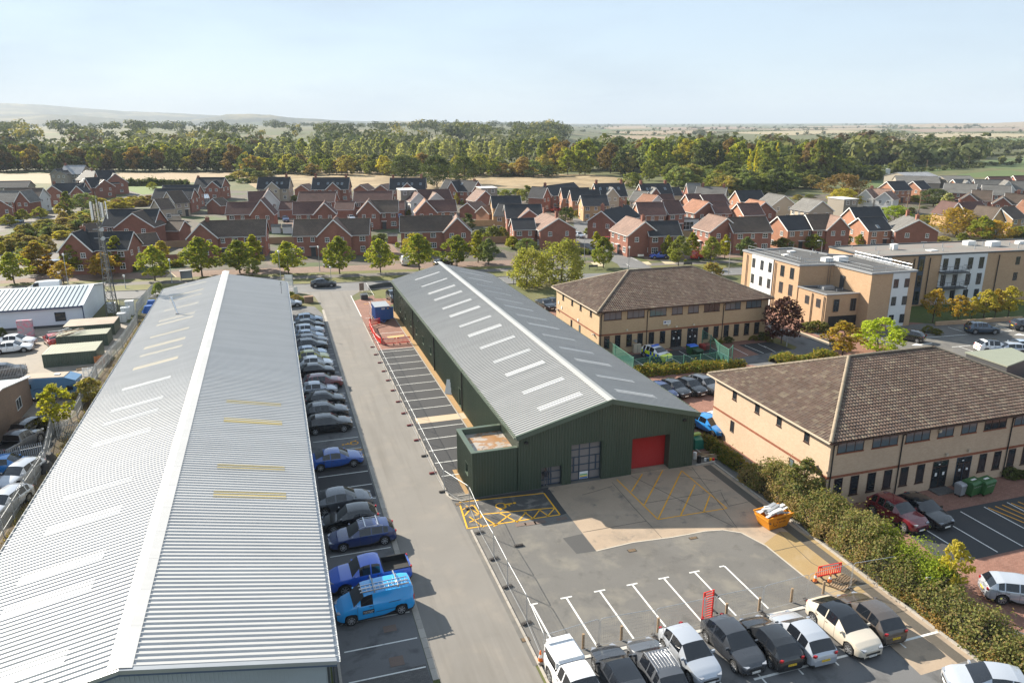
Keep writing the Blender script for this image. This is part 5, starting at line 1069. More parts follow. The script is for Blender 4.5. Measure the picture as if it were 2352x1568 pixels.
ex = thing('flat_extension', 'white flat roofed extension with wide dark glazed doors', 'extension', at('C',1615,775), -.12); MB().box(-4.2,4.2,-.2,5,0,3.2).build('wall', M['hw'], ex); MB().box(-4.4,4.4,-.4,5.2,3.2,3.4).build('roof', M['dgrey'], ex); add_window(ex, (.3,-.21,.2), (0,-1), 4.6, 2.3, 3, 'patio_door')
sp_ = at('C',1130,712,6.8); sps = thing('solar_panel', 'dark solar panel on the corner house roof', 'solar panel', (0,0,0))
q = [at('C',1118,680,6.9), at('C',1190,688,6.9), at('C',1148,748,5.95), at('C',1078,738,5.95)]; b = MB(); b.add([(p.x, p.y, p.z+.42) for p in q]+[(p.x, p.y, p.z+.36) for p in q], [(0,3,2,1),(0,1,5,4),(1,2,6,5),(2,3,7,6),(3,0,4,7),(4,5,6,7)]); b.build('panel', flat('solar_glass', (.03,.04,.06), .12), sps)
for k, (P, x, y, c, lab) in enumerate((('B',1200,890,'hr','red garden shed with grey roof between the terraces'),('B',150,800,'hw','pale roofed garden shed in the left back garden'),('B',250,800,'hw','second pale roofed shed in the left back garden'),('A',1600,700,'hc','small pale garden shed below the cream gable'))):
    t = thing('garden_shed', lab, 'shed', at(P, x, y), -.15); MB().box(-1.2,1.2,-1,1,0,1.9).build('wall', M[c], t); b = MB(); b.bar((-1.35,0,2.5),(1.35,0,2.5),.1,.1); b.add([(-1.35,-1.15,1.85),(1.35,-1.15,1.85),(1.35,0,2.5),(-1.35,0,2.5),(1.35,1.15,1.85),(-1.35,1.15,1.85)], [(0,1,2,3),(3,2,4,5)]); b.build('roof', M['rg'], t)
# garden walls and fences
def gwall(label, pts, h, mat, th=.2, name='garden_wall', cat='wall'):
    t = thing(name, label, cat)
    for a, b_ in zip(pts, pts[1:]): MB().bar((a.x, a.y, h/2), (b_.x, b_.y, h/2), th, h).build('wall_section' if 'wall' in name else 'fence_panel', mat, t)
W2 = lambda P, *q: [at(P, *p) for p in q]
gwall('curved brick garden wall right of the mast garage', W2('A',(1505,1070),(1600,1065),(1650,1040)), 1.8, M['hr']); gwall('tan brick garden wall by the right gable terrace', W2('B',(1900,740),(2110,735)), 1.8, M['hy']); gwall('long timber garden fence behind the dark hedge', W2('B',(1900,895),(2230,890)), 1.7, M['timber'], .06, 'garden_fence', 'fence')
gwall('timber garden fence beside the red shed lane', W2('B',(80,900),(320,890)), 1.7, M['timber'], .06, 'garden_fence', 'fence'); gwall('pale garden wall beside the lane of step houses', W2('C',(370,560),(480,590)), 1.8, M['hy']); gwall('timber fence below the cream gables', W2('A',(1480,935),(1700,925)), 1.7, M['timber'], .06, 'garden_fence', 'fence')
gwall('brown timber fence right of the white extension', W2('C',(1570,830),(1740,845)), 1.6, M['timber'], .06, 'garden_fence', 'fence'); gwall('brick garden wall in the far back gardens', W2('B',(1230,720),(1260,640)), 1.6, M['hr'])
M['gardens'] = rough('gardens_and_drives', (.10,.085,.068), .3, .25, 1.2, [((.06,.085,.025), .07, .5, .6, .95), ((.17,.13,.10), .11, .56, .64, .8), ((.045,.05,.025), .16, .58, .68, .8)], bumpy=0)
sheet('estate_ground', [at('A',-100,700),at('A',0,430),at('A',1000,500),at('A',1400,400),at('B',0,420),at('B',900,430),at('B',2100,420),at('C',300,420),at('C',1200,400),at('C',2100,470),at('D',600,450),at('D',1000,420),at('D',2400,300),at('D',2500,760),(150,ry(150,22.6)),(74,ry(74,22.6)),(72,ry(72,16)),(56,ry(56,16)),(56,ry(56,22.6)),(-45,ry(-45,22.6)),(-100,190)], -.008, 'gardens')
for q in ((('B',190,600),('B',310,600),('B',330,740),('B',240,760)),(('B',690,655),('B',860,655),('B',880,690),('B',690,690)),(('B',1130,900),('B',1180,890),('B',1330,1060),('B',1210,1060)),(('C',370,600),('C',480,610),('C',600,668),('C',560,700))): sheet('drive', [at(*p) for p in q], .002, 'pinkpave')
# ------------------------------------------------------------------ vegetation
LC = {
 'lime': ([(.045,.062,.014), (.075,.085,.018), (.13,.115,.02), (.055,.07,.018)], .36), 'hornbeam': ([(.075,.08,.014), (.14,.12,.018), (.06,.07,.014)], .36),
 'autumn': ([(.16,.10,.02), (.12,.09,.022), (.20,.11,.02), (.09,.085,.022)], .38), 'willow': ([(.12,.115,.035), (.15,.13,.04), (.10,.105,.035)], .36),
 'oak': ([(.026,.034,.015), (.038,.045,.018), (.046,.05,.018)], .25), 'brown': ([(.058,.040,.020), (.075,.046,.022), (.052,.040,.020)], .28),
 'olive': ([(.06,.068,.02), (.085,.085,.024), (.05,.06,.02)], .3), 'pale': ([(.15,.145,.085), (.18,.17,.10), (.13,.13,.07)], .3), 'gold': ([(.165,.128,.026), (.145,.12,.026), (.125,.112,.026)], .36),
 'bright': ([(.10,.125,.015), (.13,.15,.02), (.08,.10,.015)], .4), 'greygreen': ([(.06,.072,.032), (.08,.09,.04), (.05,.062,.028)], .3), 'purple': ([(.018,.009,.011), (.028,.013,.014), (.042,.018,.014)], .15), 'lemon': ([(.22,.19,.03), (.24,.20,.035)], .4), 'crimson': ([(.22,.03,.05), (.16,.03,.04)], .3),
 'hedge': ([(.035,.05,.012), (.06,.07,.016), (.13,.085,.02), (.045,.06,.016)], .28), 'thicket': ([(.04,.05,.02), (.07,.072,.025), (.095,.065,.035), (.05,.06,.022), (.11,.098,.035)], .28), 'dry': ([(.14,.09,.045), (.11,.075,.045), (.085,.08,.03), (.15,.11,.05)], .28), 'scrub': ([(.12,.10,.035), (.085,.085,.03), (.15,.10,.035), (.10,.095,.04)], .3), 'rust': ([(.115,.068,.028), (.10,.066,.028), (.11,.08,.028)], .3)}
LM = {k: leafy('leaf_'+k, [(min(.6,a[0]*2.5), min(.55,a[1]*2.5), a[2]*2.2) for a in c], min(.5, tr*1.25)) for k, (c, tr) in LC.items()}
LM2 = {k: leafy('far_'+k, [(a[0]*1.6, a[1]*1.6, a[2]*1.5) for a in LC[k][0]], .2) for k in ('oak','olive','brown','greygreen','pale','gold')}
SHAPE = {  # radius profile up the crown, crown base, max radius / height, clumps, leaves per clump, leaf size / height
 'lime': ([(0,.55),(.2,.95),(.42,1),(.72,.66),(1,.1)], .17, .36, 85, 34, .030), 'hornbeam': ([(0,.55),(.22,1),(.5,.9),(.8,.5),(1,.06)], .15, .27, 80, 34, .030),
 'willow': ([(0,.72),(.3,1),(.7,.9),(1,.35)], .05, .46, 110, 42, .024), 'oak': ([(0,.6),(.3,1),(.65,.92),(1,.3)], .12, .5, 95, 36, .027), 'round': ([(0,.55),(.35,1),(.7,.86),(1,.25)], .1, .42, 80, 36, .028),
 'tall': ([(0,.55),(.4,1),(.75,.75),(1,.15)], .08, .24, 70, 32, .026), 'lombardy': ([(0,.6),(.3,1),(.7,.75),(1,.08)], .03, .085, 75, 34, .016), 'sparse': ([(0,.5),(.35,1),(.7,.8),(1,.2)], .22, .38, 46, 26, .036),
 'bush': ([(0,.95),(.3,1),(.65,.8),(1,.25)], .0, .62, 55, 40, .055), 'maple': ([(0,.6),(.3,1),(.6,.95),(1,.3)], .18, .44, 75, 34, .034)}
def prof(p, t):
    for (a, ra), (b, rb) in zip(p, p[1:]):
        if t <= b: return ra+(rb-ra)*(t-a)/max(1e-6, b-a)
    return p[-1][1]
def leaf_quad(v, f, c, n, s, rnd):
    a = n.orthogonal(); a.normalize(); b = n.cross(a); th = rnd.random()*6.28; u = (a*math.cos(th)+b*math.sin(th))*s; w_ = n.cross(u).normalized()*s*rnd.uniform(.55,.9); k = len(v)
    v.extend(((c-u)[:], (c-w_)[:], (c+u)[:], (c+w_)[:])); f.append((k, k+1, k+2, k+3))
def rdir(rnd):
    z = rnd.uniform(-1,1); a = rnd.random()*6.28; r = math.sqrt(1-z*z); return Vector((r*math.cos(a), r*math.sin(a), z))
def crown(shape, seed, mul=1.0, leafmul=1.0, droop=0):
    rnd = random.Random(seed); p, zb, R_, nc, nl, ls = SHAPE[shape]; v, f = [], []; nc = int(nc*mul); ls *= leafmul; cl = []
    lob = [(rnd.random()*6.28, rnd.uniform(.82,1.14)) for _ in range(5)]
    for i in range(nc):
        t = (i+rnd.random())/nc; t = t**.85; a = rnd.random()*6.28; r = prof(p, t)*R_*math.sqrt(rnd.uniform(.18,1.0))*rnd.uniform(.88,1.1)*lob[int(a/6.29*5)][1]
        z = zb+(1-zb)*t*.97; c = Vector((r*math.cos(a), r*math.sin(a), z)); cr_ = R_*rnd.uniform(.17,.30)*(.6+.4*prof(p, t)); cl.append(c)
        for k in range(nl):
            d = rdir(rnd); d.z = d.z*.8+.15; q = c+d*cr_*rnd.uniform(.55,1.05); q.z -= droop*rnd.random()*.12
            if q.z < .01: q.z = .01+rnd.random()*.02
            n = (d*.7+rdir(rnd)*.8+Vector((0,0,.25))).normalized(); leaf_quad(v, f, q, n, ls*rnd.uniform(.6,1.15), rnd)
    return v, f, cl
def trunk(shape, seed, cl, n=6):
    rnd = random.Random(seed); p, zb, R_, *_ = SHAPE[shape]; b = MB(); pts = [Vector((0,0,-.01))]; zt = zb+(1-zb)*.7; r0 = .017 if shape != 'lombardy' else .01
    for k in range(1, 5): pts.append(Vector((rnd.uniform(-.012,.012), rnd.uniform(-.012,.012), zt*k/4)))
    for k in range(4): b.tube(pts[k], pts[k+1], r0*(1-.2*k), r0*(1-.2*(k+1)), n)
    for c in rnd.sample(cl, min(11, len(cl))):
        s = min(zt, max(zb*.9, c.z-R_*.55)); b.tube((0,0,s), c, r0*.42, r0*.1, 4, cap=False)
    return b
PROTO = {}
def proto(shape, leaf, seed=0, mul=1.0, leafmul=1.0):
    k = (shape, leaf, seed, mul, leafmul)
    if k not in PROTO:
        v, f, cl = crown(shape, seed*31+hash(shape) % 97 if False else seed*31+len(shape)*7, mul, leafmul, 1.0 if shape == 'willow' else 0)
        me = bpy.data.meshes.new('crown'); me.from_pydata(v, [], f); me.materials.append(LM[leaf]); me.update()
        tb_ = trunk(shape, seed, cl); tm = tb_.mesh('trunk', M['bark'])
        mg = bpy.data.meshes.new('tree'); nv = len(v); mg.from_pydata(v+tb_.v, [], f+[tuple(i+nv for i in q) for q in tb_.f]); mg.materials.append(LM[leaf]); mg.materials.append(M['bark'])
        mg.polygons.foreach_set('material_index', [0]*len(f)+[1]*len(tb_.f)); mg.update(); PROTO[k] = (tm, me, mg)
    return PROTO[k]
def tree(name, label, cat, loc, h, wd, shape, leaf, seed=None, group=None, parts=True, mul=1.0, leafmul=1.0):
    seed = random.randint(0, 2) if seed is None else seed; tm, cm, mg = proto(shape, leaf, seed, mul, leafmul); R_ = SHAPE[shape][2]; s = (wd/2/R_, wd/2/R_, h); rz = random.random()*6.28
    if parts:
        t = thing(name, label, cat, loc, rz, group, s)
        if SHAPE[shape][1] > 0: put('trunk', tm, t)
        put('crown', cm, t)
    else: t = tag(put(name, mg, None, loc, rz, s), label, cat, group)
    return t
def seen_tree(P, x, y, ty, wpx, shape, leaf, name, label, cat='tree', group=None, **k):
    b = at(P, x, y, 0); d = Vector((b.x, b.y, 0)).normalized(); q = onplane(P, x, ty, b, d); h = max(.6, q.z); sc_ = {'U': .3189, 'V': .7388}.get(P, Z6)/1.50638 if P != '0' else 1
    wd = 1.1*wpx*sc_*(b-Vector((0,0,CAMZ))).length/FOC; return tree(name, label, cat, b, h, wd, shape, leaf, group=group, **k)
V_ = 'trees in the road verge'
for a in (
 ('A',130,1255,975,230,'lime','lime','lime_tree','broad lime tree left of the white van at the roadside'), ('A',350,1172,880,230,'hornbeam','autumn','hornbeam_tree','golden hornbeam above the clipped yellow hedge'), ('A',690,1170,858,170,'hornbeam','hornbeam','hornbeam_tree','slim green hornbeam in front of the chimney house'),
 ('A',575,1252,1055,185,'sparse','autumn','young_tree','small yellow young tree right of the white van'), ('A',945,1200,975,230,'lime','autumn','lime_tree','yellowing lime tree directly behind the mast'), ('A',1075,1152,825,170,'hornbeam','hornbeam','hornbeam_tree','tall hornbeam just right of the mast'),
 ('A',1402,1232,920,260,'lime','lime','lime_tree','lime tree in the verge between mast and bus shelter'), ('A',1470,1050,868,140,'hornbeam','gold','young_tree','pale gold young tree behind the brick garden wall'), ('A',1828,1190,840,310,'lime','lime','lime_tree','largest lime tree, beside the bus shelter'), ('A',1905,1010,842,100,'hornbeam','hornbeam','hornbeam_tree','hornbeam tip behind the largest lime tree'),
 ('A',2170,1165,868,280,'lime','lime','lime_tree','spreading lime tree right of the bus shelter'), ('A',2300,1120,812,170,'hornbeam','hornbeam','hornbeam_tree','narrow hornbeam at the right end of the left terrace'), ('A',2290,1200,1030,160,'sparse','olive','young_tree','thin dark young tree behind the white warehouse ridge'),
 ('B',258,1172,880,260,'lime','lime','lime_tree','lime tree left of the central gable terrace'), ('B',720,1170,832,255,'lime','lime','lime_tree','lime tree in front of the central gable terrace'), ('B',1090,1160,858,235,'lime','lime','lime_tree','lime tree in the gap between the two terraces'), ('B',1440,1135,812,260,'lime','lime','lime_tree','lime tree in front of the orange yellow tree'),
 ('B',1390,1000,808,190,'round','gold','golden_tree','orange yellow tree before the right gable terrace'), ('B',1780,1100,822,260,'lime','lime','lime_tree','lime tree in front of the right gable of the terrace'), ('B',1970,1068,778,155,'hornbeam','hornbeam','hornbeam_tree','bright slim hornbeam left of the willows'), ('B',2065,1090,850,180,'lime','greygreen','lime_tree','grey green lime tree beside the first willow'),
 ('C',55,940,828,115,'hornbeam','hornbeam','hornbeam_tree','small hornbeam left of the white conservatory'), ('C',190,1005,848,190,'round','greygreen','young_tree','grey green tree in front of the white conservatory'), ('C',190,1290,925,330,'willow','willow','willow_tree','weeping willow left of two, at the warehouse corner'), ('C',505,1258,852,430,'willow','willow','willow_tree','largest weeping willow, right of two'),
 ('C',880,1115,838,205,'lime','lime','lime_tree','lime tree at the corner of the side road'), ('C',815,970,786,105,'hornbeam','hornbeam','hornbeam_tree','slim hornbeam behind the corner lime tree'), ('C',1560,1098,832,195,'lime','olive','lime_tree','lime tree right of the blue hatchback'), ('C',1462,1035,822,115,'hornbeam','hornbeam','hornbeam_tree','hornbeam rising over the blue hatchback'),
 ('C',1680,1032,792,130,'hornbeam','hornbeam','hornbeam_tree','hornbeam left of the red van'), ('C',1850,1068,836,180,'lime','olive','lime_tree','lime tree right of the red van'), ('C',1978,1034,812,95,'hornbeam','hornbeam','hornbeam_tree','narrow hornbeam behind the street lamp'), ('C',2165,1040,836,170,'lime','greygreen','lime_tree','lime tree beside the apartment block corner'),
 ('C',1850,1190,1070,200,'bush','scrub','bush','yellow green bush behind the police office roof'), ('D',165,960,842,175,'lime','olive','lime_tree','lime tree behind the left end of the apartment roof'), ('D',445,960,812,185,'lime','lime','lime_tree','lime tree behind the apartment roof lamp'), ('D',690,930,768,155,'hornbeam','hornbeam','hornbeam_tree','bright hornbeam behind the flat apartment roof'),
 ('D',835,880,716,160,'round','greygreen','garden_tree','grey green garden tree before the plain black roof'), ('D',875,925,806,115,'hornbeam','hornbeam','hornbeam_tree','small hornbeam below the plain black roof'), ('D',960,920,788,120,'hornbeam','gold','young_tree','yellow young tree above the long flat roof'), ('D',1125,905,738,185,'round','greygreen','garden_tree','grey green tree left of the blank gable house'), ('D',1310,890,788,160,'sparse','autumn','young_tree','orange tinted young tree before the blank gable'),
 ('D',700,505,272,370,'oak','brown','copper_beech','large coppery brown tree left of the white house'), ('D',705,605,398,235,'round','gold','garden_tree','yellow green tree below the copper beech'), ('D',505,280,58,345,'oak','oak','oak_tree','big round dark oak at the edge of the green field'), ('D',755,265,110,190,'sparse','olive','field_tree','open crowned tree right of the dark oak'), ('D',1110,590,468,180,'round','brown','garden_tree','brown leaved tree below the white house'), ('D',1175,700,552,210,'round','bright','garden_tree','bright green tree right of the black roofs'),
 ('D',1730,830,578,310,'oak','autumn','garden_tree','big orange yellow tree by the long apartment roof'), ('D',1960,870,648,190,'lime','lime','roadside_tree','olive tree right of the big orange tree'), ('D',2090,865,688,260,'round','autumn','roadside_tree','broad yellowish tree near the right edge'), ('D',2230,770,668,120,'round','oak','roadside_tree','dark green tree by the broad orange roof'), ('D',1530,560,405,270,'oak','oak','garden_tree','dark green tree between the white house and grey roofs'), ('D',1640,650,438,120,'tall','pale','bare_poplar','pale half bare poplar in the right gardens'), ('D',2330,830,740,160,'round','lime','roadside_tree','green tree cut by the right edge'),
 ('D',100,300,-25,46,'lombardy','lemon','lombardy_poplar','yellow lombardy poplar, rightmost of the tall three'), ('D',250,375,0,50,'lombardy','olive','lombardy_poplar','dull green lombardy poplar right of the yellow ones'), ('C',2185,385,40,46,'lombardy','lemon','lombardy_poplar','yellow lombardy poplar, leftmost of the tall three'), ('C',2245,380,20,44,'lombardy','lemon','lombardy_poplar','yellow lombardy poplar, middle of the tall three'), ('C',2330,360,120,120,'tall','olive','field_tree','thin bare tree beside the lombardy poplars'),
 ('B',1880,810,618,140,'tall','oak','garden_tree','dark conical tree right of the gable terrace'), ('B',1350,650,592,50,'round','olive','garden_tree','small garden tree beside the brown garage'), ('B',1778,545,438,45,'tall','gold','garden_tree','slim yellow conifer by the far conservatory'), ('B',2280,945,828,125,'hornbeam','hornbeam','hornbeam_tree','hornbeam at the dark garden hedge'),
 ('C',540,705,572,140,'round','oak','garden_tree','green tree at the end of the side road'), ('C',585,690,562,70,'hornbeam','olive','garden_tree','slim tree at the bend of the side road'), ('C',190,525,368,135,'tall','olive','garden_tree','tall green tree by the far junction houses'), ('C',1580,510,418,85,'round','crimson','crimson_tree','small crimson tree among the maroon roofs'), ('C',1080,955,800,65,'tall','olive','garden_tree','slim tree left of the ivy arch'),
 ('B',1310,310,100,300,'oak','oak','oak_tree','dark field oak above the twin chimneys, left of three'), ('B',1600,390,105,310,'oak','oak','oak_tree','dark field oak with bare trunks, middle of three'), ('B',1850,360,110,260,'oak','oak','oak_tree','dark field oak right of the middle one'), ('B',1400,290,120,130,'tall','oak','oak_tree','narrow dark oak between the left and middle oaks'),
 ('A',85,740,632,125,'lime','hornbeam','young_tree','young tree beside the parked white car, far left'), ('A',210,700,585,115,'lime','hornbeam','young_tree','young tree second from left in the estate row'), ('A',368,675,565,115,'lime','hornbeam','young_tree','young tree in front of the white gable'), ('A',555,642,530,100,'lime','gold','young_tree','yellow young tree below the big brick chimney'), ('A',1378,410,340,70,'round','hornbeam','young_tree','small tree on the play green'), ('A',620,640,420,90,'tall','olive','garden_tree','tall shrub against the brick gable wall'), ('A',760,600,440,190,'round','greygreen','garden_tree','dark green tree right of the big chimney house'),
 ('H',155,755,350,300,'maple','purple','purple_maple','dark purple maple between police office and apartments'), ('H',705,880,555,330,'sparse','autumn','silver_birch','golden brown birch behind the nearest office ridge'), ('H',1020,830,525,350,'round','bright','ash_tree','bright green tree beside the golden birch'), ('H',1525,565,255,180,'sparse','autumn','young_tree','orange young tree, leftmost of the lawn row'), ('H',1750,550,320,190,'sparse','autumn','young_tree','golden young tree, second of the lawn row'), ('H',1875,525,330,110,'sparse','gold','young_tree','thin golden tree, third of the lawn row'), ('H',1985,525,265,180,'sparse','gold','young_tree','golden young tree, fourth of the lawn row'), ('H',2085,520,260,140,'sparse','autumn','young_tree','orange young tree, fifth of the lawn row'), ('H',2205,515,235,190,'sparse','gold','young_tree','golden young tree, rightmost of the lawn row'),
 ('E',540,1530,1115,285,'sparse','hornbeam','sycamore_tree','yellow green sycamore beside the palisade fence'), ('E',1440,320,205,110,'bush','greygreen','bush','grey green bush at the far corner of the white warehouse'), ('E',820,1290,1060,230,'bush','scrub','bush','yellow green bush growing through the palisade fence'), ('E',420,1545,1440,140,'bush','thicket','bush','low bush below the yellow green sycamore'), ('E',20,690,610,70,'bush','oak','bush','dark spiky bush at the pale blue wall')):
    seen_tree(*a, cat='bush' if a[7] == 'bush' else 'tree', group=V_ if a[0] in 'ABC' and a[7] in ('lime_tree','hornbeam_tree') else None, parts=True)
# garden and lane bushes
def bushes(P, pts, leafs, label, group, name='bush', shape='bush', **k):
    for i, (x, y, ty, wp) in enumerate(pts): seen_tree(P, x, y, ty, wp, shape, leafs[i % len(leafs)], name, label, 'bush', group, parts=False, **k)
rs = random.Random(4)
bushes('A', [(rs.uniform(60,820), rs.uniform(690,980), 0, rs.uniform(90,170)) for _ in range(0)], ['scrub'], 'x', 'y')
sc_pts = []
for _ in range(62):
    x = rs.uniform(0,860); lo = 700+max(0,(x-300))*.0; y = rs.uniform(max(700, 930-x*.5), 1000-max(0, x-450)*.75)
    if y > 640: sc_pts.append((x, y, y-rs.uniform(55,110), rs.uniform(90,170)))
bushes('A', sc_pts, ['scrub','thicket','scrub','gold','greygreen','dry'], 'rough scrub bush between the left estate and the mast houses', 'scrub bushes left of the mast')
bushes('A', [(rs.uniform(900,1400), rs.uniform(500,585), 0, 0) for _ in range(0)], ['rust'], 'x', 'y')
pts = []
for _ in range(20): x = rs.uniform(880,1400); y = 590-(x-880)*.1+rs.uniform(-35,10); pts.append((x, y, y-rs.uniform(50,75), rs.uniform(80,140)))
bushes('A', pts, ['rust','scrub','gold'], 'rust and yellow bush below the farm track', 'rusty bushes below the farm track')
bushes('A', [(700,690,620,110),(780,660,590,120),(850,640,575,110),(640,650,600,90)], ['scrub','olive'], 'low olive shrub along the left estate lane', 'shrubs along the left estate lane')
bushes('B', [(2010,840,765,120),(2100,860,740,150),(2190,860,750,140),(1960,830,780,100),(2050,880,800,110)], ['oak','olive','hedge'], 'dark garden shrub behind the timber fence', 'garden shrubs behind the timber fence')
bushes('B', [(1100,880,805,120),(1040,870,820,90),(1240,930,885,50),(1290,960,920,50),(1180,500,460,120),(1270,500,470,70),(720,510,470,80),(320,510,460,80),(1350,640,595,50)], ['oak','olive','bright'], 'garden bush between the terraces', 'garden bushes between the houses')
bushes('B', [(2130,450,405,80),(2220,460,410,110),(2320,450,400,110),(1840,540,500,60),(2260,280,240,160),(50,310,215,0)][:5], ['bright','lime','olive'], 'leafy bush at the edge of the dry field', 'bushes at the edge of the dry field')
bushes('C', [(800,800,730,110),(740,810,755,90),(870,810,765,100),(640,650,595,60),(700,670,610,90),(735,685,635,60),(300,530,470,70),(130,470,415,80),(960,900,850,80),(1010,920,860,80),(1120,940,900,60),(690,980,935,140),(610,990,940,80),(960,520,460,60),(1090,560,505,70),(1140,550,500,90),(1030,480,450,40),(1590,860,815,50)], ['rust','olive','oak','scrub'], 'garden bush beside the side road', 'bushes by the side road gardens')
bushes('D', [(60,900,850,90),(120,900,840,110),(240,880,855,70),(1620,880,830,130),(1560,870,830,100),(1800,870,800,90),(2280,840,780,120),(1450,690,640,110),(1530,720,640,130),(1560,690,630,120),(1250,640,590,90),(1330,620,570,70),(900,560,505,90),(990,560,515,90),(820,560,520,80),(300,500,455,90),(420,480,450,90),(1370,520,460,110),(1450,580,560,60)], ['olive','lime','oak','scrub'], 'green bush in the right hand gardens', 'bushes in the right hand gardens')
bushes('H', [(400,640,560,130),(470,640,545,120),(540,650,560,100),(360,620,570,90),(1480,650,590,90),(1560,670,620,90),(40,735,640,80),(1440,420,395,40)], ['thicket','hedge'], 'low shrub in the apartment beds', 'shrubs in the apartment beds')
bushes('G', [(1850,745,680,110),(1920,745,690,110),(2000,740,685,110),(2240,720,680,80),(2310,715,650,110)], ['oak','hedge'], 'dark shrub along the police office front', 'shrubs along the police office front')
bushes('L', [(2230,920,830,140),(2320,915,850,120)], ['oak'], 'low shrub at the office wall beside the bins', 'shrubs beside the bins')
bushes('F', [(285,345,285,70),(330,370,310,100),(375,375,335,60)], ['olive','dry'], 'low shrub behind the sign at the junction', 'shrubs at the junction corner')
bushes('A', [(rs.uniform(1990,2352), rs.uniform(265,360), 0, 0) for _ in range(0)]+[(x, y, y-h, w_) for x, y, h, w_ in ((2080,330,50,110),(2160,310,70,150),(2250,290,75,170),(2330,300,60,140),(2300,345,50,120),(2200,350,45,110))], ['olive','scrub','greygreen'], 'rough bush on the grassy mound by the dry meadow', 'bushes on the grassy mound')
bushes('B', [(60,290,235,120),(180,270,220,110),(300,250,215,90),(2230,290,245,110),(2320,285,240,120),(1150,260,225,60)], ['scrub','olive'], 'low bush at the far edge of the dry meadow', 'bushes at the far edge of the meadow')
# hedges as leaf masses on stems
def hedge(name, label, path, wf, hf, leaf, n, ls, seed, cat='hedge', zlow=0.05):
    rnd = random.Random(seed); v, f = [], []; pts = [Vector((p[0], p[1], 0)) for p in path]; seg = [(b-a).length for a, b in zip(pts, pts[1:])]; tot = sum(seg); t = thing(name, label, cat, pts[0])
    bl = [(rnd.random()*tot, rnd.uniform(-1,1), rnd.uniform(.65,1.15)) for _ in range(int(tot*3.5))]
    def where(s):
        for a, b, l in zip(pts, pts[1:], seg):
            if s <= l: return a.lerp(b, s/l), (b-a)/l
            s -= l
        return pts[-1], (pts[-1]-pts[-2]).normalized()
    for i in range(n):
        if i % 3: s0, c0, q = bl[rnd.randrange(len(bl))]; s = min(tot, max(0, s0+rnd.gauss(0,.22))); 
        else: s0, c0, q = rnd.random()*tot, 0, rnd.uniform(.75,.95); s = s0
        c, d = where(s); sd = Vector((-d.y, d.x, 0)); a = rnd.uniform(-.15*PI, 1.15*PI); r = q*(rnd.uniform(.80,1.04) if rnd.random() < .93 else rnd.uniform(1.0,1.28)); H_, Wd = hf(s), wf(s)
        o = sd*math.cos(a)*Wd*r+Vector((0,0,max(zlow, H_*(.12+.88*max(0,math.sin(a)))*r))) ; out = (sd*math.cos(a)+Vector((0,0,max(0,math.sin(a))+.1)))
        leaf_quad(v, f, c+o-pts[0], (out.normalized()*.7+rdir(rnd)*.8+Vector((0,0,.2))).normalized(), ls*rnd.uniform(.6,1.2), rnd)
    me = bpy.data.meshes.new('foliage'); me.from_pydata(v, [], f); me.materials.append(LM[leaf]); me.update(); put('foliage', me, t)
    st = MB(); s = .3
    while s < tot: c, d = where(s); c = c-pts[0]; st.tube(c, c+Vector((rnd.uniform(-.3,.3), rnd.uniform(-.3,.3), hf(s)*.75)), .035, .012, 4); s += .55
    tag(st.build('stem', M['bark'], t), kind='stuff')
    co = MB()
    k = max(2, int(tot/1.2)); ring = []
    for i in range(k+1):
        c, d = where(tot*i/k); sd = Vector((-d.y, d.x, 0)); s = tot*i/k; W_, H_ = wf(s)*.62, hf(s)*.66; ring.append([c-pts[0]+sd*W_*math.cos(a)+Vector((0,0,H_*math.sin(a))) for a in (0,PI*.25,PI*.5,PI*.75,PI)])
    for a, b in zip(ring, ring[1:]): co.add(a+b, [(j, j+1, 6+j, 5+j) for j in range(4)])
    co.build('inner_twigs', M['twig'], t); return t
M['twig'] = rough('dark_twigs', (.03,.028,.018), .4, .2, 8)
def hk(off, s): return kl0+kd*s-kn*off     # metres along the yard kerb from its near end
KL = (kl1-kl0).length; up_ = lambda o: [hk(o, s) for s in ([0]+[])]
def off_path(o, s0, s1, n=6): return [hk(o, s0+(s1-s0)*i/n) for i in range(n+1)]
wave = lambda a, b, p: (lambda s: a+b*math.sin(s*p)+b*.5*math.sin(s*p*2.7+1))
hedge('clipped_hedge', 'dark clipped hedge between the green unit and the nearest office', off_path(1.5, KL-5.6, KL+4.5), wave(.75,.06,1.3), wave(1.25,.1,1.1), 'hedge', 9000, .085, 1)
hedge('overgrown_hedge', 'tall overgrown mixed hedge along the yard kerb', off_path(2.1, KL-17.5, KL-4.6), wave(1.75,.15,1.1), wave(2.75,.35,.9), 'thicket', 30000, .085, 2)
hedge('bramble_bank', 'dry brown bramble bank at the foot of the tall hedge', off_path(.95, KL-18, KL-3), wave(.75,.15,1.5), wave(1.55,.35,1.2), 'dry', 15000, .07, 3)
hedge('yellow_green_shrub', 'yellow green rounded shrub by the escape sign', off_path(2.9, KL-22.5, KL-16.3), wave(1.8,.15,1.0), wave(2.5,.35,.9), 'bright', 14000, .075, 4, 'shrub')
hedge('ivy_hedge', 'dark green ivy hedge below the yellow green shrub', off_path(1.7, KL-34, KL-17.6), wave(1.55,.15,1.1), wave(2.05,.3,.9), 'thicket', 26000, .085, 5)
hedge('bramble_bank', 'low rusty brambles along the kerb in front of the ivy hedge', off_path(.5, KL-34, KL-18.5), wave(.35,.1,1.5), wave(.55,.2,1.2), 'rust', 5000, .06, 6)
sp1 = hk(3.4, KL-22.2); tree('golden_sapling', 'yellow leaved saplings sticking out of the hedge top', 'sapling', sp1, 4.2, 2.2, 'sparse', 'gold', 1); sp2 = hk(2.3, KL-9.0); tree('buddleia', 'loose buddleia reaching up against the office wall', 'shrub', sp2, 4.1, 3.4, 'sparse', 'thicket', 2)
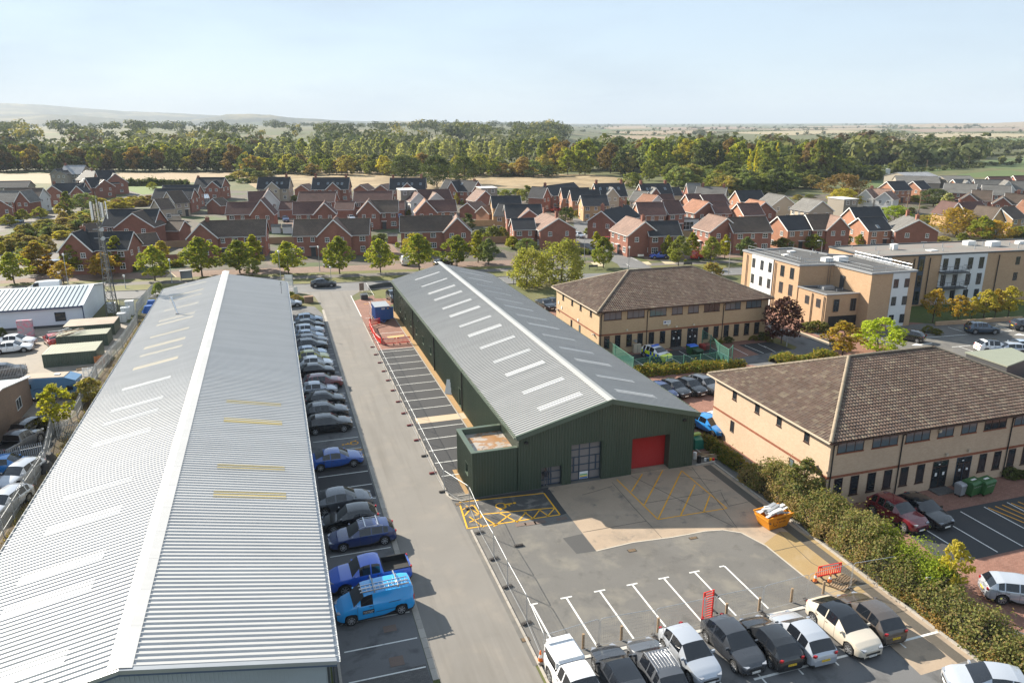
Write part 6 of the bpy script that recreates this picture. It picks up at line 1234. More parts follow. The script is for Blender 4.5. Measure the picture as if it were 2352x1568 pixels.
hedge('long_hedge', 'long hedge with red berries in front of the police car bays', [at('G',1160,1030),at('G',1500,1010),at('G',1850,985),at('G',2150,965)], wave(1.1,.1,.8), wave(1.05,.1,1.0), 'hedge', 14000, .13, 7)
hedge('clipped_hedge', 'clipped golden hedge left of the chimney house', [at('A',280,1160),at('A',450,1160)], wave(.9,.05,1), wave(1.3,.05,1), 'autumn', 3000, .18, 8)
hedge('clipped_hedge', 'dark clipped hedge in front of the chimney house', [at('A',700,1155),at('A',850,1150),at('A',1250,1140)], wave(1.0,.05,1), wave(1.6,.08,1), 'oak', 5000, .2, 9)
hedge('clipped_hedge', 'thin green hedge right of the lamp by the brick wall', [at('A',1500,1110),at('A',1660,1100)], wave(.7,.05,1), wave(1.3,.05,1), 'hedge', 2500, .18, 10)
hedge('field_hedge', 'dark hedge along the bottom of the stubble field', [at('A',1060,375),at('A',1400,372),at('A',1700,372)], wave(2,.3,.2), wave(3.2,.4,.15), 'oak', 5000, .45, 11)
hedge('front_hedge', 'low dark hedge in front of the dark brown roofed terrace', [at('C',640,985),at('C',760,995)], wave(.8,.05,1), wave(1.1,.05,1), 'oak', 2000, .18, 12)
hedge('bank_hedge', 'clipped hedge mounds behind the nearest office ridge', [at('H',80,935),at('H',300,915),at('H',650,880)], wave(1.2,.3,.9), wave(1.0,.25,1.1), 'hedge', 7000, .13, 13)
gt = MB(); rg = random.Random(9)
for _ in range(5200):
    x, y = rg.uniform(-21.5,-17.4), rg.uniform(38,128); h = rg.uniform(.1,.5); a = rg.random()*6.28; dx, dy = math.cos(a)*.05, math.sin(a)*.05
    gt.add([(x-dx,y-dy,0),(x+dx,y+dy,0),(x+rg.uniform(-.2,.2),y+rg.uniform(-.2,.2),h)], [(0,1,2)])
tag(gt.build('weeds', LM['dry']), 'dry weeds growing along the left side of the white warehouse', 'weeds', None, 'stuff')
# ------------------------------------------------------------------ fields, woods, hills
M['stubble'] = rough('stubble_field', (.30,.225,.14), .12, .12, .8, [((.24,.17,.10), .03, .5, .7, .6)], bumpy=0); M['drygrass'] = rough('dry_meadow', (.32,.235,.13), .3, .2, .9, [((.16,.115,.06), .035, .45, .62, .85), ((.44,.36,.22), .06, .55, .75, .8), ((.14,.13,.05), .05, .62, .75, .7)], bumpy=0)
M['greenfield'] = rough('green_pasture', (.085,.12,.035), .2, .15, .3, [((.13,.13,.05), .01, .5, .7, .5)], bumpy=0); M['tanfield'] = rough('tan_field', (.25,.19,.12), .1, .1, .1, bumpy=0); M['brownfield'] = rough('ploughed_field', (.22,.155,.105), .12, .1, .1, bumpy=0); M['palefield'] = rough('pale_stubble', (.30,.25,.15), .1, .1, .1, bumpy=0)
def field(name, P, q, mat, z=.0): sheet(name, [at(P, x, y) for x, y in q], z, mat)
field('stubble_field', 'A', [(-300,270),(2190,246),(2180,290),(1980,318),(1720,345),(1050,365),(0,345),(-300,345)], 'stubble')
field('dry_meadow', 'B', [(-200,300),(330,232),(1200,240),(2352,262),(3100,275),(3450,345),(2900,400),(1900,395),(900,420),(0,420)], 'drygrass', .03)
field('pasture', 'D', [(280,255),(690,190),(1100,158),(1480,185),(1760,232),(1500,250),(1000,280),(860,300),(280,290)], 'greenfield'); field('paddock', 'D', [(840,320),(1000,320),(1150,330),(1020,385),(850,385)], 'greenfield'); field('pasture', 'D', [(1690,175),(2400,110),(2400,230),(1850,205)], 'greenfield'); field('pasture', 'D', [(1740,275),(2200,225),(2400,262),(2400,285),(1800,300)], 'greenfield')
field('field', 'C', [(1400,20),(1480,-25),(1540,60),(1440,95)], 'greenfield')
for q, mt in (([(1270,291),(1480,289.5),(1500,296),(1290,298)],'tanfield'),([(1262,297),(1345,294),(1400,297),(1390,303),(1262,303)],'greenfield'),([(1400,303),(1600,299),(1680,305),(1480,312)],'tanfield'),([(1500,293),(1700,291),(1760,296),(1520,299)],'brownfield'),([(1640,305),(1900,299),(2080,304),(1830,311)],'palefield'),([(1700,297),(1980,293),(2060,298),(1860,300)],'tanfield'),([(1900,312),(2200,305),(2352,308),(2352,317),(2100,321)],'palefield'),([(2240,320),(2420,316),(2420,329),(2270,330)],'greenfield'),([(1930,321),(2230,319),(2270,330),(2150,338)],'tanfield'),([(2050,297),(2352,293),(2420,300),(2120,304)],'brownfield'),([(2100,290),(2400,288),(2400,292),(2150,294)],'greenfield'),([(1300,311),(1480,312),(1600,318),(1320,322)],'tanfield'),([(650,322),(800,318),(850,326),(660,330)],'tanfield'),([(840,306),(1100,303),(1150,310),(860,313)],'brownfield'),([(380,312),(560,308),(600,314),(400,318)],'palefield'),([(900,292),(1200,290),(1220,294),(920,297)],'tanfield'),([(100,303),(330,300),(350,306),(120,309)],'greenfield')):
    field('field', '0', q, mt, .15)
W_ = 'woodland trees'; REG = ''; rw = random.Random(21)
WL = {'oak': 'dark green oak in the wood beyond the houses', 'brown': 'brown autumn tree in the wood beyond the houses', 'olive': 'olive green tree in the wood beyond the houses', 'pale': 'pale silvery poplar in the wood beyond the houses', 'gold': 'yellow tree in the wood beyond the houses', 'greygreen': 'grey green tree in the wood beyond the houses', 'rust': 'rust coloured tree in the wood beyond the houses', 'scrub': 'yellowish scrub tree at the wood edge', 'lime': 'fresh green tree in the wood beyond the houses'}
WN = 0
def wood(u, v, h, wd, leaf, shape='round'):
    global WN
    p = at('0', u, v); WN += 1; tree('woodland_tree', WL[leaf].replace('in the wood beyond the houses', REG).replace('at the wood edge', REG), 'tree', p, h, wd, shape, leaf, rw.randint(0,2), W_+' '+REG+', '+leaf, False, .75, 1.45)
def pick(seq): return seq[rw.randrange(len(seq))]
REG = 'at the wood edge behind the stubble field'
for k in range(62):       # edge of the wood, left of the dry meadow
    u = -20+k*9.6+rw.uniform(-5,5); v = 394+rw.uniform(-5,2); big = rw.random(); wood(u, v, rw.uniform(9,17), rw.uniform(9,15), pick(['oak','brown','olive','greygreen','oak','brown','gold','olive','oak','rust']))
REG = 'at the wood edge behind the dry meadow'
for k in range(62):       # edge of the wood behind the meadow
    u = 565+k*11.5+rw.uniform(-6,6); v = 400+(u-565)*.008+rw.uniform(-6,2); wood(u, v, rw.uniform(6,12.5), rw.uniform(8,13), pick(['olive','scrub','greygreen','rust','olive','lime','oak','gold']))
REG = 'in the poplar plantation'
for k in range(84):       # pale poplar plantation
    u = 250+k*12.2+rw.uniform(-6,6); v = 371+rw.uniform(-7,7); wood(u, v, rw.uniform(14,19), rw.uniform(8,11), 'pale' if rw.random() < .8 else 'lime', 'tall')
REG = 'in the tall wood right of the meadow'
for k in range(60):       # large mixed trees right of the meadow
    u = 1255+k*11.2+rw.uniform(-7,7); v = 398+max(0,(u-1450))*.03+rw.uniform(-12,4); wood(u, v, rw.uniform(11,21), rw.uniform(11,18), pick(['oak','brown','olive','rust','gold','oak','greygreen','lime','scrub']))
REG = 'in the thicket left of the lombardy poplars'
for k in range(30):       # yellowish thicket left of the lombardy poplars
    u = 1440+rw.uniform(0,330); v = 425+(u-1440)*.02+rw.uniform(-16,8); wood(u, v, rw.uniform(6,11), rw.uniform(9,14), pick(['scrub','olive','olive','greygreen']))
REG = 'below the lombardy poplars'
for k in range(22): u = 1640+rw.uniform(0,250); v = 436+rw.uniform(-8,14); wood(u, v, rw.uniform(6,10), rw.uniform(9,13), pick(['olive','scrub','oak','olive','greygreen']))
def sm(t): t = max(0, min(1, t)); return t*t*(3-2*t)
def rise(x, y): return 17*sm((y-620)/900)*sm((.43-x/max(1, y))/.07)*(1-sm((y-4200)/2400))
rr0 = [-.75+.05*k for k in range(25)]; yy0 = [600, 700, 800, 950, 1100, 1300, 1550, 2000, 3000, 4200, 5000, 6000, 6700]; tb2 = MB(); tb2.add([(r*y, y, rise(r*y, y)-.03) for y in yy0 for r in rr0], [(j*25+i, j*25+i+1, j*25+26+i, j*25+25+i) for j in range(12) for i in range(24)])
structure(tb2.build('terrain', rough('rolling_farmland', (.085,.085,.04), .2, .2, .3, [((.20,.16,.09), .004, .56, .62, .9), ((.07,.09,.03), .006, .5, .56, .8)], bumpy=0), smooth=60))
def mass(name, label, spots, leaf, q=70, seed=1, ls=.8):
    """far trees that merge into one mass: leaf clumps and a bole for each"""
    rnd = random.Random(seed); v, f = [], []
    for (x, y, h, r) in spots:
        kk = max(10, int(q*(1 if h > 6 else .5))); gz = rise(x, y)
        lob = [(rnd.random()*6.28, rnd.uniform(.25,.75), rnd.uniform(.35,.85)) for _ in range(5)]
        for i in range(kk):
            a, t, rr = lob[i % 5]; c = Vector((x+r*.5*math.cos(a), y+r*.5*math.sin(a), gz+h*(.25+.5*t))); d = rdir(rnd); p = c+Vector((d.x*r*.6, d.y*r*.6, d.z*h*.28)); p.z = max(gz+.3, p.z)
            leaf_quad(v, f, p, (d+rdir(rnd)*.6+Vector((0,0,.3))).normalized(), ls*(.6+.09*h)*rnd.uniform(.6,1.2), rnd)
    me = bpy.data.meshes.new(name); me.from_pydata(v, [], f); me.materials.append(LM2[leaf]); me.update(); return tag(put(name, me), label, 'woodland', None, 'stuff')
S_ = {'oak': [], 'olive': [], 'brown': [], 'greygreen': [], 'pale': [], 'gold': []}
def spread(n, u0, u1, v0, v1, h0, h1, leafs, wide=1.0):
    cs = [(rw.uniform(u0,u1), rw.random(), rw.uniform(.62,1.4), pick(leafs)) for _ in range(max(3, n//9))]
    for i in range(n):
        cu, ct, hm, lf = cs[rw.randrange(len(cs))]; u, t = (cu+rw.gauss(0,16), ct+rw.gauss(0,.07)) if i % 5 else (rw.uniform(u0,u1), rw.random())
        v = 282+(v0-282)*((v1-282)/(v0-282))**max(0, min(1, t)); p = at('0', u, v); h = rw.uniform(h0,h1)*(hm if i % 5 else .9); S_[lf if i % 5 and rw.random() < .6 else pick(leafs)].append((p.x, p.y, h, h*rw.uniform(.45,.62)*wide))
spread(230, -60, 600, 386, 352, 12, 19, ['oak','olive','greygreen','pale','brown','oak']); spread(260, 240, 1280, 365, 345, 13, 19, ['pale','pale','olive','greygreen','oak'])
spread(470, -80, 1300, 345, 312, 12, 20, ['oak','oak','olive','greygreen','oak','olive','gold']); spread(560, -80, 1300, 311, 289, 12, 20, ['oak','olive','oak','greygreen'])
spread(230, 1250, 1760, 392, 350, 12, 19, ['oak','olive','brown','greygreen','oak']); spread(330, 1740, 2230, 384, 352, 13, 19, ['oak','oak','greygreen','brown','oak','olive']); spread(70, 2150, 2420, 352, 338, 9, 14, ['oak','greygreen'])
spread(70, 1850, 2060, 415, 395, 6, 11, ['olive','greygreen','oak']); spread(60, 1300, 2420, 335, 296, 8, 15, ['oak','olive','greygreen']); spread(240, 1280, 2450, 300, 287.5, 10, 17, ['oak','oak','greygreen']); spread(70, 1900, 2352, 346, 334, 5, 9, ['oak','greygreen'])
hl = ((1270,291,1500,289,1),(1262,297,1400,296.5,1),(1262,303.5,1480,312,1),(1400,303,1680,299,1),(1480,312,1680,306,1),(1640,305,1900,299,1),(1830,311.5,2080,304.5,1),(1900,312,2352,306,1),(2100,321.5,2352,317.5,1),(1930,321.5,2230,319,1),(2150,338,2420,330,1),(2050,297,2400,292.5,1),(1700,297,2060,293,1),(2250,385,2060,398,0),(2340,378,2200,384,0),(1960,378,2150,374,0),(2180,366,2420,352,0))
for (u0, v0, u1, v1, far) in hl:
    p, q = at('0', u0, v0), at('0', u1, v1); L_ = (q-p).length; n = int(L_/(11 if far else 4))
    for k in range(n):
        c = p.lerp(q, (k+rw.random())/n); h = rw.uniform(2.5,5) if rw.random() < .9 else rw.uniform(8,13); S_['oak' if rw.random() < .7 else 'olive'].append((c.x, c.y, h*(1 if far else .7), 5.5 if far else 2.6))
for i, (k, sp) in enumerate(S_.items()): mass('distant_woodland', {'oak':'dark green','olive':'olive','brown':'brown','greygreen':'grey green','pale':'pale silvery','gold':'yellow'}[k]+' distant trees and hedgerows merging into woodland', sp, k, 62, i+3, 1.0)
# hill range on the left and the low rises along the horizon
def ridge(name, prof_, dist, depth, mat, seed):
    rnd = random.Random(seed); b = MB(); rows = []
    for (u, v) in prof_:
        d = CR*((u-1176)/FOC)+CD*((v-784)/FOC)+CF; hxy = math.hypot(d.x, d.y); z = CAMZ+dist*d.z/hxy; ux, uy = d.x/hxy, d.y/hxy
        rows.append([(ux*(dist-depth), uy*(dist-depth), -5), (ux*(dist-depth*.5), uy*(dist-depth*.5), max(0,z)*.55), (ux*dist, uy*dist, z), (ux*(dist+depth), uy*(dist+depth), -5)])
    for r0, r1 in zip(rows, rows[1:]): b.add(r0+r1, [(j, 4+j, 5+j, j+1) for j in range(3)])
    return structure(b.build(name, mat, smooth=80))
def interp(pts, step):
    out = []
    for (a, va), (b_, vb) in zip(pts, pts[1:]):
        n = max(1, int((b_-a)/step))
        for k in range(n): t = k/n; out.append((a+(b_-a)*t, va+(vb-va)*t+rw.uniform(-.35,.35)))
    return out+[pts[-1]]
M['hillwood'] = rough('wooded_hill', (.03,.042,.025), .2, .2, .02, [((.20,.17,.09), .0022, .5, .62, .8), ((.09,.11,.04), .003, .56, .66, .7)], bumpy=0)
ridge('hills', interp([(-260,228),(0,237),(100,241),(180,248),(290,256),(400,260),(470,264),(560,268),(700,273),(860,280),(980,286)], 12), 8200, 1500, M['hillwood'], 1)
ridge('hills', interp([(440,276),(490,269),(520,262.5),(570,262),(620,264),(660,270),(720,273),(800,279),(840,286)], 10), 5600, 500, M['hillwood'], 2)
ridge('hills', interp([(-300,262),(40,268),(110,263),(180,266),(260,272),(330,276),(420,283)], 10), 5000, 500, M['hillwood'], 3)
ridge('hills', interp([(700,281),(900,278),(1000,281),(1150,281),(1250,284),(1450,286),(1560,289)], 10), 7000, 900, M['hillwood'], 4)
ridge('hills', interp([(1800,292),(1930,289),(2080,287),(2150,284),(2260,284),(2352,280),(2600,276)], 10), 5200, 900, M['tanfield'], 5)
# autumn haze over the valley
hz_ = MB().box(-9800, 13500, -700, 11500, -7, 330).build('haze'); tag(hz_, 'thin pale autumn haze over the valley', 'haze', None, 'stuff')
hm = bpy.data.materials.new('haze_air'); hm.use_nodes = True; hn = hm.node_tree; hn.nodes.clear(); vo = hn.nodes.new('ShaderNodeVolumePrincipled'); ho_ = hn.nodes.new('ShaderNodeOutputMaterial')
vo.inputs['Color'].default_value = (.60,.69,.80,1); vo.inputs['Density'].default_value = 1.0e-4; vo.inputs['Anisotropy'].default_value = .0; hn.links.new(vo.outputs[0], ho_.inputs['Volume']); hz_.data.materials.append(hm)
# ------------------------------------------------------------------ vehicles
def paint(name, c, rough=.28, metal=.0): return flat('paint_'+name, c, rough*.7, metal, .5, 1.0)
PT = {'black': paint('black', (.010,.011,.013)), 'white': paint('white', (.72,.73,.74)), 'silver': paint('silver', (.42,.45,.50), .3, .35), 'iceblue': paint('ice_blue', (.36,.44,.54), .3, .25), 'grey': paint('grey', (.085,.092,.105), .3, .2), 'dgrey': paint('dark_grey', (.038,.042,.05), .3, .2),
 'blue': paint('blue', (.025,.085,.33)), 'navy': paint('navy', (.018,.035,.12)), 'vanblue': paint('van_blue', (.015,.29,.66)), 'pickblue': paint('pickup_blue', (.025,.10,.50)), 'skyb': paint('sky_blue', (.03,.22,.58)), 'red': paint('dark_red', (.13,.012,.018)), 'bred': paint('bright_red', (.42,.035,.025)), 'cream': paint('cream', (.55,.49,.40)), 'brown': paint('bronze_brown', (.085,.07,.06), .3, .25), 'lime': paint('lime_yellow', (.42,.40,.10)), 'steelblue': paint('steel_blue', (.05,.075,.11), .3, .3), 'pyellow': paint('police_yellow', (.62,.72,.02)), 'pblue': paint('police_blue', (.01,.07,.42))}
CT = {  # length, width, height, silhouette (x/L from the tail, z/H), windscreen x range, rear glass range, side glass ranges, wheel radius, axle positions
 'hatch': (4.15,1.78,1.47, [(0,.42),(.012,.60),(.04,.67),(.16,.92),(.27,.985),(.42,1),(.55,.965),(.735,.66),(.88,.585),(.965,.50),(1,.36)], (.55,.735), (.04,.16), [(.17,.32),(.335,.555)], .32, (.19,.815)),
 'suv': (4.45,1.86,1.62, [(0,.42),(.01,.62),(.035,.70),(.12,.93),(.22,.985),(.42,1),(.555,.965),(.72,.70),(.88,.635),(.97,.54),(1,.38)], (.555,.72), (.035,.12), [(.13,.215),(.23,.37),(.385,.56)], .36, (.19,.805)),
 'saloon': (4.7,1.82,1.45, [(0,.42),(.01,.64),(.03,.72),(.13,.76),(.28,.945),(.40,1),(.50,.995),(.57,.955),(.735,.67),(.89,.59),(.97,.50),(1,.36)], (.57,.735), (.13,.28), [(.25,.385),(.40,.575)], .33, (.20,.805)),
 'estate': (4.75,1.83,1.46, [(0,.42),(.01,.62),(.03,.70),(.105,.91),(.20,.975),(.42,1),(.55,.965),(.715,.67),(.88,.59),(.97,.50),(1,.36)], (.55,.715), (.03,.105), [(.115,.20),(.215,.37),(.385,.555)], .34, (.19,.805)),
 'coupe': (4.65,1.88,1.56, [(0,.42),(.01,.66),(.03,.74),(.09,.79),(.24,.94),(.36,.99),(.46,1),(.555,.96),(.73,.68),(.88,.60),(.97,.50),(1,.36)], (.555,.73), (.08,.24), [(.22,.375),(.39,.56)], .36, (.19,.81)),
 'van': (4.75,1.85,1.80, [(0,.36),(.006,.60),(.015,.92),(.03,.965),(.10,.99),(.40,1),(.60,.975),(.655,.945),(.79,.655),(.91,.56),(.975,.45),(1,.32)], (.655,.79), None, [(.545,.70)], .34, (.185,.83)),
 'pickup': (5.4,1.92,1.78, [(0,.40),(.005,.60),(.012,.635),(.345,.635),(.35,.66),(.372,.92),(.42,.985),(.50,1),(.585,.975),(.62,.95),(.725,.675),(.87,.64),(.965,.56),(1,.38)], (.62,.725), (.35,.372), [(.39,.49),(.505,.635)], .40, (.20,.815))}
def lerp_pts(p, x):
    for (a, va), (b, vb) in zip(p, p[1:]):
        if x <= b: return va+(vb-va)*(x-a)/max(1e-9, b-a)
    return p[-1][1]
CB = {}
def car_meshes(kind, pano=False, police=False):
    key = (kind, pano, police)
    if key in CB: return CB[key]
    L_, W_, H_, top, ws, rw_, sg, R_, ax = CT[kind]; wid = [(0,.78),(.03,.92),(.12,.99),(.3,1),(.8,1),(.92,.95),(.975,.82),(1,.68)]; gc = .19 if kind not in ('suv','pickup') else .24
    xs_ = set(a for a, _ in top) | set(a for r in sg for a in r) | {0, .01, .03, .06, .94, .985, 1}
    if rw_: xs_ |= set(rw_)
    xs_ |= set(ws)
    ar = R_+.06
    for c in ax:
        for k in range(9): xs_.add(c+ar/L_*math.cos(PI*k/8))
    if police: xs_ |= {k/14 for k in range(15)}
    xs_ = sorted(xs_); st = []
    for x in xs_:
        if not st or x-st[-1] > .004: st.append(x)
    V, rows = [], []
    belt = lambda x: (.665-.03*x)*H_ if kind != 'van' else .62*H_
    for x in st:
        w_ = lerp_pts(wid, x)*W_/2; zt = lerp_pts(top, x)*H_; zb = min(belt(x), zt-.05); f = max(0, min(1, (zt-zb)/(H_*.33))); zl = gc+.10*max(0, (x-.95)/.05)+.12*max(0, (.04-x)/.04)
        for c in ax:
            dx = (x-c)*L_
            if abs(dx) < ar: zl = max(zl, R_+math.sqrt(ar*ar-dx*dx)*.98)
        wt = w_*(.90-.17*f) if kind != 'van' else w_*(.92-.07*f); zm = max(.40*H_, zl+.03); z1 = max(zl+.015, min(zl+.12, zm-.01)); zb = max(zb, zm+.02); zt = max(zt, zb+.03)
        h = [(w_*.93, zl), (w_*.99, z1), (w_, zm), (w_*.985, max(zm+.01, zb-.05)), (w_*.955, zb), (wt, zt-.05*(.5+.5*f) if zt-zb > .08 else zb+.012), (wt*.65, zt-.012), (0, zt)]
        rows.append(len(V)); V += [(x*L_-.42*L_, -y, z) for y, z in h]+[(x*L_-.42*L_, y, z) for y, z in h[-2::-1]]
    n = 15; parts = {'body': MB(), 'windscreen': MB(), 'rear_window': MB(), 'side_window': MB(), 'side_window2': MB(), 'roof_glass': MB()}
    inr = lambda x0, x1, r: r and x0 >= r[0]-.002 and x1 <= r[1]+.002
    def put_face(nm, q, m=0):
        mb = parts[nm]; b = len(mb.v); mb.v += [V[i] for i in q]; mb.f.append(tuple(range(b, b+len(q)))); mb.m.append(m)
    for i in range(len(st)-1):
        x0, x1 = st[i], st[i+1]
        for j in range(n-1):
            q = [rows[i]+j, rows[i+1]+j, rows[i+1]+j+1, rows[i]+j+1]; jj = min(j, n-2-j); nm, m = 'body', 0
            if jj in (5, 6):
                if inr(x0, x1, ws): nm = 'windscreen'
                elif inr(x0, x1, rw_): nm = 'rear_window'
                elif pano and .2 <= x0 and x1 <= ws[0]+.01: nm = 'roof_glass'
                elif kind == 'pickup' and x1 <= .347 and x0 > .01: nm = None
            if jj == 4 and any(inr(x0, x1, r) for r in sg): nm = 'side_window' if j < 7 else 'side_window2'
            if jj == 0: m = 1
            if police and nm == 'body' and jj in (1, 2, 3) and .05 < x0 < .8: m = 2+(int(x0*14+.01)+(1 if jj >= 2 else 0)) % 2
            if police and nm == 'body' and ((x0 > .84 and jj < 7) or x0 < .03) : m = 2
            if nm: put_face(nm, q, m)
    put_face('body', [rows[0]+j for j in range(n)]); put_face('body', [rows[-1]+j for j in range(n)][::-1])
    shut = MB(); dl = [r[0] for r in sg]+[sg[-1][1]+.03, sg[0][0]+.02]
    for x in dl:
        i = min(range(len(st)), key=lambda q: abs(st[q]-x))
        for js in ((1,2,3,4), (13,12,11,10)):
            for a, b_ in zip(js, js[1:]):
                p, q = Vector(V[rows[i]+a]), Vector(V[rows[i]+b_]); p.y *= 1.004; q.y *= 1.004; e = Vector((.008,0,0)); shut.add([p-e, p+e, q+e, q-e], [(0,1,2,3)])
    for r in sg:
        for y in (-1, 1): shut.box((r[0]+.012-.42)*L_, (r[0]+.012-.42)*L_+.17, min(y*W_*.49,y*W_*.505), max(y*W_*.49,y*W_*.505), .555*H_, .575*H_)
    und = MB(); und.box(-.42*L_+.12, .58*L_-.15, -W_*.40, W_*.40, .16, .45*H_)
    mats = [PT['white'], M['black'], PT['pyellow'], PT['pblue']]; res = {}
    for k, mb in parts.items():
        if not mb.f: continue
        bm = bmesh.new(); vs = [bm.verts.new(v) for v in mb.v]
        for f, m in zip(mb.f, mb.m):
            try: fc = bm.faces.new([vs[i] for i in f]); fc.material_index = m; fc.smooth = True
            except ValueError: pass
        bmesh.ops.remove_doubles(bm, verts=bm.verts, dist=.0005); bmesh.ops.recalc_face_normals(bm, faces=bm.faces)
        me = bpy.data.meshes.new(k); bm.to_mesh(me); bm.free()
        for mm in (mats if k == 'body' else [M['carglass']]): me.materials.append(mm)
        me.set_sharp_from_angle(angle=math.radians(38)); res[k] = me
    res['shut_line'] = shut.mesh('shut_line', M['black']); res['underbody'] = und.mesh('underbody', M['ink']); CB[key] = res; return res
def wheel_mesh(R_):
    k = ('wheel', R_)
    if k in CB: return CB[k]
    t = MB(); pr = [(-.10,R_*.66),(-.105,R_*.92),(-.08,R_),(.08,R_),(.105,R_*.92),(.10,R_*.66)]; n = 18
    vs = [(r*math.cos(2*PI*i/n), y, r*math.sin(2*PI*i/n)) for i in range(n) for y, r in pr]; t.add(vs, [(i*6+j, ((i+1) % n)*6+j, ((i+1) % n)*6+j+1, i*6+j+1) for i in range(n) for j in range(5)])
    r = MB(); rr = R_*.67; r.add([(rr*math.cos(2*PI*i/n), y, rr*math.sin(2*PI*i/n)) for y in (-.085, .085) for i in range(n)], [tuple(range(n)), tuple(range(2*n-1, n-1, -1))], 1)
    for s in (-1, 1):
        for i in range(7): a = 2*PI*i/7; d = Vector((math.cos(a), 0, math.sin(a))); e = Vector((-d.z, 0, d.x)); r.obox(d*rr*.52+Vector((0,s*.09,0)), d*rr*.48, e*rr*.105, Vector((0,.012,0)))
        r.tube((0,s*.08,0),(0,s*.108,0),rr*.22,n=8)
    for i in range(n): a0, a1 = 2*PI*i/n, 2*PI*(i+1)/n; r.add([(rr*q*math.cos(a), s*.098, rr*q*math.sin(a)) for s in (-1,1) for a in (a0,a1) for q in (.9,1.03)], [(0,1,3,2),(4,6,7,5)])
    CB[k] = (t.mesh('wheel', M['rubber'], 40), r.mesh('rim', [M['alloy'], M['ink']])); return CB[k]
PLATE = {}
def car(kind, col, loc, rz, label, cat='car', name='parked_car', group=None, anchor='roof', plate=None, end=None, rails=False, bars=False, pano=False, roof=None, sc=1.03, lamps=True, police=False):
    L_, W_, H_, top, ws, rw_, sg, R_, ax = CT[kind]; ms_ = car_meshes(kind, pano, police); loc = Vector((loc[0], loc[1], 0))
    if anchor == 'nose': loc -= Vector((math.cos(rz), math.sin(rz), 0))*L_*.58*sc
    t = thing(name, label, cat, loc, rz, group or 'parked cars', (sc, sc, sc*1.07)); x0, x1 = -.42*L_, .58*L_
    for k, me in ms_.items():
        o = put(k.replace('window2', 'window'), me, t)
        if k == 'shut_line': o['kind'] = 'stuff'
        if k == 'body' and not police: o.material_slots[0].link = 'OBJECT'; o.material_slots[0].material = PT[col]
    wm, rm = wheel_mesh(R_)
    for c in ax:
        for s in (-1, 1): wv = put('wheel', wm, t, (c*L_+x0, s*(W_/2-.115), R_)); put('rim', rm, wv)
    for s in (-1, 1):
        b = MB(); zh = lerp_pts(top, .955)*H_-.10; b.obox((x1-.20, s*W_*.335, zh), (.17,-s*.10,-.015), (.03,s*.11,0), (.02,0,.055)); hl_ = put('headlight', b.mesh('headlight', M['head']), t)
        b = MB(); zr_ = (.60 if kind != 'van' else .52)*H_; b.obox((x0+.06, s*W_*.372, zr_), (.05,s*.05,0), (-.02,s*.075,0), (0,0,.06 if kind != 'van' else .16)); put('tail_light', b.mesh('tail_light', M['tail']), t)
        b = MB(); xm = ws[1]*L_+x0-.12; zm = .66*H_; b.obox((xm-.12, s*(W_/2+.06), zm+.03), (.05,0,0), (0,.10,0), (0,0,.065)); o = put('wing_mirror', b.mesh('wing_mirror', [PT[col] if not police else PT['white']]), t)
    b = MB(); b.box(x1-.06, x1+.008, -W_*.26, W_*.26, .28*H_, .36*H_).box(x1-.05, x1+.004, -W_*.30, W_*.30, .16*H_, .22*H_); b.build('grille', M['black'], t)
    for s, mt in ((1, 'plate_w'), (-1, 'plate_y')):
        xx = x1+.014 if s > 0 else x0-.012; b = MB(); zz = .245*H_ if s > 0 else .40*H_; b.box(xx-.008, xx+.008, -.26, .26, zz-.055, zz+.055); pl = b.build('number_plate', M[mt], t)
        if plate and (end or 1) == s: text(plate, pl, (xx+.009*s, 0, zz), (PI/2, 0, PI/2*s), .105, M['ink'], 'lettering', .001)
    if rails:
        for s in (-1, 1):
            b = MB(); zt = H_*.985; b.path([(x0+.2*L_, s*W_*.355, zt-.03), (x0+.25*L_, s*W_*.355, zt+.04), (x0+.50*L_, s*W_*.355, zt+.05), (x0+.56*L_, s*W_*.355, zt-.03)], .022, 5); b.build('roof_rail', M['alloy'] if col != 'black' else M['dgrey'], t)
    if bars:
        for q in (.27, .46): MB().bar((x0+q*L_, -W_*.40, H_+.07), (x0+q*L_, W_*.40, H_+.07), .07, .03).build('roof_bar', M['steel'], t)
    if roof:
        b = MB(); z = H_*1.0
        for k in range(roof): yy = (k/(roof-1)-.5)*W_*.5; b.box(x0+.24*L_, x0+.52*L_, yy-.012, yy+.012, z-.01, z+.012)
        tag(b.build('roof_rib', M['alloy'], t), kind='stuff')
    return t
def rc(P, x, y, z=1.40): return at(P, x, y, z)
G1 = 'cars parked beside the white roofed warehouse'
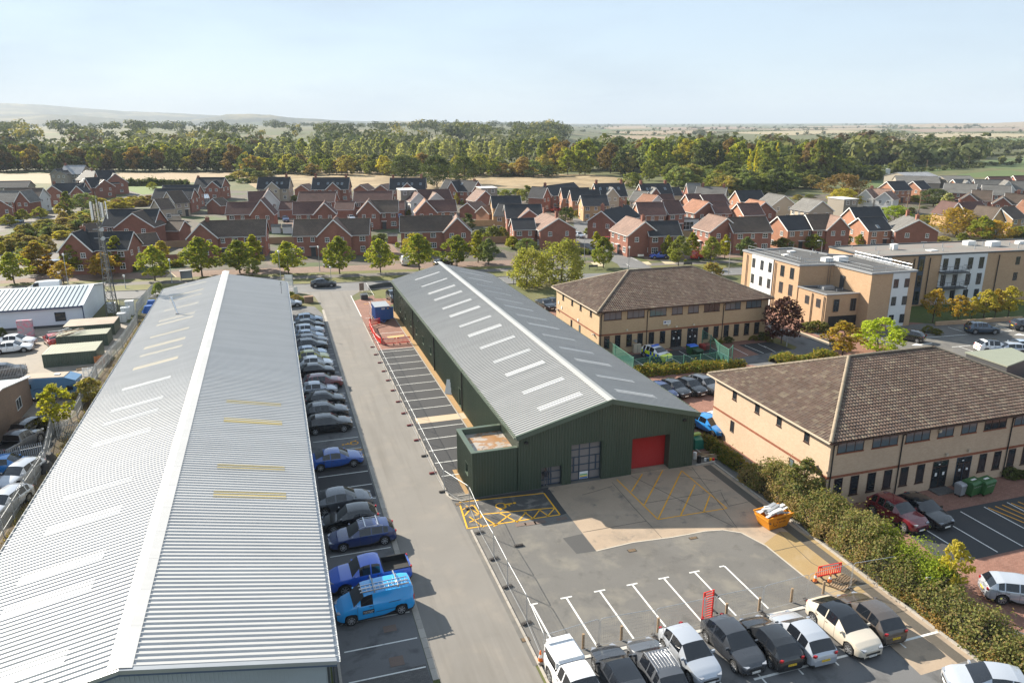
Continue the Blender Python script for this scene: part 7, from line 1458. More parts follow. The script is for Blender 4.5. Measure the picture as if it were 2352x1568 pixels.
for (x, y, kind, col, lab, kw) in (
 (378,392,'hatch','silver','silver saloon nosing out by the junction planter',{}), (566,535,'hatch','iceblue','pale ice blue hatchback at the far end of the shaded row',{}), (582,588,'saloon','black','black saloon second from the far end of the row',{}), (584,645,'suv','silver','silver car third from the far end of the row',{}), (580,688,'hatch','iceblue','light blue silver car fourth from the far end',{}),
 (615,738,'suv','grey','dark grey estate fifth from the far end of the row',dict(rails=True)), (612,778,'suv','dgrey','charcoal car sixth from the far end of the row',dict(rails=True)), (605,838,'hatch','iceblue','pale silver hatchback right before the lime bonnet car',{}), (625,878,'hatch','lime','lime yellow small car squeezed between two light cars',{}), (659,932,'hatch','white','white hatchback next to the lime yellow car',{}),
 (672,998,'hatch','black','black hatchback between white hatchback and dark red crossover',{}), (747,1108,'suv','red','dark red crossover in the shaded row',{}), (698,1168,'hatch','silver','silver hatchback next to the dark red crossover',{}), (768,1258,'hatch','black','black car next to the silver hatchback',dict(rails=True)), (796,1372,'suv','dgrey','dark grey crossover behind the black crossover',dict(rails=True)), (832,1482,'suv','black','black crossover with chrome window line at the near end of the row',dict(rails=True))):
    car(kind, col, at('F', x, y, .4), 0, lab, group=G1, anchor='nose', **kw)
car('saloon', 'blue', rc('J',640,425), .03, 'bright blue saloon parked alone in the disabled bay', group=G1); car('coupe', 'grey', rc('J',690,790,1.5), .05, 'dark grey crossover next to the empty bay', group=G1); car('hatch', 'black', rc('J',850,935,1.4), PI+.0, 'black hatchback between grey crossover and navy estate', group=G1); car('estate', 'navy', rc('J',965,1085,1.4), PI+.02, 'navy estate with two silver roof bars', group=G1, rails=True, bars=True)
pk_ = car('pickup', 'pickblue', rc('J',1040,1400,1.7), PI+.04, 'bright blue double cab pickup with open black load bed', 'pickup truck', 'pickup_truck', G1)
L_, W_, H_ = CT['pickup'][:3]; x0 = -.42*L_; b = MB(); b.box(x0+.10, x0+1.84, -W_*.41, W_*.41, .72, .74); b.box(x0+.10, x0+.13, -W_*.41, W_*.41, .74, 1.12); b.box(x0+1.80, x0+1.84, -W_*.41, W_*.41, .74, 1.14)
for s in (-1, 1): b.box(x0+.10, x0+1.84, min(s*W_*.41, s*W_*.44), max(s*W_*.41, s*W_*.44), .74, 1.15)
b.build('load_bed', M['black'], pk_)
for k in range(7): MB().box(x0+.15, x0+1.8, -W_*.38+k*.2, -W_*.38+k*.2+.09, .742, .755).build('bed_rib', M['dgrey'], pk_)
vn = car('van', 'vanblue', rc('N',1080,690,1.8), PI+.06, 'sky blue panel van with ladders on the roof', 'van', 'panel_van', G1, plate=None)
MB().box(.55, 1.25, .925, .945, .62, .84).build('name_panel', M['ink'], vn); text('JOHN WILLIAMS', vn, (.9,.947,.75), (PI/2,0,PI), .085, M['white']); text('ELECTRICAL SERVICES', vn, (.9,.947,.67), (PI/2,0,PI), .05, M['white'])
b = MB(); b.box(-1.4,.45,.925,.935,.60,.625); b.build('rubbing_strip', M['black'], vn); MB().box(-1.1,-.35,.925,.94,1.03,1.05).build('door_rail', M['black'], vn)
for s, y0 in ((0, .32), (1, .0)):
    ld = thing('roof_ladder', ['aluminium ladder on the van roof, nearer the driver door', 'second aluminium ladder on the van roof, further in'][s], 'ladder', (vn.location.x, vn.location.y, 0), vn.rotation_euler.z); zz = 2.05; b = MB()
    for q in (-.19, .19): MB().box(-1.75, 1.35, y0+.2+q-.02, y0+.2+q+.02, zz, zz+.08).build('stile', M['steel'], ld)
    for k in range(11): MB().tube((-1.6+k*.28, y0+.02, zz+.04), (-1.6+k*.28, y0+.38, zz+.04), .018, n=5).build('rung', M['steel'], ld)
b = MB()
for x in (-1.0, .45): b.bar((x,-.8,1.97),(x,.8,1.97),.05,.05); b.box(x-.04,x+.04,.72,.8,1.8,1.97); b.box(x-.04,x+.04,-.8,-.72,1.8,1.97); b.box(x-.03,x+.03,.05,.08,1.97,2.3)
b.build('roof_rack', M['galv'], vn)
G2 = 'cars parked along the temporary fence'
car('pickup', 'white', rc('O',620,1420,1.7), -PI/2+.04, 'white pickup with hard top canopy at the near fence corner', 'pickup truck', 'pickup_truck', G2)
wp = [o for o in bpy.data.objects if o.get('label', '').startswith('white pickup')][0]; b = MB(); b.box(x0+.04, x0+1.9, -.84, .84, 1.12, 1.72); me = b.mesh('canopy', PT['white']); bm = bmesh.new(); bm.from_mesh(me); bmesh.ops.bevel(bm, geom=[e for e in bm.edges], offset=.12, segments=2, affect='EDGES'); bm.to_mesh(me); bm.free(); put('canopy', me, wp)
for s in (-1, 1): MB().box(x0+.3, x0+1.7, min(s*.835,s*.85), max(s*.835,s*.85), 1.25, 1.58).build('canopy_window', M['carglass'], wp)
MB().box(x0+.05, x0+.45, -.7, .7, 1.73, 1.80).build('rear_spoiler', PT['white'], wp)
car('estate', 'dgrey', rc('O',1060,1440,1.4), PI/2-.02, 'dark grey car with full glass roof, second from the road', group=G2, pano=True); car('suv', 'grey', rc('O',1395,1350,1.6), PI/2-.02, 'grey crossover with silver ribs on its roof', group=G2, rails=True, roof=6); car('hatch', 'silver', rc('O',1640,1160,1.42), -PI/2+.03, 'silver hatchback facing away from the fence', group=G2, sc=1.06); car('hatch', 'dgrey', rc('O',2030,1075,1.42), -PI/2+.04, 'dark grey hatchback with white front number plate', group=G2, plate='WN23 DMZ', end=1, sc=1.06)
car('hatch', 'black', rc('P',95,1115,1.42), PI/2-.02, 'black hatchback with yellow rear number plate, beside silver one', group=G2, plate='WCZ 7567', end=-1, sc=1.04); car('hatch', 'silver', rc('P',385,1075,1.42), PI/2-.02, 'silver white hatchback beside the cream car', group=G2, plate='LS23 WNX', end=-1, sc=1.06); car('coupe', 'cream', rc('P',690,915,1.5), -PI/2+.03, 'cream electric crossover with dark glass roof', group=G2, plate='LK73 EOJ', end=1, pano=True); car('hatch', 'brown', rc('P',1010,890,1.45), PI/2-.03, 'bronze brown car at the right end of the fence row', group=G2, plate='NX18 UZM', end=-1, sc=1.07)
car('hatch', 'silver', rc('P',2130,1480,1.42), 2.6, 'silver car cut by the bottom right corner', group='cars near the hedge', sc=1.06); car('estate', 'silver', rc('P',2310,640,1.42), -.55, 'silver car behind the hedge at the right edge', group='cars near the hedge')
car('suv', 'red', rc('L',1180,1130,1.55), -PI/2+.1, 'dark red crossover in shade behind the tall hedge', plate=None, group='cars outside the nearest office'); car('hatch', 'black', rc('L',1410,1110,1.5), -PI/2+.1, 'glossy black electric hatchback beside the dark red crossover', group='cars outside the nearest office', sc=1.08)
G3 = 'dark cars parked behind the green unit'
car('hatch', 'navy', rc('G',1395,1120), -PI/2+.2, 'dark blue car half hidden by the green unit roof', group=G3); car('hatch', 'dgrey', rc('G',1510,1095), -PI/2+.2, 'dark grey hatchback with silver roof edge behind the green unit', group=G3); car('hatch', 'black', rc('G',1655,1080), -PI/2+.2, 'black hatchback third in the row behind the green unit', group=G3); car('estate', 'grey', rc('G',1790,1060), -PI/2+.2, 'grey estate at the right end behind the green unit', group=G3)
car('hatch', 'skyb', rc('G',1825,1415,1.42), -1.35, 'bright blue hatchback at the corner of the nearest office', group=G3); car('hatch', 'white', rc('G',1935,1395,1.42), -1.35, 'white car half hidden behind the nearest office wall', group=G3)
car('saloon', 'black', rc('G',350,355), -PI/2+.15, 'black car under the bank beside the police office, left one', group='black cars beside the bank'); car('hatch', 'black', rc('G',435,345), -PI/2+.15, 'black car under the bank beside the police office, right one', group='black cars beside the bank')
pc = car('suv', 'white', rc('G',1350,785,1.6), -PI/2+.28, 'police car with blue and yellow chequered sides', 'police car', 'police_car', 'emergency vehicles', police=True)
b = MB(); b.box(-.15,.15,-.6,.6,1.63,1.74); b.build('light_bar', flat('blue_light', (.02,.12,.6), .1), pc); text('POLICE', pc, (1.9,0,1.05), (0,-.12,PI/2), .32, M['ink']); text('98', pc, (-.75,0,1.635), (0,0,PI/2), .5, M['ink'])
car('hatch', 'black', rc('H',1340,640), 2.1, 'black car seen from behind at the apartment corner', group='cars at the apartments'); car('suv', 'steelblue', rc('H',1960,570,1.5), -.35, 'blue grey crossover below the golden saplings', group='cars at the apartments'); car('suv', 'white', rc('H',2065,735,1.5), -.35, 'white crossover with dark roof in the apartment car park', group='cars at the apartments', pano=True); car('estate', 'silver', rc('H',2235,755,1.4), 2.75, 'silver car next to the white crossover', group='cars at the apartments'); car('hatch', 'iceblue', rc('H',2325,730,1.4), 2.75, 'pale blue car behind the silver car at the right edge', group='cars at the apartments'); car('suv', 'dgrey', rc('H',2370,540,1.5), -.3, 'dark car cut by the right edge of the apartments', group='cars at the apartments')
car('coupe', 'dgrey', at('B',690,1262,.4), -.1, 'dark grey saloon driving on the main road', name='moving_car', anchor='nose', group='cars on the road'); car('suv', 'black', rc('F',1200,285,1.5), -1.45, 'black car at the far corner of the green unit', group='cars on the road')
car('hatch', 'pickblue', rc('C',1400,975), PI-.15, 'bright blue hatchback on the lane by the ivy arch house', group='cars on the far lane'); car('van', 'bred', rc('C',1740,965,1.7), .5, 'red van with yellow chevrons behind the olive lime tree', 'van', 'panel_van', 'cars on the far lane'); car('hatch', 'silver', rc('C',650,795), -1.25, 'silver car on the side road by the large brick house', group='cars on the far lane'); car('suv', 'bred', rc('C',930,840,1.5), -.2, 'red car on the drive beside the ivy arch house', group='cars on the far lane'); car('suv', 'bred', rc('C',455,570,1.5), .1, 'red car outside the step houses', group='cars on the far lane')
car('hatch', 'dgrey', rc('B',1640,1040), .2, 'dark car behind the lime tree at the terrace end', group='cars on the far lane'); car('van', 'white', rc('B',1310,1015,1.7), 1.5, 'white van end behind the lime tree', 'van', 'panel_van', 'cars on the far lane'); car('hatch', 'skyb', rc('B',1262,635), -1.4, 'blue car by the brown garage', group='cars on the far lane'); car('hatch', 'silver', rc('B',820,640), -1.4, 'silver car backed into the middle garage court', group='cars on the far lane'); car('suv', 'navy', rc('B',228,655), -1.5, 'dark blue car outside the left double garage', group='cars on the far lane'); car('hatch', 'white', rc('B',615,1040), 1.3, 'white car behind the lime tree at the central gable', group='cars on the far lane')
car('suv', 'silver', rc('A',485,1050,1.5), 2.2, 'silver crossover on the drive behind the golden hornbeam', group='cars at the left'); car('hatch', 'iceblue', rc('A',140,665), -.5, 'pale car on the left estate lane', group='cars at the left'); car('van', 'white', at('A',410,1262,1.8), PI, 'long white van behind the pale blue unit', 'van', 'panel_van', 'cars at the left', sc=1.3)
car('coupe', 'white', rc('E',115,695,1.3), -.12, 'white coupe seen behind the nearer white saloon', group='cars at the left'); car('saloon', 'white', rc('E',75,750,1.3), .05, 'white saloon nearest the yard edge, left side', group='cars at the left'); car('coupe', 'bred', rc('E',480,685,1.35), 2.0, 'red sports saloon in front of the pale blue unit', group='cars at the left'); car('suv', 'black', rc('E',5,960,1.4), .2, 'dark car tail at the far left edge', group='cars at the left')
car('suv', 'black', at('E',250,1450,1.5), 1.2, 'old black off-roader beside the brick workshop', group='cars at the left'); car('pickup', 'grey', at('I',120,290,1.5), 1.2, 'rusty grey pickup with tyres in its bed by the palisade', group='cars at the left', name='parked_pickup', cat='pickup truck'); car('estate', 'silver', rc('I',190,540,1.4), -1.95, 'silver estate behind the palisade fence', group='cars at the left'); car('estate', 'silver', rc('I',60,790,1.4), -1.95, 'pale estate nearest behind the palisade fence', group='cars at the left'); car('hatch', 'skyb', rc('I',20,490,1.3), 0, 'blue car cut by the left edge behind the palisade', group='cars at the left')
# blue motorhome
mh = thing('motorhome', 'blue horse box motorhome parked beside the brick workshop', 'motorhome', at('E',545,1240), -.12); B1 = paint('motorhome_blue', (.10,.22,.38)); b = MB(); b.box(-3.4,1.2,-1.1,1.1,.5,2.7); b.add([(1.2,-1.1,1.7),(2.3,-1.05,1.9),(2.3,-1.05,2.3),(1.2,-1.1,2.7),(1.2,1.1,1.7),(2.3,1.05,1.9),(2.3,1.05,2.3),(1.2,1.1,2.7)], [(0,1,2,3),(7,6,5,4),(1,5,6,2),(3,2,6,7),(0,4,5,1)]); b.add([(1.2,-1,.4),(2.6,-1,.4),(2.6,-1,1.1),(1.9,-1,1.8),(1.2,-1,1.8),(1.2,1,.4),(2.6,1,.4),(2.6,1,1.1),(1.9,1,1.8),(1.2,1,1.8)], [(0,1,2,3,4),(9,8,7,6,5),(1,6,7,2),(3,8,9,4)]); b.build('body', B1, mh)
MB().add([(2.58,-.9,1.13),(1.95,-.9,1.76),(1.95,.9,1.76),(2.58,.9,1.13)], [(3,2,1,0)]).build('windscreen', M['carglass'], mh); MB().box(-3.3,1.1,-.95,.95,2.7,2.76).build('roof', rough('tan_roof', (.34,.28,.22), .1, .1, 4), mh); MB().box(-.1,.4,-.25,.25,2.76,2.86).build('roof_hatch', M['white'], mh)
for p in ((-2.9,-2.3,1.6,2.1),(1.3,1.9,1.2,1.65)): MB().box(p[0],p[1],-1.12,-1.095,p[2],p[3]).build('side_window', M['carglass'], mh)
for x in (-2.2,1.9):
    for s in (-1,1): put('wheel', wheel_mesh(.36)[0], mh, (x,s*.95,.36))
b = MB()
for k in range(18): x = -2.2+k*.2; b.bar((x,-1.108,1.35+.22*math.sin(k*.55)),(x+.2,-1.108,1.35+.22*math.sin((k+1)*.55)),.01,.04)
b.build('side_stripe', PT['navy'], mh)
# ------------------------------------------------------------------ temporary fences, barriers and small things
def fence_panel(p, q, label, group, h=2.0):
    p, q = Vector((p[0], p[1], 0)), Vector((q[0], q[1], 0)); d = (q-p); L_ = d.length; t = thing('mesh_fence_panel', label, 'fence panel', p, math.atan2(d.y, d.x), group); f = MB(); r = .017; z0 = .12; c = .16
    f.path([(.04,0,z0-.1),(.04,0,h-c),(.04+c*.3,0,h-c*.3),(.04+c,0,h),(L_-.04-c,0,h),(L_-.04-c*.3,0,h-c*.3),(L_-.04,0,h-c),(L_-.04,0,z0-.1)], r, 6); f.tube((.04,0,z0+.05),(L_-.04,0,z0+.05),r*.8,n=5); f.build('frame', M['galv'], t)
    w_ = MB(); n = int(L_/.13); s = .0032
    for k in range(1, n): x = L_*k/n; w_.add([(x-s,0,z0+.05),(x+s,0,z0+.05),(x+s,0,h),(x-s,0,h)], [(0,1,2,3)])
    for k in range(1, 8): z = z0+.05+(h-.1)*k/8; w_.add([(.04,.002,z-s),(L_-.04,.002,z-s),(L_-.04,.002,z+s),(.04,.002,z+s)], [(0,1,2,3)])
    tag(w_.build('wire_mesh', M['galv'], t), kind='stuff'); return t
def foot_mesh(red):
    b = MB(); b.box(-.33,.33,-.11,.11,0,.12)
    for x in (-.22,-.07,.08,.22): b.box(x-.035,x+.035,-.05,.05,.12,.145)
    return b.mesh('fence_foot', M['footred'] if red else M['footblk'])
M['footred'] = rough('dark_red_rubber', (.13,.025,.03), .3, .1, 12); M['footblk'] = rough('black_rubber_block', (.055,.05,.048), .3, .1, 12)
FM = [foot_mesh(0), foot_mesh(1)]
def foot(p, rz, red, lab, grp): return tag(put('fence_foot', FM[red], None, (p[0], p[1], 0), rz), lab, 'fence foot', grp)
up = [at('F', *q) for q in ((1045,785),(1075,853),(1110,926),(1147,1003),(1185,1086),(1228,1177),(1277,1278),(1335,1382),(1385,1490))]+[at('J', *q) for q in ((1448,318),(1518,460),(1594,615),(1665,785))]
up = [Vector((11.62, p.y, 0)) for p in up[:-1]]+[up[-1]]
for a, b_ in zip(up, up[1:]): fence_panel(a, b_, 'grey temporary mesh fence panel standing along the estate road', 'fence panels along the estate road')
for k, p in enumerate(up): foot((p.x-.12, p.y), .05, 1 if k < 9 else (k % 2), 'red brown fence foot block beside the estate road' if k < 9 else 'fence foot block at the yard corner of the estate road', 'upper feet of the road fence' if k < 9 else 'corner feet of the road fence')
lo = [up[-1], at('J',1893,938), at('J',1985,1158), at('J',2115,1395), at('N',2238,700), at('O',190,1030), at('O',345,1398)]
for a, b_ in zip(lo, lo[1:]): fence_panel(a, b_, 'grey temporary mesh fence panel between road kerb and yard', 'fence panels round the yard')
for p in lo[1:]: foot(p, .2, 0, 'black fence foot block on the yard side of the kerb', 'feet of the yard fence')
foot(at('K',118,1275), 0, 0, 'lone black fence foot block lying in the yard', None)
btm = [at('O', *q, 2.0) for q in ((362,1128),(852,985),(1357,897),(1817,803))]; btm2 = [at('O',1905,778,2.0), at('O',2338,690,2.0), at('P',413,585,2.0), at('P',812,485,2.0), at('P',1205,420,2.0)]
bl_ = ['first mesh fence panel behind the white pickup','mesh fence panel behind the dark glass roofed car','mesh fence panel behind the silver hatchback','mesh fence panel behind the black hatchback','mesh fence panel behind the silver white hatchback','mesh fence panel behind the cream crossover','last mesh fence panel reaching the hedge']
k = 0
for seq in (btm, btm2):
    for a, b_ in zip(seq, seq[1:]): fence_panel(a, b_, bl_[k], 'fence panels behind the near cars'); k += 1
fence_panel(btm[-1], btm2[0], 'short mesh fence piece behind the upright red barrier', 'fence panels behind the near cars')
for p in btm[1:3]+btm2[1:4]: foot((p.x, p.y-.1), 1.5, 0, 'black fence foot block behind the near cars', 'feet of the near fence')
fp = [at('F',965,330), at('F',1030,400), at('F',990,510)]
fence_panel(at('F',962,300), at('F',1035,420), 'mesh fence panel from the junction to the blue welfare unit', 'fence panels by the welfare unit'); fence_panel(at('F',990,480), at('F',1015,540), 'mesh fence panel left of the blue welfare unit', 'fence panels by the welfare unit')
def barrier(p, q, label, group, lean=0):
    p, q = Vector((p[0], p[1], 0)), Vector((q[0], q[1], 0)); d = q-p; L_ = d.length; t = thing('safety_barrier', label, 'safety barrier', p, math.atan2(d.y, d.x), group); R_ = M['red']; h = 1.0
    MB().box(0,L_,-.03,.03,h-.14,h).build('top_rail', R_, t); MB().box(0,L_,-.03,.03,.18,.28).build('bottom_rail', R_, t); MB().box(L_*.15,L_*.85,-.035,-.031,h-.12,h-.03).build('reflective_strip', M['white'], t)
    n = max(5, int(L_/.17))
    for k in range(n+1): MB().box((L_-.05)*k/n,(L_-.05)*k/n+.05,-.025,.025,.28,h-.14).build('slat', R_, t)
    for u in (.2, .8): MB().box(L_*u-.05,L_*u+.05,-.3,.3,0,.07).box(L_*u-.03,L_*u+.03,-.03,.03,.07,.18).build('foot', M['black'], t)
    return t
rbp = [at('F', *q) for q in ((990,600),(1000,632),(1020,672),(1040,715),(1095,765))]
for k, (a, b_) in enumerate(zip(rbp, rbp[1:])): barrier(a, b_, ['red safety barrier nearest the welfare unit along the road edge','second red safety barrier along the road edge','third red safety barrier along the road edge','angled red safety barrier at the corner of the red bays'][k], 'red safety barriers by the welfare unit')
barrier(at('F',990,603), at('F',1085,578), 'red safety barrier across the front of the welfare unit', 'red safety barriers by the welfare unit'); barrier(at('F',1105,768), at('F',1232,762), 'red safety barrier across the red bays, left one', 'red safety barriers by the welfare unit'); barrier(at('F',1240,760), at('F',1358,750), 'red safety barrier across the red bays, right one', 'red safety barriers by the welfare unit')
barrier(at('P',480,630), at('P',690,590), 'red safety barrier standing among cones and pallets', 'red safety barriers at the near fence')
ub = barrier((0,0,0),(2.0,0,0), 'red safety barrier stood on end against the near fence', 'red safety barriers at the near fence'); q = at('O',1855,985); ub.location = (q.x-.15, q.y+.15, 0); ub.rotation_euler = (0, -PI/2, .12); ub.location.x += .5
def cone(P, x, y, label, h=.75):
    t = thing('traffic_cone', label, 'traffic cone', at(P, x, y), 0, 'traffic cones'); MB().box(-.2,.2,-.2,.2,0,.05).build('base', M['black'], t); b = MB(); rs_ = [(0.05,.15),(.3,.105),(.3,.106),(.5,.07),(.5,.071),(h,.03)]
    for (z0, r0), (z1, r1), m in zip(rs_[0::2], rs_[1::2], (0,1,0)): b.tube((0,0,z0),(0,0,z1),r0,r1,12,m)
    b.build('cone_body', [M['orange'], M['white']], t, smooth=40)
cone('F',995,540,'orange cone left of the blue welfare unit'); cone('O',312,1372,'orange cone at the near corner of the road fence'); cone('P',462,650,'faded pink white cone left of the red barrier'); cone('P',595,658,'orange cone in front of the red barrier')
# blue welfare unit
wu = thing('welfare_unit', 'blue site welfare cabin on a tow bar behind red barriers', 'site cabin', at('F',1112,560), .03); M['wblue'] = sheetmetal('blue_cabin', (.02,.10,.33), .45, .12, 0, (.05,.12,.28), .3, (2.5,2.5,.2)); b = MB(); b.box(-1.15,1.15,0,3.6,.35,2.45)
for k in range(11): b.box(-1.1+k*.215,-1.1+k*.215+.05,-.03,-.001,.4,2.4)
for k in range(17): b.box(-1.18,-1.151,.1+k*.21,.15+k*.21,.4,2.4)
b.build('body', M['wblue'], wu); MB().box(-1.18,1.18,-.04,3.64,2.45,2.52).build('roof', M['galv'], wu)
b = MB(); b.bar((0,-1.2,.3),(-.5,0,.35),.1,.1); b.bar((0,-1.2,.3),(.5,0,.35),.1,.1); b.build('tow_bar', M['wblue'], wu); MB().box(1.17,1.75,.3,.36,.4,2.3).build('open_door', M['wblue'], wu); MB().box(-.15,.35,-.045,-.032,2.05,2.28).build('sign_plate', M['white'], wu); text('TSG', wu, (.1,-.05,2.165), (PI/2,0,0), .2, M['ink']); MB().box(.75,.95,-.045,-.032,2.1,2.25).build('hazard_label', M['plate_y'], wu)
for s in (-1,1): put('wheel', wheel_mesh(.33)[0], wu, (s*1.05,1.8,.33))
# skip
sk = thing('rubbish_skip', 'orange skip heaped with pale boards on the stained concrete', 'skip', at('L',75,1345), .12); M['skip'] = rough('orange_skip', (.62,.24,.015), .12, .1, 6, [((.35,.16,.05), 2.5, .58, .75, .6)]); b = MB(); lw, tw, dp, h = .85, 1.25, .8, 1.15
bot = [(-lw,-.62),(lw,-.62),(lw,.62),(-lw,.62)]; tp = [(-tw,-dp),(tw,-dp),(tw,dp),(-tw,dp)]; b.add([(x,y,.05) for x,y in bot]+[(x,y,h) for x,y in tp]+[(x*.95,y*.94,h) for x,y in tp]+[(x*.95,y*.94,h-.3) for x,y in tp], [(3,2,1,0),(0,1,5,4),(1,2,6,5),(2,3,7,6),(3,0,4,7)]+[(4+i,4+(i+1) % 4,8+(i+1) % 4,8+i) for i in range(4)]+[(8+i,8+(i+1) % 4,12+(i+1) % 4,12+i) for i in range(4)]); b.build('body', M['skip'], sk)
for s in (-1,1): MB().bar((-tw,s*dp,h),(tw,s*dp,h),.08,.09).build('rim', M['skip'], sk); MB().tube((s*1.02,-.72,.75),(s*1.02,-.86,.75),.05).build('lifting_lug', M['dgrey'], sk)
text('0500 715266', sk, (.1,-.785,.93), (PI/2-.2,0,0), .17, M['ink']); text('SKIP HIRE', sk, (.25,-.73,.62), (PI/2-.2,0,0), .16, M['ink'])
b = MB(); 
for k in range(14): a0, a1 = 2*PI*k/16, 2*PI*(k+1)/16; b.bar((-.45+.19*math.cos(a0),-.745+.035*math.sin(a0),.6+.19*math.sin(a0)),(-.45+.19*math.cos(a1),-.745+.035*math.sin(a1),.6+.19*math.sin(a1)),.01,.035)
b.build('logo_ring', M['ink'], sk); sr = thing('scrap_boards', 'pale boards and panels heaped in the orange skip', 'rubbish', (sk.location.x, sk.location.y, .95), .12)
rr_ = random.Random(3)
for k in range(17): a = rr_.uniform(-.35,.35); c = Vector((rr_.uniform(-.45,.45), rr_.uniform(-.5,.5), .1+k*.028)); d = Vector((math.cos(a),math.sin(a),rr_.uniform(-.08,.12)))*rr_.uniform(.5,.95); MB().bar(c-d,c+d,rr_.uniform(.12,.3),.06).build('board', [M['white'], M['galv'], M['hw']][k % 3], sr)
# bins
def bin4(P, x, y, label, body, lid, w_=.65, d_=.5, h=1.25, rz=.1):
    t = thing('wheeled_bin', label, 'bin', at(P, x, y), rz, 'wheeled bins'); b = MB(); b.add([(-w_*.86,-d_*.8,.15),(w_*.86,-d_*.8,.15),(w_*.86,d_*.8,.15),(-w_*.86,d_*.8,.15),(-w_,-d_,h),(w_,-d_,h),(w_,d_,h),(-w_,d_,h)], [(3,2,1,0),(0,1,5,4),(1,2,6,5),(2,3,7,6),(3,0,4,7)]); b.build('body', body, t)
    l_ = MB(); l_.add([(-w_*1.05,-d_*1.06,h),(w_*1.05,-d_*1.06,h),(w_*1.05,d_*1.06,h+.03),(-w_*1.05,d_*1.06,h+.03),(-w_,-d_*.7,h+.14),(w_,-d_*.7,h+.14),(w_,d_*.8,h+.17),(-w_,d_*.8,h+.17)], [(0,1,5,4),(1,2,6,5),(2,3,7,6),(3,0,4,7),(4,5,6,7)]); l_.build('lid', lid, t)
    for sx in (-.7,.7):
        for sy in (-.6,.6): MB().tube((sx*w_-.03,sy*d_,.08),(sx*w_+.03,sy*d_,.08),.08,n=10).build('castor', M['ink'], t)
    return t
gb = flat('bin_green', (.025,.10,.028), .5); 
for P, x, y, l in (('L',1870,1070,'dark green wheeled bin with white label, left of two'),('L',1985,1060,'dark green wheeled bin with white label, right of two')):
    t = bin4(P, x, y, l, gb, gb, .68, .5, 1.2, .15); MB().box(-.3,.3,-.1,.1,1.375,1.385).build('lid_label', M['white'], t); text('GRUNDON', t, (0,-.47,.95), (PI/2-.08,0,0), .2, M['white'])
bin4('L',1765,1080,'small grey wheeled bin left of the green ones', flat('bin_grey', (.22,.23,.24), .5), flat('bin_grey_lid', (.3,.31,.33), .5), .32, .34, 1.0)
bin4('G',1680,850,'green wheeled bin with blue lid outside the police office', gb, flat('lid_blue', (.02,.12,.5), .4), .62, .5, 1.2, .1); bin4('G',1735,870,'dark green bin in front of the blue lidded bin', flat('bin_dgreen', (.012,.04,.02), .5), flat('bin_dgreen2', (.02,.06,.03), .5), .55, .5, .85); bin4('G',1800,815,'dark red grit bin by the green screen', flat('grit_red', (.22,.02,.02), .5), flat('grit_red2', (.28,.03,.025), .45), .7, .45, .8)
# green mesh screens round the police bays
M['gmesh'] = flat('green_screen_mesh', (.05,.16,.12), .7); gm, gt_, gb_, gN, gL = nodes('green_netting'); gb_.inputs['Base Color'].default_value = (.05,.18,.14,1); setb(gb_, .7, 0, .2); trp = gN('ShaderNodeBsdfTransparent'); mxg = gN('ShaderNodeMixShader'); mxg.inputs[0].default_value = .42; gL(trp.outputs[0], mxg.inputs[1]); gL(gb_.outputs[0], mxg.inputs[2]); gL(mxg.outputs[0], gt_.nodes['Material Output'].inputs[0])
def gscreen(label, pts, h):
    t = thing('mesh_screen_fence', label, 'fence')
    for a, b_ in zip(pts, pts[1:]):
        q = MB(); q.add([(a.x,a.y,.05),(b_.x,b_.y,.05),(b_.x,b_.y,h),(a.x,a.y,h)], [(0,1,2,3)]); q.build('mesh_panel', gm, t); MB().tube((a.x,a.y,h),(b_.x,b_.y,h),.03,n=5).build('rail', M['gmesh'], t)
    for a in pts: MB().box(a.x-.05,a.x+.05,a.y-.05,a.y+.05,0,h+.12).build('post', M['gmesh'], t)
gscreen('green netting fence running from the office corner to the hedge', [at('G',820,790), at('G',985,900), at('G',1150,1020)], 2.0); gscreen('low green netting fence in front of the police car', [at('G',1150,1015), at('G',1300,990), at('G',1455,985), at('G',1605,980), at('G',1755,970), at('G',1905,945)], 1.7); gscreen('tall green netting screen and gate at the right of the police bays', [at('G',1770,800), at('G',1845,850), at('G',1920,930), at('G',2005,985), at('G',2040,950)], 2.6)
# posts, lamps, signs
def post(P, x, y, label, h=.95, r=.085):
    t = tag(put('timber_bollard', BOL, None, at(P, x, y)), label, 'bollard', 'timber bollards behind the near cars')
BOL = MB().tube((0,0,-.05),(0,0,1.0),.085,.085,10).mesh('timber_bollard', M['timber'], 40)
for q in (('O',698,1252,'timber bollard behind the dark glass roofed car'),('O',1043,1178,'timber bollard behind the ribbed roof crossover'),('O',1375,1105,'timber bollard left of the silver hatchback'),('O',1990,970,'timber bollard right of the upright red barrier'),('O',2287,918,'timber bollard behind the silver white hatchback'),('P',245,832,'timber bollard left of the cream crossover'),('P',533,765,'timber bollard right of the cream crossover')): post(*q)
def lamp(P, x, y, ty, label, s=1, hook=False):
    b = at(P, x, y); d = Vector((b.x, b.y, 0)).normalized(); h = onplane(P, x, ty, b, d).z; t = thing('street_lamp', label, 'street lamp', b, 0, 'street lamps'); MB().tube((0,0,0),(0,0,h*.25),.09,.08,8).tube((0,0,h*.25),(0,0,h),.055,.045,8).build('column', M['galv'], t)
    if hook: MB().path([(0,0,h),(s*.15,0,h+.35),(s*.5,0,h+.5),(s*.95,0,h+.48)], .04, 6).build('arm', M['galv'], t); MB().box(min(s*.8,s*1.4),max(s*.8,s*1.4),-.12,.12,h+.4,h+.52).build('lantern', M['white'], t)
    else: MB().tube((0,0,h-.05),(0,0,h+.3),.15,.22,8).tube((0,0,h+.3),(0,0,h+.42),.22,.1,8).build('lantern', M['white'], t)
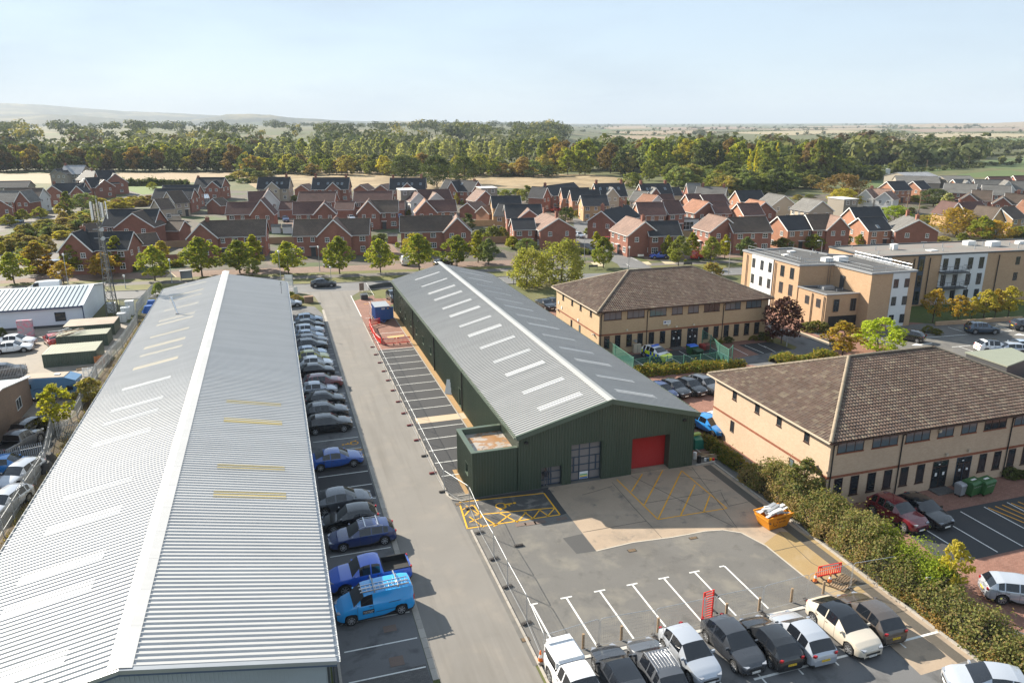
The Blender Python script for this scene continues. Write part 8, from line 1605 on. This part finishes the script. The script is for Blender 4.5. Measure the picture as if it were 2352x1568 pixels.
for q in (('A',618,1268,1000,'street lamp left of the chimney house, at the verge'),('A',1557,1252,1050,'street lamp left of the bus shelter'),('B',540,1146,935,'street lamp in front of the central gable terrace'),('B',188,1225,975,'street lamp behind the warehouse sign'),('B',1765,1092,912,'street lamp behind the green unit ridge'),('C',710,1042,822,'street lamp at the corner of the side road'),('C',1110,1142,938,'street lamp in the mouth of the side road'),('A',1137,1300,1195,'short grey post in the verge right of the mast'),('B',642,1215,1120,'thin white post behind the dark grey saloon')): lamp(*q)
lamp('C',2012,1180,895,'curved arm street lamp near the apartment corner',-1,True); lamp('D',515,1010,885,'curved arm street lamp behind the apartment roof',-1,True); lamp('D',1395,905,885,'street lamp arm above the long flat roof',1,True); lamp('H',205,780,655,'dark lamp post beside the purple maple'); lamp('D',70,905,800,'street lamp left of the orange end terrace')
pl_ = MB().tube((0,0,0),(0,0,9),.14,.09,8).box(-.9,.9,-.05,.05,8.2,8.35).mesh('telegraph_pole', M['timber'])
for P, x, y, l in (('D',845,545,'telegraph pole left of the white house'),('D',1290,590,'telegraph pole right of the white house'),('D',1398,620,'telegraph pole before the blank gable house'),('D',1467,240,'telegraph pole in the green field'),('D',1845,205,'telegraph pole beyond the farm sheds')): tag(put('telegraph_pole', pl_, None, at(P, x, y), 0, (1,1,.75)), l, 'telegraph pole', 'telegraph poles')
es = thing('escape_sign', 'green escape sign on a post in front of the hedge', 'sign', at('P',1465,805), -.2); MB().tube((0,0,0),(0,0,1.4),.035,n=6).build('post', M['dgrey'], es); MB().box(-.27,.27,-.03,.0,1.15,1.65).build('board', M['white'], es); MB().box(-.235,.235,-.036,-.03,1.19,1.61).build('green_panel', flat('sign_green', (.01,.22,.10), .5), es)
b = MB()
for p, q in (((-.15,1.52),(-.03,1.44)),((.15,1.52),(.03,1.44)),((-.15,1.27),(-.03,1.35)),((.15,1.27),(.03,1.35))): b.bar((p[0],-.04,p[1]),(q[0],-.04,q[1]),.004,.035)
b.tube((0,-.042,1.48),(0,-.038,1.48),.03,n=8); b.bar((0,-.04,1.45),(.02,-.04,1.36),.004,.05); b.bar((.02,-.04,1.36),(-.05,-.04,1.3),.004,.03); b.build('running_figure', M['white'], es)
sb = thing('entrance_sign', 'tall white entrance sign board at the road junction', 'sign', at('F',268,285), -.45); 
for s in (-.75,.75): MB().box(s-.06,s+.06,-.06,.06,0,3.2).build('post', M['galv'], sb)
for k in range(3): MB().box(-.75,.75,-.05,.0,1.2+k*.68,1.84+k*.68).build('sign_panel', M['white'] if k != 1 else M['hw'], sb)
s2_ = thing('white_board', 'small white board leaning beside the junction sign', 'sign', at('F',322,305), .4); MB().box(-.4,.4,-.05,.05,0,1.3).build('board', M['white'], s2_)
ns = thing('notice_frame', 'brown notice board at the junction corner', 'sign', at('F',920,288), .3); MB().box(-.45,.45,-.04,.04,.3,1.7).build('board', rough('faded_notice', (.25,.17,.14), .3, .1, 6, [((.5,.45,.4), 6, .55, .65, .8)]), ns); MB().box(-.42,-.36,-.04,.04,0,.3).box(.36,.42,-.04,.04,0,.3).build('leg', M['timber'], ns)
pb2 = thing('stone_planter', 'dark planter box at the junction corner', 'planter', at('F',940,348)); MB().box(-.6,.6,-.9,.9,0,.8).box(-.5,.5,-.8,.8,.8,.86).build('box', M['dgrey'], pb2)
cw = thing('low_corner_wall', 'low dark wall curving behind the grass corner', 'wall')
for a, b_ in zip(*(lambda q: (q, q[1:]))([at('F',985,268), at('F',1060,250), at('F',1120,240), at('F',1215,232)])): MB().bar((a.x,a.y,.4),(b_.x,b_.y,.4),.25,.8).build('wall_section', M['dgrey'], cw)
bl2 = thing('brick_pier', 'low brown pier right of the junction shrubs', 'pier', at('F',442,380)); MB().box(-.75,.75,-.5,.5,0,1.0).box(-.8,.8,-.55,.55,1.0,1.08).build('pier', M['brownbrick'], bl2)
ab = thing('leaning_board', 'white board leaning against the green wall on the gravel', 'board', at('F',1715,1205), .0); b = MB(); b.obox((0,.05,.8),(.38,-.25,0),(.2,.22,.8),(.015,.015,-.008)); b.obox((.45,-.25,.62),(.22,-.15,0),(.15,.18,.62),(.015,.015,-.008)); b.build('board', M['white'], ab)
for P, x, y, w_, l in (('C',790,1128,1.0,'dark street name sign at the corner lime tree'),('C',1220,1030,.7,'white street name sign by the blue hatchback'),('C',1645,1105,1.0,'dark street name sign behind the police office roof')):
    t = thing('street_name_sign', l, 'sign', at(P, x, y), -.12, 'street name signs'); MB().box(-w_,w_,-.03,.03,.5,.95).build('board', M['dgrey'] if 'dark' in l else M['white'], t); MB().box(-w_*.9,-w_*.82,-.03,.03,0,.5).box(w_*.82,w_*.9,-.03,.03,0,.5).build('leg', M['dgrey'], t)
M['palegl'] = flat('pale_shelter_panel', (.25,.27,.28), .3); bs = thing('bus_shelter', 'dark framed bus shelter beside the largest lime tree', 'bus shelter', at('A',1690,1225), .1, None, .8); 
for x in (-1.3,1.3):
    for y in (-.6,.6): MB().box(x-.05,x+.05,y-.05,y+.05,0,2.4).build('post', M['dgrey'], bs)
MB().box(-1.5,1.5,-.8,.8,2.4,2.47).build('roof', M['mgrey'], bs); MB().box(-1.25,1.25,.58,.62,.3,2.2).build('glass_panel', M['palegl'], bs); MB().box(-1.33,-1.28,-.5,.5,.3,2.2).build('glass_panel', M['palegl'], bs)
gr_ = thing('guard_rail', 'low dark guard rail along the verge behind the willows', 'guard rail'); pts = [at('C',70,1268), at('C',240,1262), at('C',430,1262)]
for a, b_ in zip(pts, pts[1:]):
    for z in (.5,.95): MB().tube((a.x,a.y,z),(b_.x,b_.y,z),.035,n=5).build('rail', M['dgrey'], gr_)
    for k in range(7): c = a.lerp(b_, k/6); MB().box(c.x-.05,c.x+.05,c.y-.05,c.y+.05,0,1.0).build('post', M['dgrey'], gr_)
wpst = thing('sign_post', 'white post beside the purple maple', 'post', at('H',70,715)); MB().tube((0,0,0),(0,0,3.0),.06,n=8).box(-.35,.35,-.03,.03,2.3,2.9).build('post', M['white'], wpst)
ivy = thing('ivy_arch', 'dark ivy arch round the corner house window', 'ivy'); v, f = [], []; ri = random.Random(5); c0 = at('C',1232,965)
for k in range(1500): a = ri.uniform(-.2,PI+.2); r = ri.uniform(1.15,2.1); leaf_quad(v, f, Vector((c0.x+r*1.05*math.cos(a), c0.y+.15-ri.random()*.35, max(.05, 1.7+r*1.15*math.sin(a)) if ri.random() < .6 else ri.uniform(.05,2.2) if abs(math.cos(a)) > .8 else max(.1,1.7+r*1.15*math.sin(a)))), rdir(ri), .16, ri)
me = bpy.data.meshes.new('foliage'); me.from_pydata(v, [], f); me.materials.append(LM['oak']); put('foliage', me, ivy)
# palisade fences
PALE = MB().add([(-.035,0,.06),(0,.022,.06),(.035,0,.06),(-.035,0,1.78),(0,.022,1.78),(.035,0,1.78),(0,.004,1.9)], [(0,1,4,3),(1,2,5,4),(3,4,6),(4,5,6)]).mesh('pale', M['galv'])
def palisade(label, pts, npar, h=1.0, step=.155, mat=None):
    t = thing('palisade_fence', label, 'fence'); sp = []; big = MB()
    for a, b_ in zip(pts, pts[1:]):
        d = b_-a; L_ = d.length; rz = math.atan2(d.y, d.x); n = int(L_/step)
        for k in range(n): sp.append((a.lerp(b_, (k+.5)/n), rz))
        for z in (.45,1.45): MB().bar((a.x,a.y,z*h),(b_.x,b_.y,z*h),.04,.05).build('rail', M['galv'], t)
        for k in range(int(L_/2.75)+1): c = a.lerp(b_, min(1, k*2.75/L_)); MB().box(c.x+.03,c.x+.1,c.y-.04,c.y+.04,0,1.85*h).build('post', M['galv'], t)
    sp.sort(key=lambda q: (q[0]-Vector((0,0,30))).length)
    for p, rz in sp[:npar]: put('pale', PALE, t, p, rz, (1,1,h))
    for p, rz in sp[npar:]:
        c, s = math.cos(rz), math.sin(rz); big.add([(p.x+c*x-s*y, p.y+s*x+c*y, z*h) for x, y, z in ((-.035,0,.06),(0,.022,.06),(.035,0,.06),(-.035,0,1.78),(0,.022,1.78),(.035,0,1.78))], [(0,1,4,3),(1,2,5,4)])
    if big.f: tag(big.build('pale', M['galv'], t), kind='stuff')
palisade('long grey palisade fence between the left yards and white warehouse', [at('I',-130,1480), at('I',30,1195), at('I',240,850), at('I',420,560), at('E',480,1560), at('E',700,1432), at('E',880,1062), at('E',1010,905), at('E',1110,792), at('E',1240,590), at('E',1245,475), at('E',1390,300)], 300)
palisade('short palisade cross fence running to the white warehouse eaves', [at('I',520,315), at('I',735,300)], 60); palisade('palisade cross fence behind the silver estate', [at('I',-60,600), at('I',200,545), at('I',405,500)], 70); palisade('palisade fence edge beside the motorhome', [at('E',-40,1100), at('E',260,1060)], 80); palisade('grey timber palisade behind the mast compound', [at('E',1085,440), at('E',1210,445), at('E',1325,395)], 90)
# odds and ends
def pallet(label, loc, rz, n=5, stand=False, mat='timber'):
    t = thing('pallet', label, 'pallet', loc, rz, 'pallets')
    for k in range(7): b = MB(); b.box(-.6,.6,-.5+k*.155,-.5+k*.155+.1,.11,.14) if not stand else b.box(-.6,.6,0,.03,.0+k*.17,.1+k*.17); b.build('slat', M[mat], t)
    for x in (-.55,0,.5): b = MB(); b.box(x,x+.08,-.5,.53,0,.11) if not stand else b.box(x,x+.08,.03,.13,0,1.12); b.build('bearer', M[mat], t)
pallet('weathered pallet lying by the red barrier and cones, front one', at('P',690,690), .5); pallet('weathered pallet behind the front one by the cones', at('P',740,650), .4); pallet('timber pallet stood against the green container', at('E',880,925), .05, 5, True); pallet('orange timber pallet leaning beside the container', at('E',870,960), .25, 5, True, 'orangewood') if False else None
M['orangewood'] = flat('orange_timber', (.45,.16,.05), .7); pallet('orange painted pallet leaning beside the container', at('E',905,940), .3, 5, True, 'orangewood'); pallet('pale pallet lying on the ground below the container', at('E',740,985), .1); pallet('pale pallet stood behind the motorhome', at('E',800,1050), .1, 5, True, 'white')
for k, (x, y) in enumerate(((440,520),(420,600))):
    p = at('I', x, y); t = thing('scrap_heap', ['black wrapped bundle beside the warehouse eaves, upper one','black tarp covered drum beside the warehouse eaves, lower one'][k], 'tarp bundle', p, .6); b = MB(); rt_ = random.Random(k); n = 9
    rings = [[((1.0-.16*j)*(.75+.2*rt_.random())*math.cos(2*PI*i/n), (.7-.1*j)*(.8+.25*rt_.random())*math.sin(2*PI*i/n), j*.28+.05*rt_.random()) for i in range(n)] for j in range(4)]
    b.add([q for r in rings for q in r], [(j*n+i, j*n+(i+1) % n, (j+1)*n+(i+1) % n, (j+1)*n+i) for j in range(3) for i in range(n)]+[tuple(range(3*n, 4*n))]); b.build('tarpaulin', M['black'], t, smooth=60)
for k, (x, y) in enumerate(((1375,420),(1350,470))):
    p = at('E', x, y); t = thing('blue_tarp_heap', ['blue tarp covered heap behind the warehouse corner, far one','blue tarp covered drum behind the warehouse corner'][k], 'tarp bundle', p, .4); b = MB(); rt_ = random.Random(k+5); n = 9
    rings = [[((1.3-.2*j)*(.8+.2*rt_.random())*math.cos(2*PI*i/n), (1.1-.15*j)*(.8+.25*rt_.random())*math.sin(2*PI*i/n), j*.38) for i in range(n)] for j in range(4)]
    b.add([q for r in rings for q in r], [(j*n+i, j*n+(i+1) % n, (j+1)*n+(i+1) % n, (j+1)*n+i) for j in range(3) for i in range(n)]+[tuple(range(3*n, 4*n))]); b.build('tarpaulin', flat('blue_tarp', (.02,.09,.32), .4), t, smooth=60)
gtp = thing('green_tarp_stack', 'green tarp covered stack beside the green unit corner', 'tarp bundle', at('K',1725,385), .1); b = MB(); b.add([(-.55,-.5,.0),(.55,-.5,.0),(.6,.5,0),(-.6,.5,0),(-.5,-.4,1.0),(.4,-.4,.9),(.5,.5,1.25),(-.4,.5,1.3)], [(0,1,5,4),(1,2,6,5),(2,3,7,6),(3,0,4,7),(4,5,6,7)]); b.build('tarpaulin', flat('green_tarp', (.02,.16,.12), .45), gtp); MB().box(-.45,.45,.0,.45,1.26,1.4).build('yellow_sack', flat('yellow_green_sack', (.3,.4,.08), .6), gtp)
for P, x, y, c, h, r, l in (('K',1708,485,'white',.6,.19,'white plastic drum beside the green unit corner'),('K',1745,520,'ink',.62,.2,'black bin beside the white plastic drum')): t = thing('plastic_drum', l, 'drum', at(P, x, y), 0, 'drums at the unit corner'); MB().tube((0,0,0),(0,0,h),r,r*.95,12).tube((0,0,h),(0,0,h+.05),r*.7,n=12).build('drum', M[c], t, smooth=40)
tp_ = thing('timber_offcuts', 'pile of timber offcuts and cable beside the unit corner', 'timber pile', at('K',1820,470), -.3); rr_ = random.Random(8)
for k in range(12): a = rr_.uniform(-.5,.5); c = Vector((rr_.uniform(-.3,.3), rr_.uniform(-.5,.5), .1+k*.025)); d = Vector((math.cos(a),math.sin(a),0))*rr_.uniform(.5,.9); MB().bar(c-d,c+d,.1,.04).build('board', M['timber'] if k % 3 else M['slab'], tp_)
for k, c in enumerate(('white','skyglass','yline','red')): MB().tube((-.4+.25*k,-.85,0),(-.4+.25*k,-.85,.28),.11,n=10).build('paint_pot', M[c], tp_)
pbk = thing('paving_edge', 'concrete kerb in front of the timber offcuts', 'kerb', at('K',1810,535), .08); MB().box(-1.1,1.0,-.08,.08,0,.14).build('kerb', M['kerb'], pbk)
wt = thing('white_sack', 'white sack lying at the foot of the hedge', 'sack', at('P',1050,575)); b = MB(); b.tube((-.25,0,.1),(.25,.05,.1),.14,.1,8); b.build('sack', M['white'], wt, smooth=60)
# worker seen at the glazed door
def figure(label, loc, rz):
    J = {'pelvis': (0,0,.88,.15), 'waist': (0,0,1.05,.145), 'chest': (0,.0,1.28,.165), 'neck': (0,0,1.48,.06), 'chin': (0,-.015,1.56,.075), 'head': (0,0,1.66,.095), 'crown': (0,.01,1.75,.06), 'shl': (-.19,0,1.40,.07), 'ell': (-.27,.03,1.14,.05), 'hal': (-.22,-.14,.98,.04), 'shr': (.19,0,1.40,.07), 'elr': (.27,.03,1.14,.05), 'har': (.22,-.14,.98,.04), 'hil': (-.09,0,.82,.10), 'knl': (-.11,-.02,.47,.07), 'anl': (-.12,.01,.10,.05), 'tol': (-.13,-.16,.05,.04), 'hir': (.09,0,.82,.10), 'knr': (.11,-.02,.47,.07), 'anr': (.12,.01,.10,.05), 'tor': (.13,-.16,.05,.04)}
    E_ = [('pelvis','waist'),('waist','chest'),('chest','neck'),('neck','chin'),('chin','head'),('head','crown'),('chest','shl'),('shl','ell'),('ell','hal'),('chest','shr'),('shr','elr'),('elr','har'),('pelvis','hil'),('hil','knl'),('knl','anl'),('anl','tol'),('pelvis','hir'),('hir','knr'),('knr','anr'),('anr','tor')]
    n = list(J); me = bpy.data.meshes.new('person'); me.from_pydata([J[k][:3] for k in n], [(n.index(a), n.index(b_)) for a, b_ in E_], []); o = put('person', me, None, loc, rz); sm_ = o.modifiers.new('skin', 'SKIN'); o.modifiers.new('sub', 'SUBSURF').levels = 1
    for i, k in enumerate(n): r = J[k][3]; me.skin_vertices[0].data[i].radius = (r, r*.8); me.skin_vertices[0].data[i].use_root = (k == 'pelvis')
    dg = bpy.context.evaluated_depsgraph_get(); m2 = bpy.data.meshes.new_from_object(o.evaluated_get(dg)); bpy.data.objects.remove(o); m2.materials.clear()
    for c in (('navy_top', (.02,.022,.03)), ('grey_trousers', (.10,.105,.12)), ('skin', (.42,.25,.18)), ('dark_hair', (.03,.02,.015)), ('pale_shoes', (.35,.35,.36))): m2.materials.append(flat(c[0], c[1], .8))
    for p in m2.polygons: z = p.center.z; x = abs(p.center.x); p.use_smooth = True; p.material_index = 4 if z < .12 else 2 if (x > .17 and z < 1.04 and z > .9) else 1 if z < .95 else 0 if z < 1.49 else 3 if (z > 1.70 or p.center.y > .03) else 2
    return tag(put('person', m2, None, loc, rz), label, 'person')
figure('person in dark top and grey trousers standing at the glazed door', (20.2, wy+.16, .02), PI)
bpy.data.objects[-1] if False else None
